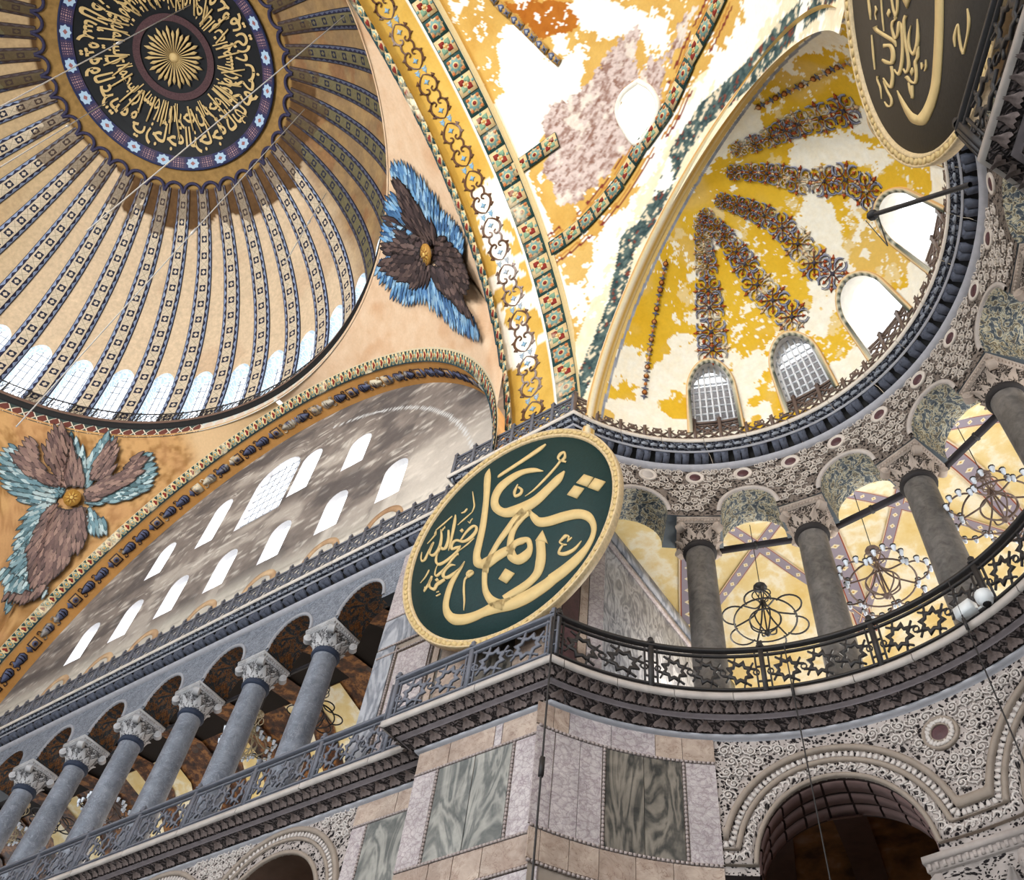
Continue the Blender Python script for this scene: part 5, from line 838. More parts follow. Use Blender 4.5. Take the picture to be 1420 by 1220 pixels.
# ---------------------------------------------------------------- columns
def capital_mesh(mat, r0=.4, w=.66, h=.62, ab=.2):
    n, k = 64, 20; a = np.linspace(0, 2*math.pi, n, endpoint=False); G = []
    for i in range(k+1):
        f = i/k; sq = sstep(.3, .95, f); rs = w/np.maximum(np.abs(np.cos(a)), np.abs(np.sin(a)))*.98; rs = np.minimum(rs, w*1.3); r = (r0*(1-sq)+rs*sq)*(1+.10*math.sin(math.pi*min(1, f*1.3)))
        r = r*(1-.2*sq*(np.abs(np.sin(2*a)) < .55)*math.sin(math.pi*f)); r += .03*np.sin(16*a+(i//4)*math.pi)*abs(math.sin(i*math.pi/4))*(f < .97); G.append(np.stack([r*np.cos(a), r*np.sin(a), np.full(n, h*f)], -1))
    b = MB(); G = np.array(G); U = np.stack(np.meshgrid(np.linspace(0, h*1.6, k+1), np.linspace(0, 4.2, n), indexing='ij'), -1); b.grid(G, U, cv=True, flip=True); return b.mesh('capital', M[mat], True)
def volute_mesh(mat, s=.17):
    b = MB(); b.lathe([(s, -.1), (s, .1)], 12); b.lathe([(0.01, -.12), (s*.45, -.13), (s*.55, -.1), (s, -.1)], 12); b.lathe([(s, .1), (s*.55, .1), (s*.45, .13), (0.01, .12)], 12); return b.mesh('volute', M[mat])
def abacus_mesh(mat, w=.68, h=.2): 
    b = MB(); b.bx(-w, w, -w, w, 0, h*.55); b.bx(-w*1.06, w*1.06, -w*1.06, w*1.06, h*.55, h)
    for sx in (-1, 1):
        for q in np.linspace(-w*.95, w*.95, 13): b.bx(q-.03, q+.03, sx*w-.03, sx*w+.03, h*.1, h*.5); b.bx(sx*w-.03, sx*w+.03, q-.03, q+.03, h*.1, h*.5)
    return b.mesh('abacus', M[mat])
CAPM = {}; LVC = {}
def column(x, y, rz, zb, zt, r, shaft, capm, label, group=None, cs=1.):
    root = empty('column', (x, y, zb), rz, label, 'column', group); H = zt-zb
    key = (shaft, H, r)
    if key not in CAPM:
        b = MB(); b.lathe([(r*1.05, .3), (r*1.05, .36), (r, .42), (r*.99, H*.4), (r*.9, H-.14), (r*.9, H)], 28); s_ = b.mesh('shaft', M[shaft], True)
        b = MB(); b.bx(-r*1.35, r*1.35, -r*1.35, r*1.35, 0, .12); b.lathe([(r*1.3, .12), (r*1.34, .17), (r*1.28, .22), (r*1.12, .24), (r*1.18, .29), (r*1.06, .32)], 24); ba = b.mesh('base', M['slab'])
        b = MB(); b.lathe([(r*.9, H-.16), (r*1.06, H-.13), (r*1.1, H-.07), (r*1.0, H-.03), (r*1.06, H), (r*1.02, H+.05), (r*.92, H+.06)], 24); ne = b.mesh('necking_ring', plain('dark_necking', S(50, 58, 76) if shaft == 'shaft' else S(48, 44, 44), .3, 6), True); CAPM[key] = s_, ba, ne
    for nm, me in zip(('shaft', 'base', 'necking_ring'), CAPM[key]): mobj(nm, me, root)
    if (capm, cs) not in CAPM: CAPM[(capm, cs)] = capital_mesh(capm, r*.98, .56*cs, .66*cs), volute_mesh(capm, .14*cs), abacus_mesh(capm, .6*cs, .2*cs)
    c_, v_, a_ = CAPM[(capm, cs)]; cap_ = mobj('capital', c_, root); cap_.location.z = H
    for i in range(4):
        a = math.pi/2*i+math.pi/4; ob = mobj('volute', v_, cap_); frame(ob, (.74*cs*math.cos(a), .74*cs*math.sin(a), .5*cs), (0, 0, 1), (math.cos(a), math.sin(a), 0), (-math.sin(a)*-1, math.cos(a)*-1, 0) if False else tuple(np.cross((0, 0, 1), (math.cos(a), math.sin(a), 0))))
    if cs not in LVC: LVC[cs] = leafmesh(.115*cs, .3*cs, .13*cs, M[capm], 'acanthus_leaf', 5), leafmesh(.15*cs, .42*cs, .22*cs, M[capm], 'acanthus_leaf', 5)
    for i in range(12): a = math.pi/6*i; ob = mobj('acanthus_leaf', LVC[cs][i % 2], cap_); rr_ = r*1.02; frame(ob, (rr_*math.cos(a), rr_*math.sin(a), .02 if i % 2 == 0 else .08*cs), (-math.sin(a), math.cos(a), 0), (math.cos(a), math.sin(a), 0), (0, 0, 1))
    ob = mobj('abacus', a_, root); ob.location.z = H+.66*cs; return root
PX = 3.17; ORD = ['first', 'second', 'third', 'fourth', 'fifth', 'sixth']
for k in range(6): column((2.5-k)*PX, YT+.52, 0, ZG+.02, 21.42, .43, 'shaft', 'capital', 'blue grey marble column of the straight gallery, %s from the marble pier' % ORD[k], 'columns of the straight gallery')
EXA = [119.7-23.1*k for k in range(6)]
for k, a_ in enumerate(EXA): a = math.radians(a_); column(E2[0]+7.36*math.cos(a), E2[1]+7.36*math.sin(a), a, ZG+.02, 21.1, .42, 'shaftw', 'capitalw', 'dark grey column of the curved exedra gallery, %s from the marble pier' % ORD[k], 'columns of the curved exedra gallery', .93)
# ---------------------------------------------------------------- arcades over the gallery columns
AT = [(PX*k, .93, 22.3, 22.42, 1.0) for k in range(-6, 4)]
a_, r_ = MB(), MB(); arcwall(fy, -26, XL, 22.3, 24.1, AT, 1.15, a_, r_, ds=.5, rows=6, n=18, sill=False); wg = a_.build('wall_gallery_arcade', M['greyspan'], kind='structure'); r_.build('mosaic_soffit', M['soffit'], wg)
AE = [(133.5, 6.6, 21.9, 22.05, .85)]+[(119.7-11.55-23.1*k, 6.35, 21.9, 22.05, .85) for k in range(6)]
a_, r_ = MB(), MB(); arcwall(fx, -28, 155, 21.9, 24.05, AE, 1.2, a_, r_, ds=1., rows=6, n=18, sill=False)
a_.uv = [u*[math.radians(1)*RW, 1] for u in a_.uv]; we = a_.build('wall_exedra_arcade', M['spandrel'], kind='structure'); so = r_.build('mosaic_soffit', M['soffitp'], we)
for op in AE[:5]+AT[4:]:
    f = fx if op in AE else fy; s, t = outline(op, 18); s, t = s[1:-1], t[1:-1]; k = .5/6.75*57.3*.22 if f is fx else .1; big = (op[0], op[1]+k, op[2], op[3], op[4]+.11); s2, t2 = outline(big, 18); s2, t2 = s2[1:-1], t2[1:-1]
    b = MB(); b.grid(np.stack([f(s, t, .02), f(s, t, -.05), f(s2, t2, -.05), f(s2, t2, .02)], 1)); b.build('archivolt', M['slabu'] if f is fx else M['slab'], we if f is fx else wg)
# carved scroll pieces and porphyry inlays on the exedra spandrels
def scroll_piece(s=1., mat='arch', leafy=False):
    b = MB(); w = .03*s if leafy else .024*s; stroke(b, spiral((0, 0), .15*s, .03*s, 0, 1.5, 14), [w, w*1.3, w], .035, None, 1); stroke(b, [(.15*s, 0), (.17*s, -.12*s), (.08*s, -.21*s)], w, .035, None, 2)
    for a in (.4, 1.5, 2.7, 3.9, 5.): r = .215*s; d = .22 if leafy else .13; poly2(b, [(.14*s*math.cos(a-d), .14*s*math.sin(a-d)), (r*math.cos(a+.15), r*math.sin(a+.15)), (.14*s*math.cos(a+d), .14*s*math.sin(a+d))], .03)
    poly2(b, circ2(.03*s, 6), .045); return b.mesh('vine_scroll', M[mat])
M['carve'] = plain('carved_relief', S(204, 192, 182), .25, 6); M['carvew'] = plain('carved_relief_pale', S(204, 194, 188), .2, 6)
VS = scroll_piece(.86, mat='carve'); VL = scroll_piece(.72, mat='carvew', leafy=True)
def on_cyl(o, th, z, off, rot=0., mir=1, r=RW):
    a = math.radians(th); n_ = np.array([-math.cos(a), -math.sin(a), 0]); x = np.array([math.sin(a), -math.cos(a), 0])*mir; z_ = np.array([0, 0, 1.]); c, s_ = math.cos(rot), math.sin(rot); X_ = x*c+z_*s_; return frame(o, (E2[0]+(r-off)*math.cos(a), E2[1]+(r-off)*math.sin(a), z), X_, np.cross(n_, X_), n_)
dm_ = math.degrees(1/RW); n_ = 0
for i, th in enumerate(np.arange(150, 20, -.33*dm_)):
    for j, z in enumerate(np.arange(22.2, 24.0, .33)):
        th2, z2 = th+(.5*.33*dm_ if j % 2 else 0)+RNG.normal()*.25, z+RNG.normal()*.02
        if any(((th2-o_[0])/(o_[1]+1.9))**2+((z2-o_[3])/(o_[4]+.3))**2 < 1 and z2 > o_[3] or (abs(th2-o_[0]) < o_[1]+1.6 and z2 <= o_[3]) for o_ in AE): continue
        if abs(((th2-131.25+5.775) % 11.55)-5.775) < 2.2 and abs(z2-23.62) < .26: continue
        if n_ < 300 and inframe((E2[0]+RW*math.cos(math.radians(th2)), E2[1]+RW*math.sin(math.radians(th2))), z2, 0): on_cyl(mobj('vine_scroll', VS, we), th2, z2, .015, RNG.random()*6.28, RNG.choice([-1, 1])); n_ += 1
b = MB(); b.lathe([(.27, 0), (.27, .04), (.22, .06), (.19, .03), (.16, .03)], 18); DR1 = b.mesh('disc_ring', M['carve']); b = MB(); b.lathe([(.17, .02), (.15, .045), (0.005, .05)], 16); DR2 = b.mesh('porphyry_disc', M['porphyry']); DR2b = b.mesh('grey_disc', M['slabu'])
for k in range(11): th = 131.25-11.55*k; on_cyl(mobj('disc_ring', DR1, we), th, 23.62, 0); on_cyl(mobj('porphyry_disc' if k else 'pale_disc', DR2 if k else DR2b, we), th, 23.62, 0)
# ---------------------------------------------------------------- marble revetment of pier, strip and curved wall
def fp(s, t, d): return np.stack([s, YP+d+0*s, t+0*s], -1)
def slab(f, s0, s1, t0, t1, mat, parent, n=2, th=.045, name='marble_slab', gap=.0):
    s = np.linspace(s0, s1, n); t = np.array([t0, t1]); Sg, Tg = np.meshgrid(s, t, indexing='ij'); b = MB(); b.grid(f(Sg, Tg, -th), flip=False); ring_s = np.concatenate([s, s[::-1], s[:1]]); ring_t = np.concatenate([np.full(n, t0), np.full(n, t1), [t0]]); b.grid(np.stack([f(ring_s, ring_t, -th), f(ring_s, ring_t, .0)], 1)); return b.build(name, M[mat], parent)
def beads(f, s0, t0, s1, t1, parent, step=.085):
    A, B = f(np.array([s0]), np.array([t0]), -.04)[0], f(np.array([s1]), np.array([t1]), -.04)[0]; n = max(2, int(np.linalg.norm(B-A)/step)); q = np.linspace(0, 1, n); P = f(s0+(s1-s0)*q, t0+(t1-t0)*q, -.045); b = MB()
    for i in range(0, n-1): d = (P[min(i+1, n-1)]-P[i]); u = d/np.linalg.norm(d); w = np.array([-.5, -.8, 0]) if abs(u[2]) > .5 else np.array([0, 0, 1.]); b.bar(P[i]+d*.12, P[i]+d*.88, .055, .05, w)
    return b.build('bead_moulding', M['bead'], parent)
b = MB(); b.bx(XL+.02, 18.05, YP, YP+.5, 5, 24.0); b.grid(fx(*np.meshgrid(np.linspace(121, 152.5, 14), [5., 14.6], indexing='ij'), 0.)); b.grid(fx(*np.meshgrid(np.linspace(141.4, 153.5, 8), [14.9, 22.], indexing='ij'), 0.)); b.bx(12.0, XL+.02, YT+.01, YT+.4, 5, 14.6); b.bx(11.0, XL+.02, YT+.01, YT+.4, 14.6, 24.1); b.bx(XL, XL+.1, YP, YT+.1, 5, 24.1); pier = b.build('wall_pier', M['arch'], kind='structure')
for lab, x0, x1, f in (('', XL, 18.0, fp), ('', 12.0, XL, fy)):
    W_ = x1-x0
    if f is fp:
        for a, c_, mt in ((0, .88, 'brown'), (.9, 2.1, 'brown'), (2.12, 2.3, 'lilac'), (2.32, 3.44, 'brown')): slab(f, x0+a, x0+min(c_, W_), 13.9, 14.44, mt, pier)
        slab(f, x0, x0+.6, 11.67, 13.83, 'lilac', pier); slab(f, x0+.7, x0+1.66, 11.67, 13.83, 'green', pier); slab(f, x0+1.68, x0+2.62, 11.67, 13.83, 'green', pier); slab(f, x0+2.72, x1+.1, 11.67, 13.83, 'lilac', pier)
        for x in (x0+.65, x0+2.67): beads(f, x, 11.67, x, 13.83, pier)
        for a, c_ in ((0, .9), (.92, 1.5), (1.52, 2.2), (2.22, 3.5)): slab(f, x0+a, x0+c_, 11.0, 11.6, 'brown', pier)
        slab(f, x0, x1+.1, 9.2, 10.9, 'lilac', pier)
        for z in (13.865, 11.635, 10.95): beads(f, x0, z, x1+.1, z, pier)
        for a, c_, mt in ((0, 1.1, 'brown'), (1.12, 2.3, 'dark_green'), (2.32, 3.5, 'brown')):
            for z0, z1 in ((15.15, 18.2), (18.25, 21), (21.05, 23.9)): slab(f, x0+a, x0+c_, z0, z1, mt, pier)
    else:
        for a, c_, mt in ((0, 1.25, 'brown'), (1.27, 1.75, 'brown'), (1.77, 2.1, 'lilac'), (2.12, 2.56, 'brown')): slab(f, x0+a, x0+c_, 13.9, 14.44, mt, pier)
        slab(f, x0, x0+.42, 11.0, 13.83, 'lilac', pier); slab(f, x0+.5, x0+1.95, 11.0, 13.83, 'green', pier); slab(f, x0+2.03, x0+2.56, 11.0, 13.83, 'lilac', pier)
        for x in (x0+.46, x0+1.99): beads(f, x, 11., x, 13.83, pier)
        beads(f, x0, 13.865, XL, 13.865, pier)
for a, c_, z0, z1, mt in ((11.05, 11.75, 15.15, 19.7, 'greyslab'), (11.95, 13.15, 15.5, 19.3, 'lilac'), (13.35, 13.55, 15.15, 19.7, 'brown'), (13.6, 14.56, 15.15, 19.7, 'dark_green'), (11.05, 14.56, 19.78, 20.9, 'greyslab'), (11.05, 12.6, 20.98, 23.9, 'lilac'), (12.65, 14.56, 20.98, 23.9, 'greyslab')): slab(fy, a, c_, z0, z1, mt, pier)
for x in (11.84, 13.25): beads(fy, x, 15.2, x, 19.6, pier)
for z in (15.4, 19.4, 19.74, 20.94): beads(fy, 11.1, z, 14.5, z, pier)
for a, c_, mt in ((153.4, 150.3, 'brown'), (150.2, 147.3, 'brown'), (147.2, 139.4, 'lilac'), (139.3, 131.4, 'lilac'), (131.3, 126.6, 'brown'), (126.5, 121, 'brown')): slab(fx, a, c_, 13.9, 14.44, mt, pier, 6)
for a, c_, mt in ((153.2, 149.8, 'lilac'), (149.6, 145, 'lilac'), (144.9, 140.9, 'lilac'), (140.1, 133.5, 'dark_green'), (133.4, 126.9, 'dark_green'), (126.1, 121, 'lilac')): slab(fx, a, c_, 11.67, 13.83, mt, pier, 6)
for a in (140.5, 126.5): beads(fx, a, 11.67, a, 13.83, pier)
for z in (13.865, 11.635, 10.95): beads(fx, 153, z, 121, z, pier)
for a, c_, mt in ((153, 151, 'brown'), (150.9, 146, 'brown'), (145.9, 141, 'brown'), (140.9, 135, 'brown'), (134.9, 129, 'brown'), (128.9, 121, 'brown')): slab(fx, a, c_, 11.0, 11.6, mt, pier, 6)
for a, c_, z0, z1, mt in ((153.4, 150.6, 15.15, 22, 'brown'), (150.4, 146.8, 15.15, 22, 'porphyry'), (146.6, 144.9, 15.15, 22, 'brown'), (144.7, 141.5, 15.15, 22, 'lilac')): slab(fx, a, c_, z0, z1, mt, pier, 4)
# ---------------------------------------------------------------- lower arcades with nested archivolts
dm_ = math.degrees(1/RW)
LA = [(102.2, 13.4, 11.5, 11.55, 1.85), (61., 13.4, 11.5, 11.55, 1.85), (20, 13.4, 11.5, 11.55, 1.85)]
a_, r_ = MB(), MB(); arcwall(fx, -2, 121, 11.5, 14.5, LA, 1.3, a_, r_, ds=1., rows=6, n=24, sill=False); a_.uv = [u*[math.radians(1)*RW, 1] for u in a_.uv]
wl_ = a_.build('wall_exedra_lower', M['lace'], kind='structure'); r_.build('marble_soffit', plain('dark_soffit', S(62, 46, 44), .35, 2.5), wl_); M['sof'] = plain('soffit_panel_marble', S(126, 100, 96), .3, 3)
for i in range(11):
    q0, q1 = math.pi*(i+.05)/11, math.pi*(i+.95)/11
    for d0, d1 in ((.08, .42), (.5, .8), (.88, 1.22)):
        q = np.linspace(q0, q1, 4); op = LA[0]; G = lambda e, d: fx(op[0]+(op[1]-e*dm_)*np.cos(q), op[3]+(op[4]-e)*np.sin(q), d); b = MB(); b.grid(np.stack([G(0., d0), G(.035, d0+.02), G(.035, d1-.02), G(0., d1)], 1)); b.build('soffit_panel', M['sof'], wl_)
b = MB(); poly2(b, [(-.04, -.055), (.04, -.055), (.03, .03), (0, .06), (-.03, .03)], .035); DART = b.mesh('dart', M['carvew']); b = MB(); stroke(b, [(-.09, -.02), (-.03, .06), (.04, .05), (.06, -.02), (.02, -.05)], [.02, .035, .04, .03, .02], .03, None, 3); poly2(b, [(.05, .02), (.1, .08), (.09, -.01)], .03); poly2(b, [(-.05, .05), (-.07, .11), (0, .09)], .03); VLEAF = b.mesh('vine_leaf', M['carvew'])
def archivolt2(op, hi, lo):
    for nm, e0, e1, d0, mt in (('inner_moulding', 0, .09, .07, 'arch'), ('leaf_band', .09, .33, .03, 'lace'), ('plain_fillet', .33, .43, .08, 'arch'), ('dentil_band', .43, .58, .04, 'lace'), ('outer_moulding', .58, .7, .11, 'arch')):
        N_ = 64
        def rs(e):
            sc_, hw, ob, ts, ri = op; A, B = hw+e*dm_, ri+e; q = np.linspace(0, math.pi, 50); s = sc_+A*np.cos(q); t = ts+B*np.sin(q); k = (t > ts+e) & (s < hi) & (s > lo); s, t = s[k], t[k]; s = np.concatenate([[hi], s, [lo]]); t = np.concatenate([[t[0]], t, [t[-1]]]); L = np.concatenate([[0], np.cumsum(np.hypot(np.diff(s)/dm_, np.diff(t)))]); u = np.linspace(0, L[-1], N_); return np.interp(u, L, s), np.interp(u, L, t), u
        (s0, t0, q0), (s1, t1, q1) = rs(e0), rs(e1); sm, tm = (s0+s1)/2, (t0+t1)/2; b = MB(); P = np.stack([fx(s0, t0, .02), fx(s0, t0, -d0), fx(sm, tm, -d0-(.03 if mt == 'arch' else 0)), fx(s1, t1, -d0), fx(s1, t1, .02)], 1)
        V = np.array([0, .05, .05+(e1-e0)/2, .05+e1-e0, .1+e1-e0]); b.grid(P, np.stack(np.meshgrid(q0, V, indexing='ij'), -1)); band = b.build(nm, M[mt], wl_)
        if mt == 'lace':
            st = .12 if nm == 'dentil_band' else .2
            for q in np.arange(st/2, q0[-1], st):
                s_, t_ = float(np.interp(q, q0, sm)), float(np.interp(q, q0, tm))
                if inframe((E2[0]+RW*math.cos(math.radians(s_)), E2[1]+RW*math.sin(math.radians(s_))), t_, 0):
                    ds_, dt_ = np.interp(q+.03, q0, sm)-s_, np.interp(q+.03, q0, tm)-t_; on_cyl(mobj('dart' if st == .12 else 'vine_leaf', DART if st == .12 else VLEAF, band), s_, t_, d0, math.atan2(dt_, -ds_/dm_), 1)
archivolt2(LA[0], 120.8, 83.4); archivolt2(LA[1], 83.4, 40)
n_ = 0
for i, th in enumerate(np.arange(120.4, 56, -.27*dm_)):
    for j, z in enumerate(np.arange(11.85, 14.45, .26)):
        th2, z2 = th+(.135*dm_ if j % 2 else 0), z
        if any((((th2-o_[0])/(o_[1]+.86*dm_))**2+((z2-o_[3])/(o_[4]+.86))**2 < 1) for o_ in LA) or (abs(th2-83.4) < 6.3 and z2 < 12.4) or th2 > 119.9: continue
        if math.hypot((th2-83.4)/dm_, z2-13.75) < .44: continue
        if n_ < 300: on_cyl(mobj('vine_scroll', VL, wl_), th2, z2, .02, (i*2.1+j*1.3), 1 if (i+j) % 2 else -1); n_ += 1
b = MB(); b.lathe([(.36, 0), (.36, .06), (.31, .08), (.29, .04), (.2, .04), (.2, .07), (.17, .07), (.17, .03)], 28); on_cyl(b.build('roundel_ring', M['arch'], wl_), 83.4, 13.75, 0); b = MB(); b.lathe([(.17, .035), (0.005, .045)], 20); on_cyl(b.build('porphyry_disc', M['porphyry'], wl_), 83.4, 13.75, 0)
for q in range(20): a = 2*math.pi*q/20; o = mobj('dart', DART, wl_); on_cyl(o, 83.4+.245*math.cos(a)*dm_, 13.75+.245*math.sin(a), .04, a, 1)
a = math.radians(83.4); column(E2[0]+7.3*math.cos(a), E2[1]+7.3*math.sin(a), a, .02, 10.15, .62, 'shaftw', 'lace', 'pale carved capital and column between the big arches at the lower right', None, 1.4)
# straight side, lower arcade under the gallery
LT = [(9.6-4.55*k, 1.75, 10, 12.1, 1.7) for k in range(8)]
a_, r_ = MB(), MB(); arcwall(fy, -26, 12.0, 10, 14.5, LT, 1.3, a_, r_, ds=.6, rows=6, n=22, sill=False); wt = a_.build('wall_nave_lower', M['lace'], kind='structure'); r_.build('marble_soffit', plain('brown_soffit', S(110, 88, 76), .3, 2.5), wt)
for op in LT[:2]:
    for nm, e0, e1, d0, mt in (('inner_moulding', 0, .1, .07, 'arch'), ('leaf_band', .1, .34, .03, 'lace'), ('plain_fillet', .34, .42, .08, 'arch'), ('dentil_band', .42, .56, .04, 'lace'), ('outer_moulding', .56, .68, .1, 'arch')):
        q = np.linspace(math.pi, 0, 40); c_ = lambda e, d: fy(op[0]+(op[1]+e)*np.cos(q), op[3]+(op[4]+e)*np.sin(q), d); P = np.stack([c_(e0, .02), c_(e0, -d0), c_(e1, -d0), c_(e1, .02)], 1); b = MB(); b.grid(P, np.stack(np.meshgrid(q*2, [0, .05, .05+e1-e0, .1+e1-e0], indexing='ij'), -1)); band = b.build(nm, M[mt], wt)
        if nm == 'dentil_band':
            for k_ in np.linspace(.1, math.pi-.1, 52): em = op[1]+(e0+e1)/2; o = mobj('dart', DART, band); frame(o, (op[0]+em*math.cos(k_), YT-d0, op[3]+(op[4]+.49)*math.sin(k_)), (-math.sin(k_), 0, math.cos(k_)), (math.cos(k_), 0, math.sin(k_)), (0, -1, 0))
n_ = 0
for i, x in enumerate(np.arange(6, 11.9, .27)):
    for j, z in enumerate(np.arange(12.0, 14.45, .26)):
        x2 = x+(.135 if j % 2 else 0)
        if any(((x2-o_[0])/(o_[1]+.84))**2+((z-o_[3])/(o_[4]+.84))**2 < 1 for o_ in LT[:3]): continue
        o = mobj('vine_scroll', VL, wt); r = i*2.1+j*1.3; frame(o, (x2, YT-.02, z), (math.cos(r), 0, math.sin(r)), (-math.sin(r)*1, 0, math.cos(r)), (0, -1, 0))
# ---------------------------------------------------------------- second pier at the right
b = MB(); Q = np.array([*corner2(0.), 0]); t_ = np.array([*T2, 0]); nn = np.array([*N2, 0]); b.box(Q+t_*4.5-nn*1.2+np.array([0, 0, 12]), t_*4.5, nn*1.2, (0, 0, 12)); p2w = b.build('wall_second_pier', M['arch'], kind='structure')
def fq(s, t, d): return np.stack([Q[0]+T2[0]*s-N2[0]*d, Q[1]+T2[1]*s-N2[1]*d, t+0*s], -1)
for k in range(4):
    for z0, z1, mt in ((15.2, 19, 'brown'), (19.05, 23.8, 'lilac'), (11, 14.4, 'lilac')): slab(fq, .05+k*2.1, 2.1+k*2.1, z0, z1, mt, p2w)
# ---------------------------------------------------------------- galleries behind the arcades
m = Mat('gallery_yellow', .8, .2); n = m.noise(m.pos(), .9, 5, .6); M['gyel'] = m.out(m.ramp(n, [(.3, S(226, 196, 124)), (.5, S(236, 216, 164)), (.58, S(246, 238, 216)), (.75, S(230, 204, 138))]), n, .05)
m = Mat('gallery_band', .8, .2); u, v = m.uv(); fv = (v.fr()-.5).abs(); fu = (u-.5).abs(); dot = (fv*1.6+fu*1.5).lt(.34); cen = (fv*1.6+fu*1.5).lt(.12); n = m.noise(m.pos(), 3, 3)
c = m.mix(dot, S(152, 144, 160), S(228, 218, 190)); c = m.mix(cen, c, S(200, 160, 80)); c = m.mix(fu.gt(.36), c, S(216, 196, 170)); c = m.mix((fu-.39).abs().lt(.03), c, S(150, 84, 66)); M['gband'] = m.out(c)
rr = np.linspace(7.9, 14.6, 30); th = np.radians(np.linspace(-28, 152, 120)); vz = lambda r: 23.6+1.9*np.sin(np.pi*np.clip((r-7.9)/6.7, 0, 1))**.75
b = MB(); Rg, Tg = np.meshgrid(rr, th, indexing='ij'); b.grid(np.stack([E2[0]+Rg*np.cos(Tg), E2[1]+Rg*np.sin(Tg), vz(Rg)], -1)); gv = b.build('gallery_vault_ceiling', M['gyel'], smooth=True, kind='structure')
def band(fn, n=40, w=.34, ku=2.4):
    q = np.linspace(0, 1, n); P = np.array([fn(x) for x in q]); t = np.gradient(P, axis=0); t /= np.linalg.norm(t, axis=1)[:, None]; up = np.array([0, 0, 1.]); s_ = np.cross(t, up); s_ /= np.linalg.norm(s_, axis=1)[:, None]+1e-9; L = np.concatenate([[0], np.cumsum(np.linalg.norm(np.diff(P, axis=0), axis=1))])
    b = MB(); b.grid(np.stack([P-s_*w, P+s_*w], 1), np.stack([np.stack([0*L, L*ku], 1), np.stack([0*L+1, L*ku], 1)], 1)); return b.build('painted_band', M['gband'], gv)
for k in range(6):
    a = math.radians(EXA[k]); band(lambda x, a=a: np.array([E2[0]+(8+6.4*x)*math.cos(a), E2[1]+(8+6.4*x)*math.sin(a), vz(8+6.4*x)-.06]))
    a2 = math.radians(EXA[k]-23.1); a1 = a
    for A_, B_ in ((a1, a2), (a2, a1)): band(lambda x, A_=A_, B_=B_: np.array([E2[0]+(8.2+6*x)*math.cos(A_+(B_-A_)*x), E2[1]+(8.2+6*x)*math.sin(A_+(B_-A_)*x), vz(8.2+6*x)-.04]), w=.2)
def fg(s, t, d): a = np.radians(s); r = 14.6+d; return np.stack([E2[0]+r*np.cos(a), E2[1]+r*np.sin(a), t+0*a], -1)
GW = [(a_, 4.9, 15.6, 20.6, 1.5) for a_ in np.arange(-16, 150, 11.55)]; b, r = MB(), MB(); arcwall(fg, -28, 152, 15, 23.7, GW, .8, b, r, ds=2, n=10, rows=3); go = b.build('wall_gallery_outer', M['gyel'], kind='structure'); r.build('window_reveal', M['slabu'], go)
for i, op in enumerate(GW): s, t = outline(op, 10); w_ = empty('window_%d' % (80+i)); tag(w_, kind='structure'); b = MB(); b.ngon(fg(s, t, .5)); b.build('pane', M['glass'], w_)
b = MB(); b.grid(np.stack([np.stack([E2[0]+r_*np.cos(th), E2[1]+r_*np.sin(th), 0*th+z], -1) for r_, z in ((6.9, 15.05), (14.6, 15.05))], 1)); b.build('gallery_floor', M['slab'], kind='structure')
b = MB(); b.bx(17.4, 17.9, 18.1, 27.5, 15, 22.75); gw = b.build('wall_gallery_side', M['wavy'], kind='structure')
b = MB(); b.bx(17.88, 17.97, 18.1, 27.5, 22.3, 22.75); b.build('marble_border', M['greyslab'], gw); b = MB(); b.bx(17.88, 17.95, 18.1, 27.5, 21.9, 22.15); b.build('marble_border', M['lilac'], gw)
th2 = np.radians(np.linspace(-10, 121, 70)); b = MB(); prf = [(7.9, 13.4), (8.3, 14.0), (9.5, 14.3), (11.2, 14.5), (13, 13.9), (14.5, 12.4), (14.6, 0)]; n_ = np.stack([np.stack([E2[0]+r_*np.cos(th2), E2[1]+r_*np.sin(th2), 0*th2+z], -1) for r_, z in prf], 1); b.grid(n_)
m = Mat('aisle_vault', .8, .2); n = m.noise(m.pos(), 1.4, 4); m.out(m.ramp(n, [(.35, S(70, 44, 28)), (.55, S(128, 84, 48)), (.7, S(150, 112, 92))]), n, .1); M['aisle'] = m.m
av = b.build('aisle_vault_ceiling', M['aisle'], smooth=True, kind='structure')
for a_ in (112, 102.2, 92, 83.4, 73):
    b = MB(); a = math.radians(a_); tg = np.array([-math.sin(a), math.cos(a), 0])*.35; L = np.array([[E2[0]+r_*math.cos(a), E2[1]+r_*math.sin(a), z-.12] for r_, z in prf[:-1]]); b.grid(np.stack([L-tg, L+tg], 1)); b.build('vault_rib', plain('vault_rib', S(84, 58, 48), .3, 4), av)
# straight gallery: dark mosaic vault, back wall with windows
m = Mat('dark_gold_mosaic', .6, .3); n = m.noise(m.pos(), 2.2, 5, .65); r = m.voro(m.pos(), 1.3, 'F1'); c = m.ramp(n, [(.35, S(22, 16, 14)), (.5, S(84, 50, 28)), (.6, S(150, 102, 54)), (.7, S(70, 48, 38))]); M['dmos'] = m.out(m.mix(r.lt(.22)*.7, c, S(70, 60, 58)), n, .05)
xs = np.linspace(-26, 11.2, 60); prf = [(18.75, 24.1), (19.3, 24.4), (20.8, 25.1), (22.3, 25.3), (23.8, 24.9), (25, 23.6), (25.4, 22.3)]; prb = prf[3:]; prd = prf[:4]; b = MB(); b.grid(np.stack([np.stack([xs, 0*xs+y, 0*xs+z], -1) for y, z in prb], 1)); gn2 = b.build('north_gallery_ceiling', M['dmos'], smooth=True, kind='structure')
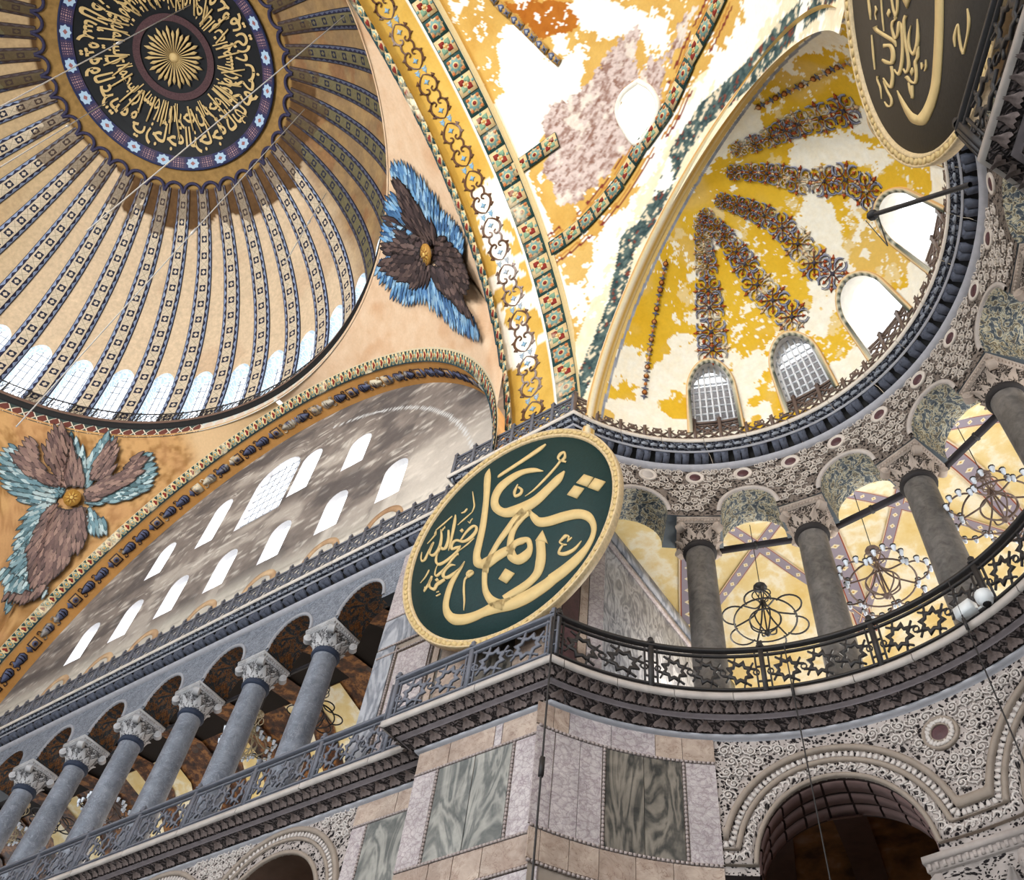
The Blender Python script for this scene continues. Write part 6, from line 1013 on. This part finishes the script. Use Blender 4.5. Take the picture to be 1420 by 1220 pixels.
for xa, xb in ((-9.4, -6.3), (-3.1, -1.9), (.6, 3.6), (-16, -12.7)):  # bays where lit patches of the vault are painted cream
    b = MB(); b.grid(np.stack([np.stack([np.linspace(xa, xb, 6), 0*np.linspace(xa, xb, 6)+y, 0*np.linspace(xa, xb, 6)+z-.06], -1) for y, z in prb], 1)); b.build('lit_panel', M['gyel'], gn2, True)
b = MB(); b.grid(np.stack([np.stack([xs, 0*xs+y, 0*xs+z], -1) for y, z in prd], 1)); gn = b.build('north_gallery_ceiling', plain('shaded_vault', S(26, 20, 18), .45, 1.2, .8, .2, 0, .1, 'pos'), smooth=True, kind='structure')  # near part of the vault: gallery shade put into its colour
for x in np.arange(-20.6, 12, PX): b = MB(); L = np.array([[x, y, z-.1] for y, z in prf]); L[-1, 2] = 15; b.grid(np.stack([L-[.55, 0, 0], L+[.55, 0, 0]], 1)); b.build('mosaic_rib', M['dmos'], gn)
def fb(s, t, d): return np.stack([s, 25.4+d+0*s, t+0*s], -1)
BW = [(x, .95, 16.4, 19.8, .95) for x in np.arange(-24, 11, PX)]; b, r = MB(), MB(); arcwall(fb, -26, 11.3, 15, 22.4, BW, .8, b, r, ds=3, n=10, rows=2); gb = b.build('wall_gallery_back', M['dmos'], kind='structure'); r.build('window_reveal', M['slabu'], gb)
for i, op in enumerate(BW): s, t = outline(op, 10); w_ = empty('window_%d' % (100+i)); tag(w_, kind='structure'); b = MB(); b.ngon(fb(s, t, .5)); b.build('pane', M['glass'], w_)
b = MB(); b.bx(-26, 11.3, 17.7, 26, 14.7, 15.05); b.build('gallery_floor', M['slab'], kind='structure'); b = MB(); b.bx(11.2, 11.5, 18.6, 26, 15, 25.4); b.build('wall_gallery_end', M['dmos'], kind='structure')
b = MB(); b.grid(np.stack([np.stack([xs, 0*xs+y, 0*xs+z], -1) for y, z in ((19, 11.5), (19.4, 13.2), (21.5, 14.4), (24, 13.6), (25.4, 11), (25.4, 0))], 1)); b.build('north_aisle_ceiling', M['aisle'], smooth=True, kind='structure')
# tie beams across the arches
def tie(a, b_, w, label):
    a, b_ = np.array(a), np.array(b_); root = empty('tie_beam', tuple(a), 0, label, 'beam'); m_ = MB(); m_.bar((0, 0, 0), b_-a, w, w*1.2); m_.build('beam', plain('tarred_timber', S(46, 42, 46), .3, 4) if 'tie' not in M else M['tie'], root)
    m_ = MB()
    for f in (.04, .5, .96): d = (b_-a); p = d*f; u = d/np.linalg.norm(d); m_.box(p, u*.04, np.cross(u, (0, 0, 1))*w*.62, (0, 0, w*.72))
    m_.build('iron_strap', M['iron'], root)
M['tie'] = plain('tarred_timber', S(44, 40, 44), .3, 4)
for k in range(5):
    a1, a2 = math.radians(EXA[k]-3.2), math.radians(EXA[k+1]+3.2); r = 8.1; tie((E2[0]+r*math.cos(a1), E2[1]+r*math.sin(a1), 21.95), (E2[0]+r*math.cos(a2), E2[1]+r*math.sin(a2), 21.95), .13, 'dark tie beam across the curved gallery arch between its %s and %s columns' % (ORD[k], ORD[k+1]))
for k in range(5): tie(((2.5-k)*PX-.45, YT+1.2, 22.3), ((1.5-k)*PX+.45, YT+1.2, 22.3), .09, 'thin tie bar across the straight gallery arch between its %s and %s columns' % (ORD[k], ORD[k+1]))
# added point lights without fixtures that brighten the galleries
def lamp(p, w, col=(1, .93, .82)):
    l = bpy.data.lights.new('gallery_fill', 'POINT'); l.energy = w; l.color = col; l.shadow_soft_size = .35; o = bpy.data.objects.new('gallery_fill', l); COL.objects.link(o); o.location = p
for k in range(5): a = math.radians(EXA[k]-11.55); lamp((E2[0]+10.8*math.cos(a), E2[1]+10.8*math.sin(a), 18.2), 80)
lamp((19.6, 22.5, 18.6), 75)
for k in range(-3, 4): lamp((PX*k, 24.3, 20.5), 45)
# ---------------------------------------------------------------- calligraphic roundels
def roundel(c, tx, up, r, strokes, polys, board, label, th=.025):
    tx, up = np.array(tx, float), np.array(up, float); n_ = np.cross(tx, up); c = np.array(c); root = empty('roundel', tuple(c-up*r), 0, label, 'roundel'); O = c-up*r
    def put(mb, nm, mat, par, smooth=False):
        o = mb.build(nm, M[mat], par, smooth); return o
    L3 = lambda u, v, w: c+tx*u+up*v+n_*w-O
    b = MB(); a = np.linspace(0, 2*math.pi, 97); rg = [.001, r*.5, r*.97, r*.97, .001]; ws = [.0, .0, 0., -.1, -.1]
    b.grid(np.array([[L3(q*math.cos(x), q*math.sin(x), w) for x in a] for q, w in zip(rg, ws)])); bo = put(b, 'board', board, root)
    b = MB(); pr = [(.93, 0), (.935, .05), (.95, .07), (.955, .045), (.985, .06), (.99, .1), (1.0, .08), (1.0, -.12), (.95, -.14)]; b.grid(np.array([[L3(r*q*math.cos(x), r*q*math.sin(x), w) for x in a] for q, w in pr])); fr_ = put(b, 'frame', 'goldframe', root)
    lb = MB(); poly2(lb, [(-.05, -.08), (0, -.1), (.05, -.08), (.06, .02), (0, .1), (-.06, .02)], .03); lm = lb.mesh('carved_leaf', M['gold'])
    for q in range(110):
        x = 2*math.pi*q/110; o = mobj('carved_leaf', lm, fr_); rad = tx*math.cos(x)+up*math.sin(x); tan = np.cross(n_, rad); d = (tan+rad*(.35 if q % 2 else -.35)); d /= np.linalg.norm(d); frame(o, L3(r*.97*math.cos(x), r*.97*math.sin(x), .05), np.cross(d, n_), d, n_)
    for st in strokes:
        A = np.array(st); sp = spline(A, 5); b = MB(); l, rr_ = sp[:, :2], sp[:, 2:]
        b.grid(np.array([[L3(*l[i], .005), L3(*l[i], th), L3(*rr_[i], th), L3(*rr_[i], .005)] for i in range(len(sp))])); put(b, 'gilt_stroke', 'gold', bo)
    for p in polys:
        b = MB(); b.ngon([L3(x, y, .005) for x, y in p], n_*th); put(b, 'gilt_dot', 'gold', bo)
    return root
roundel((16.931, 15.799, 19.752), (1, 0, 0), (0, -math.sin(.125), math.cos(.125)), 3.38, ST1, PL1, 'board', 'huge dark green roundel with gold calligraphy on the marble pier')
_n = (math.cos(math.radians(205.873)), math.sin(math.radians(205.873)))
roundel((30.173, 8.909, 19.693), (-_n[1], _n[0], 0), (_n[0]*math.sin(.132), _n[1]*math.sin(.132), math.cos(.132)), 3.406, ST2, PL2, 'board2', 'huge brown black roundel with gold calligraphy, cut by the upper right edge')
# ---------------------------------------------------------------- seraph mosaics on the pendentives
PO = np.array([0, 0, 25.1])
def pend_pts(F, U, V, off):
    f0, X_, Y_ = F; d = f0+X_*U[..., None]+Y_*V[..., None]-PO; d /= np.linalg.norm(d, axis=-1)[..., None]; lo, hi = np.full(U.shape, 12.), np.full(U.shape, 22.19)
    for _ in range(26):
        m_ = (lo+hi)/2; P = PO+d*m_[..., None]; z, _r = zpend(np.abs(P[..., 0])+1e-9, np.abs(P[..., 1])+1e-9); k = P[..., 2] > z; hi = np.where(k, m_, hi); lo = np.where(k, lo, m_)
    return PO+d*(lo-off)[..., None]
def seraph(d, pal, label, fl, fw):
    f0 = np.array(d['face']); n0_ = (f0-PO)/np.linalg.norm(f0-PO); X0 = np.cross((0, 0, 1), n0_); X0 /= np.linalg.norm(X0); F = (f0, X0, np.cross(n0_, X0)); root = empty('seraph_mosaic', tuple(f0), 0, label, 'mosaic'); O = f0; layer = 0; up_ = -n0_
    for kind, poly, rt in d['w']:
        layer += 1; pa = np.array(poly); cols = np.array(pal[kind]); off0 = .08+.013*layer; mb = MB(); cen = pa.mean(0); rt = np.array(rt)
        Gx, Gy = np.meshgrid(np.arange(pa[:, 0].min(), pa[:, 0].max(), fw*.5), np.arange(pa[:, 1].min(), pa[:, 1].max(), fw*.5), indexing='ij'); ins = inpoly(Gx, Gy, poly); g = np.stack([Gx[ins], Gy[ins]], -1)
        q = g[:, None]+np.array([(-1, -1), (1, -1), (1, 1), (-1, 1)])*fw*.28; V = pend_pts(F, q[..., 0], q[..., 1], off0)-O; mb.add(V.reshape(-1, 3), np.arange(len(g)*4).reshape(-1, 4), col=cols[0]*.4)
        Gx, Gy = np.meshgrid(np.arange(pa[:, 0].min(), pa[:, 0].max(), fw*1.05), np.arange(pa[:, 1].min(), pa[:, 1].max(), fw*1.15), indexing='ij'); Gx = Gx+np.where(np.arange(Gx.shape[1]) % 2, .5*fw, 0); ins = inpoly(Gx, Gy, poly); g = np.stack([Gx[ins], Gy[ins]], -1); g += RNG.normal(size=g.shape)*fw*.12
        g = g[np.argsort(-np.hypot(*(g-rt).T))]; n_ = len(g); D_ = g-rt; L = np.hypot(*D_.T)+1e-6; tip = cen-rt; tip = tip/(np.hypot(*tip)+1e-6); D_ = D_/L[:, None]*.65+tip*.45; D_ /= np.hypot(*D_.T)[:, None]; S_ = np.stack([-D_[:, 1], D_[:, 0]], 1); l = fl*(.8+.4*RNG.random(n_))*np.where(L < .8, .55, 1); w = fw*.62+0*l
        sh = [(-.7, -.4), (-1, .1), (-.6, .45), (0, .66), (.6, .45), (1, .1), (.7, -.4), (0, .1)]; q = np.stack([g+S_*(w*a_)[:, None]+D_*(l*b_)[:, None] for a_, b_ in sh], 1); o2 = (off0+.02+.00008*np.arange(n_))[:, None]+np.zeros(8)
        V = pend_pts(F, q[..., 0], q[..., 1], o2)-O; inn = V[:, 7:8]+(V-V[:, 7:8])*.72+up_*.012; cc = cols[RNG.integers(len(cols), size=n_)]*(.8+.45*RNG.random((n_, 1))); fan = np.array([(i, (i+1) % 7, 7) for i in range(7)]); T = (fan[None]+np.arange(n_)[:, None, None]*8).reshape(-1, 3)
        mb.add(V.reshape(-1, 3), None, T, col=np.repeat(cc*.25, 8, 0)); mb.add(inn.reshape(-1, 3), None, T, col=np.repeat(cc, 8, 0)); mb.build('wing', M['mosaic'], root)
    n_ = -n0_; x_ = np.cross((0, 0, 1), n_); x_ /= np.linalg.norm(x_); b = MB(); poly2(b, circ2(.46, 20), .08, S(176, 128, 58)); poly2(b, star(8, .16, .4), .11, S(206, 164, 84)); poly2(b, star(8, .1, .26, .4), .13, S(150, 100, 44)); poly2(b, circ2(.09, 10), .15, S(226, 190, 110)); o = b.build('face_medallion', M['mosaic'], root); frame(o, n_*.3, x_, np.cross(n_, x_), n_)
PAL = dict(blue=[S(110, 156, 196), S(84, 128, 174), S(150, 186, 214), S(64, 104, 150)], dark=[S(70, 56, 56), S(52, 42, 44), S(96, 78, 74)], teal=[S(132, 160, 166), S(84, 116, 124), S(178, 196, 198), S(104, 136, 146)], brown=[S(128, 100, 92), S(104, 80, 76), S(150, 120, 108)])
seraph(SER[0], PAL, 'dark winged seraph mosaic with blue outer feathers beside the great dome', .62, .2); seraph(SER[1], PAL, 'brown and grey winged seraph mosaic with gold star face at the left', .66, .21)
# ---------------------------------------------------------------- chandeliers
def ellipse(rx, ry, n=24): return [(rx*math.cos(2*math.pi*i/n), ry*math.sin(2*math.pi*i/n)) for i in range(n)]
CUP = None
def chandelier(x, y, z, ztop, R, label, lamps, mat, group=None, crown=1.15, rot=0.):
    global CUP
    root = empty('chandelier', (x, y, z), rot, label, 'chandelier', group); mt = M[mat]
    if CUP is None: b = MB(); b.lathe([(.0, -.09), (.035, -.07), (.05, 0), (.065, .07)], 8); CUP = b.mesh('glass_cup', plain('lamp_glass', S(220, 226, 236), .08, 8, .15, .6)), None; b = MB(); b.lathe([(.02, .07), (.07, .07), (.075, .11), (.03, .14), (.0, .14)], 8); CUP = CUP[0], b.mesh('cup_holder', M['iron'])
    t = .024
    b = MB(); b.tube([(0, 0, -.45), (0, 0, crown)], .022, 6); b.build('stem', mt, root)
    b = MB(); b.tube([(0, 0, crown), (0, 0, ztop-z)], .012, 5); b.build('cable', M['iron'], root)
    b = MB(); b.lathe([(.0, crown+.22), (.07, crown+.18), (.17, crown+.1), (.19, crown+.04), (.08, crown), (.05, crown-.06), (.0, crown-.06)], 10); b.build('crown_cap', mt, root)
    for i in range(6):
        a = math.pi/3*i; c, s_ = math.cos(a), math.sin(a); b = MB(); b.tube([(c*q, s_*q, h) for q, h in spline([(.05, crown-.02), (.2, crown-.08), (.24, crown-.24), (.12, crown-.4), (.05, crown-.46)], 4)], t*.7, 5); b.build('lantern_rib', mt, root)
        b = MB(); b.tube([(c*q, s_*q, h) for q, h in spline([(.05, crown-.46), (.1, .5), (.3, .22), (.62*R, .06), (.78*R, 0)], 4)], t, 5); b.build('arm', mt, root)
        b = MB(); b.tube([(c*q, s_*q, h) for q, h in spline([(.4*R, .02), (.36*R, -.2), (.2, -.36), (.03, -.45)], 4)], t*.9, 5); b.build('lower_arm', mt, root)
        a2 = a+math.pi/6; cx, cy = .8*R*math.cos(a2), .8*R*math.sin(a2); b = MB(); q = np.linspace(-1.9, 1.9, 14); lp = [(cx+.33*R*math.cos(a2+w), cy+.33*R*math.sin(a2+w), .0) for w in q]; b.tube(lp, t, 5); lobe = b.build('petal_hoop', mt, root)
        if lamps:
            for w in np.linspace(-1.7, 1.7, 6 if lamps > 1 else 4):
                px, py = cx+.37*R*math.cos(a2+w), cy+.37*R*math.sin(a2+w)
                for me, nm in ((CUP[0], 'glass_cup'), (CUP[1], 'cup_holder')): o = mobj(nm, me, lobe); o.location = (px, py, -.02)
    for nm, rr_, zz in (('outer_ring', .8*R, 0.), ('inner_ring', .4*R, 0.02)): b = MB(); b.tube([(*p, zz) for p in ellipse(rr_, rr_, 36)], t, 6, True); b.build(nm, mt, root)
    b = MB(); b.lathe([(.0, -.36), (.07, -.4), (.09, -.46), (.05, -.52), (.0, -.56)], 10); b.build('finial', mt, root)
chandelier(21.37, 21.15, 19.15, 22.95, .98, 'unlit wrought iron chandelier of bare hoops, leftmost in the curved gallery', 0, 'iron', rot=.2)
chandelier(24.33, 21.55, 19.35, 22.9, 1.0, 'iron chandelier with glass lamp cups between the middle exedra columns', 2, 'bronze', rot=.5)
chandelier(27.46, 20.79, 19.55, 22.9, 1.0, 'iron chandelier with glass lamp cups at the right end of the curved gallery', 2, 'bronze', rot=.1)
M['pale'] = plain('pale_brass', S(176, 160, 128), .3, 8, .4, .5)
chandelier(2*PX+.5, 19.3, 20.3, 24, .8, 'black iron hoop chandelier in the gallery bay next to the marble pier', 0, 'iron', rot=.3)
chandelier(PX+.6, 19.3, 20.3, 24, .82, 'pale brass chandelier with glass cups between first and second straight gallery columns', 2, 'pale')
chandelier(-PX-.1, 19.3, 19.9, 24, .85, 'brass chandelier seen against the bright vault panel, third and fourth gallery columns', 2, 'bronze', rot=.4)
chandelier(-6.9, 19.3, 20.5, 24, .8, 'black hoop chandelier low behind the railing near the left edge', 0, 'iron'); chandelier(-9.9, 19.3, 20.9, 24, .8, 'pale brass chandelier at the left edge of the straight gallery', 2, 'pale')
# ---------------------------------------------------------------- cables, pole, camera
def cable(pts, r, mat, label, ball=None):
    P = np.array(pts); root = empty('cable', tuple(P[0]), 0, label, 'cable'); b = MB(); b.tube(P-P[0], r, 5); b.build('wire', M[mat], root)
    b = MB(); e = P[len(P)//2]-P[0] if ball is None else np.array(ball)-P[0]; d = (P[-1]-P[0])/np.linalg.norm(P[-1]-P[0]); b.bar(e-d*r*9, e+d*r*9, r*4, r*4); b.build('clamp', M[mat], root); return root
cable([(18.62, 15.9, 16.3), (18.62, 15.88, 15.2), (18.68, 15.85, 10.0)], .022, 'iron', 'black cable running down the corner of the marble pier', (18.66, 15.86, 12.2))
cable([(22.39, 19.2, 16.3), (22.4, 19.2, 15.0), (22.5, 19.25, 5)], .015, 'iron', 'thin black cable hanging before the left big arch of the exedra'); cable([(26.0, 19.0, 16.2), (26.0, 19.0, 15.0), (26.1, 19.0, 5)], .015, 'iron', 'thin black cable dropping below the white camera box')
CHN_ = [((11.54, 3.92, 49.71), (5.79, 4.2, 30.48)), ((5.33, 6.28, 53.1), (1.2, 7.57, 26.15)), ((3.0, -1.38, 55.05), (6.55, -0.24, 30.68)), ((-4.88, -0.49, 54.62), (5.39, 1.1, 29.99)), ((4.22, 10.29, 50.86), (9.71, 9.23, 32.65))]
CHL = ['pale lamp chain running from the dome edge by the arch across the gold ribs', 'longest pale lamp chain, crossing the dome ribs down to the lower left', 'pale lamp chain crossing the gilt lettering of the dome medallion', 'pale lamp chain at the upper left below the medallion', 'short pale lamp chain in the brown shaded side of the dome', 'thin pale lamp chain hanging before the rim of the dome and the seraph']
M['chainw'] = plain('steel_chain', S(196, 192, 188), .1, 9, .4, .5)
for k, (a, e) in enumerate(CHN_): cable([a, ((a[0]+e[0])/2, (a[1]+e[1])/2, (a[2]+e[2])/2-.1), e], .025, 'chainw', CHL[k])
root = empty('bracket_pole', (29.05, 10.95, 15.25), 0, 'dark bracket pole jutting from the railing corner below the brown roundel', 'pole'); b = MB(); b.tube([(0, 0, 0), (-1.27, .52, 1.75)], .042, 8); b.build('pole', M['iron'], root); b = MB(); b.lathe([(.0, -.08), (.08, -.06), (.1, 0), (.06, .08), (0, .1)], 8, (-1.27, .52, 1.75)); b.build('pole_cap', M['iron'], root); b = MB(); b.tube([(-1.2, .49, 1.65), (-1.24, 1.9, 3.2), (-1.3, 3.6, 8.2)], .012, 4); b.build('stay_wire', M['iron'], root)
q = math.radians(66.3); root = empty('security_camera', (E2[0]+6.0*math.cos(q), E2[1]+6.0*math.sin(q), 15.35), q+math.pi, 'white security camera box fixed to the curved gallery railing', 'camera'); M['camw'] = plain('white_plastic', S(226, 228, 230), .05, 4, .4, .4)
b = MB(); b.bx(-.1, .14, -.5, -.12, -.12, .14); b.build('housing', M['camw'], root); b = MB(); b.lathe([(.0, -.2), (.1, -.18), (.16, -.08), (.17, .02), (.15, .1), (.0, .1)], 14, (0.05, .15, 0)); b.build('dome_cover', M['camw'], root, True); b = MB(); b.lathe([(0, -.24), (.07, -.21), (.1, -.14), (.0, -.14)], 12, (0.05, .15, 0)); b.build('lens', M['black'], root); b = MB(); b.bar((-.12, -.3, 0), (-.12, .25, 0), .05, .05); b.build('mounting_bar', M['camw'], root)
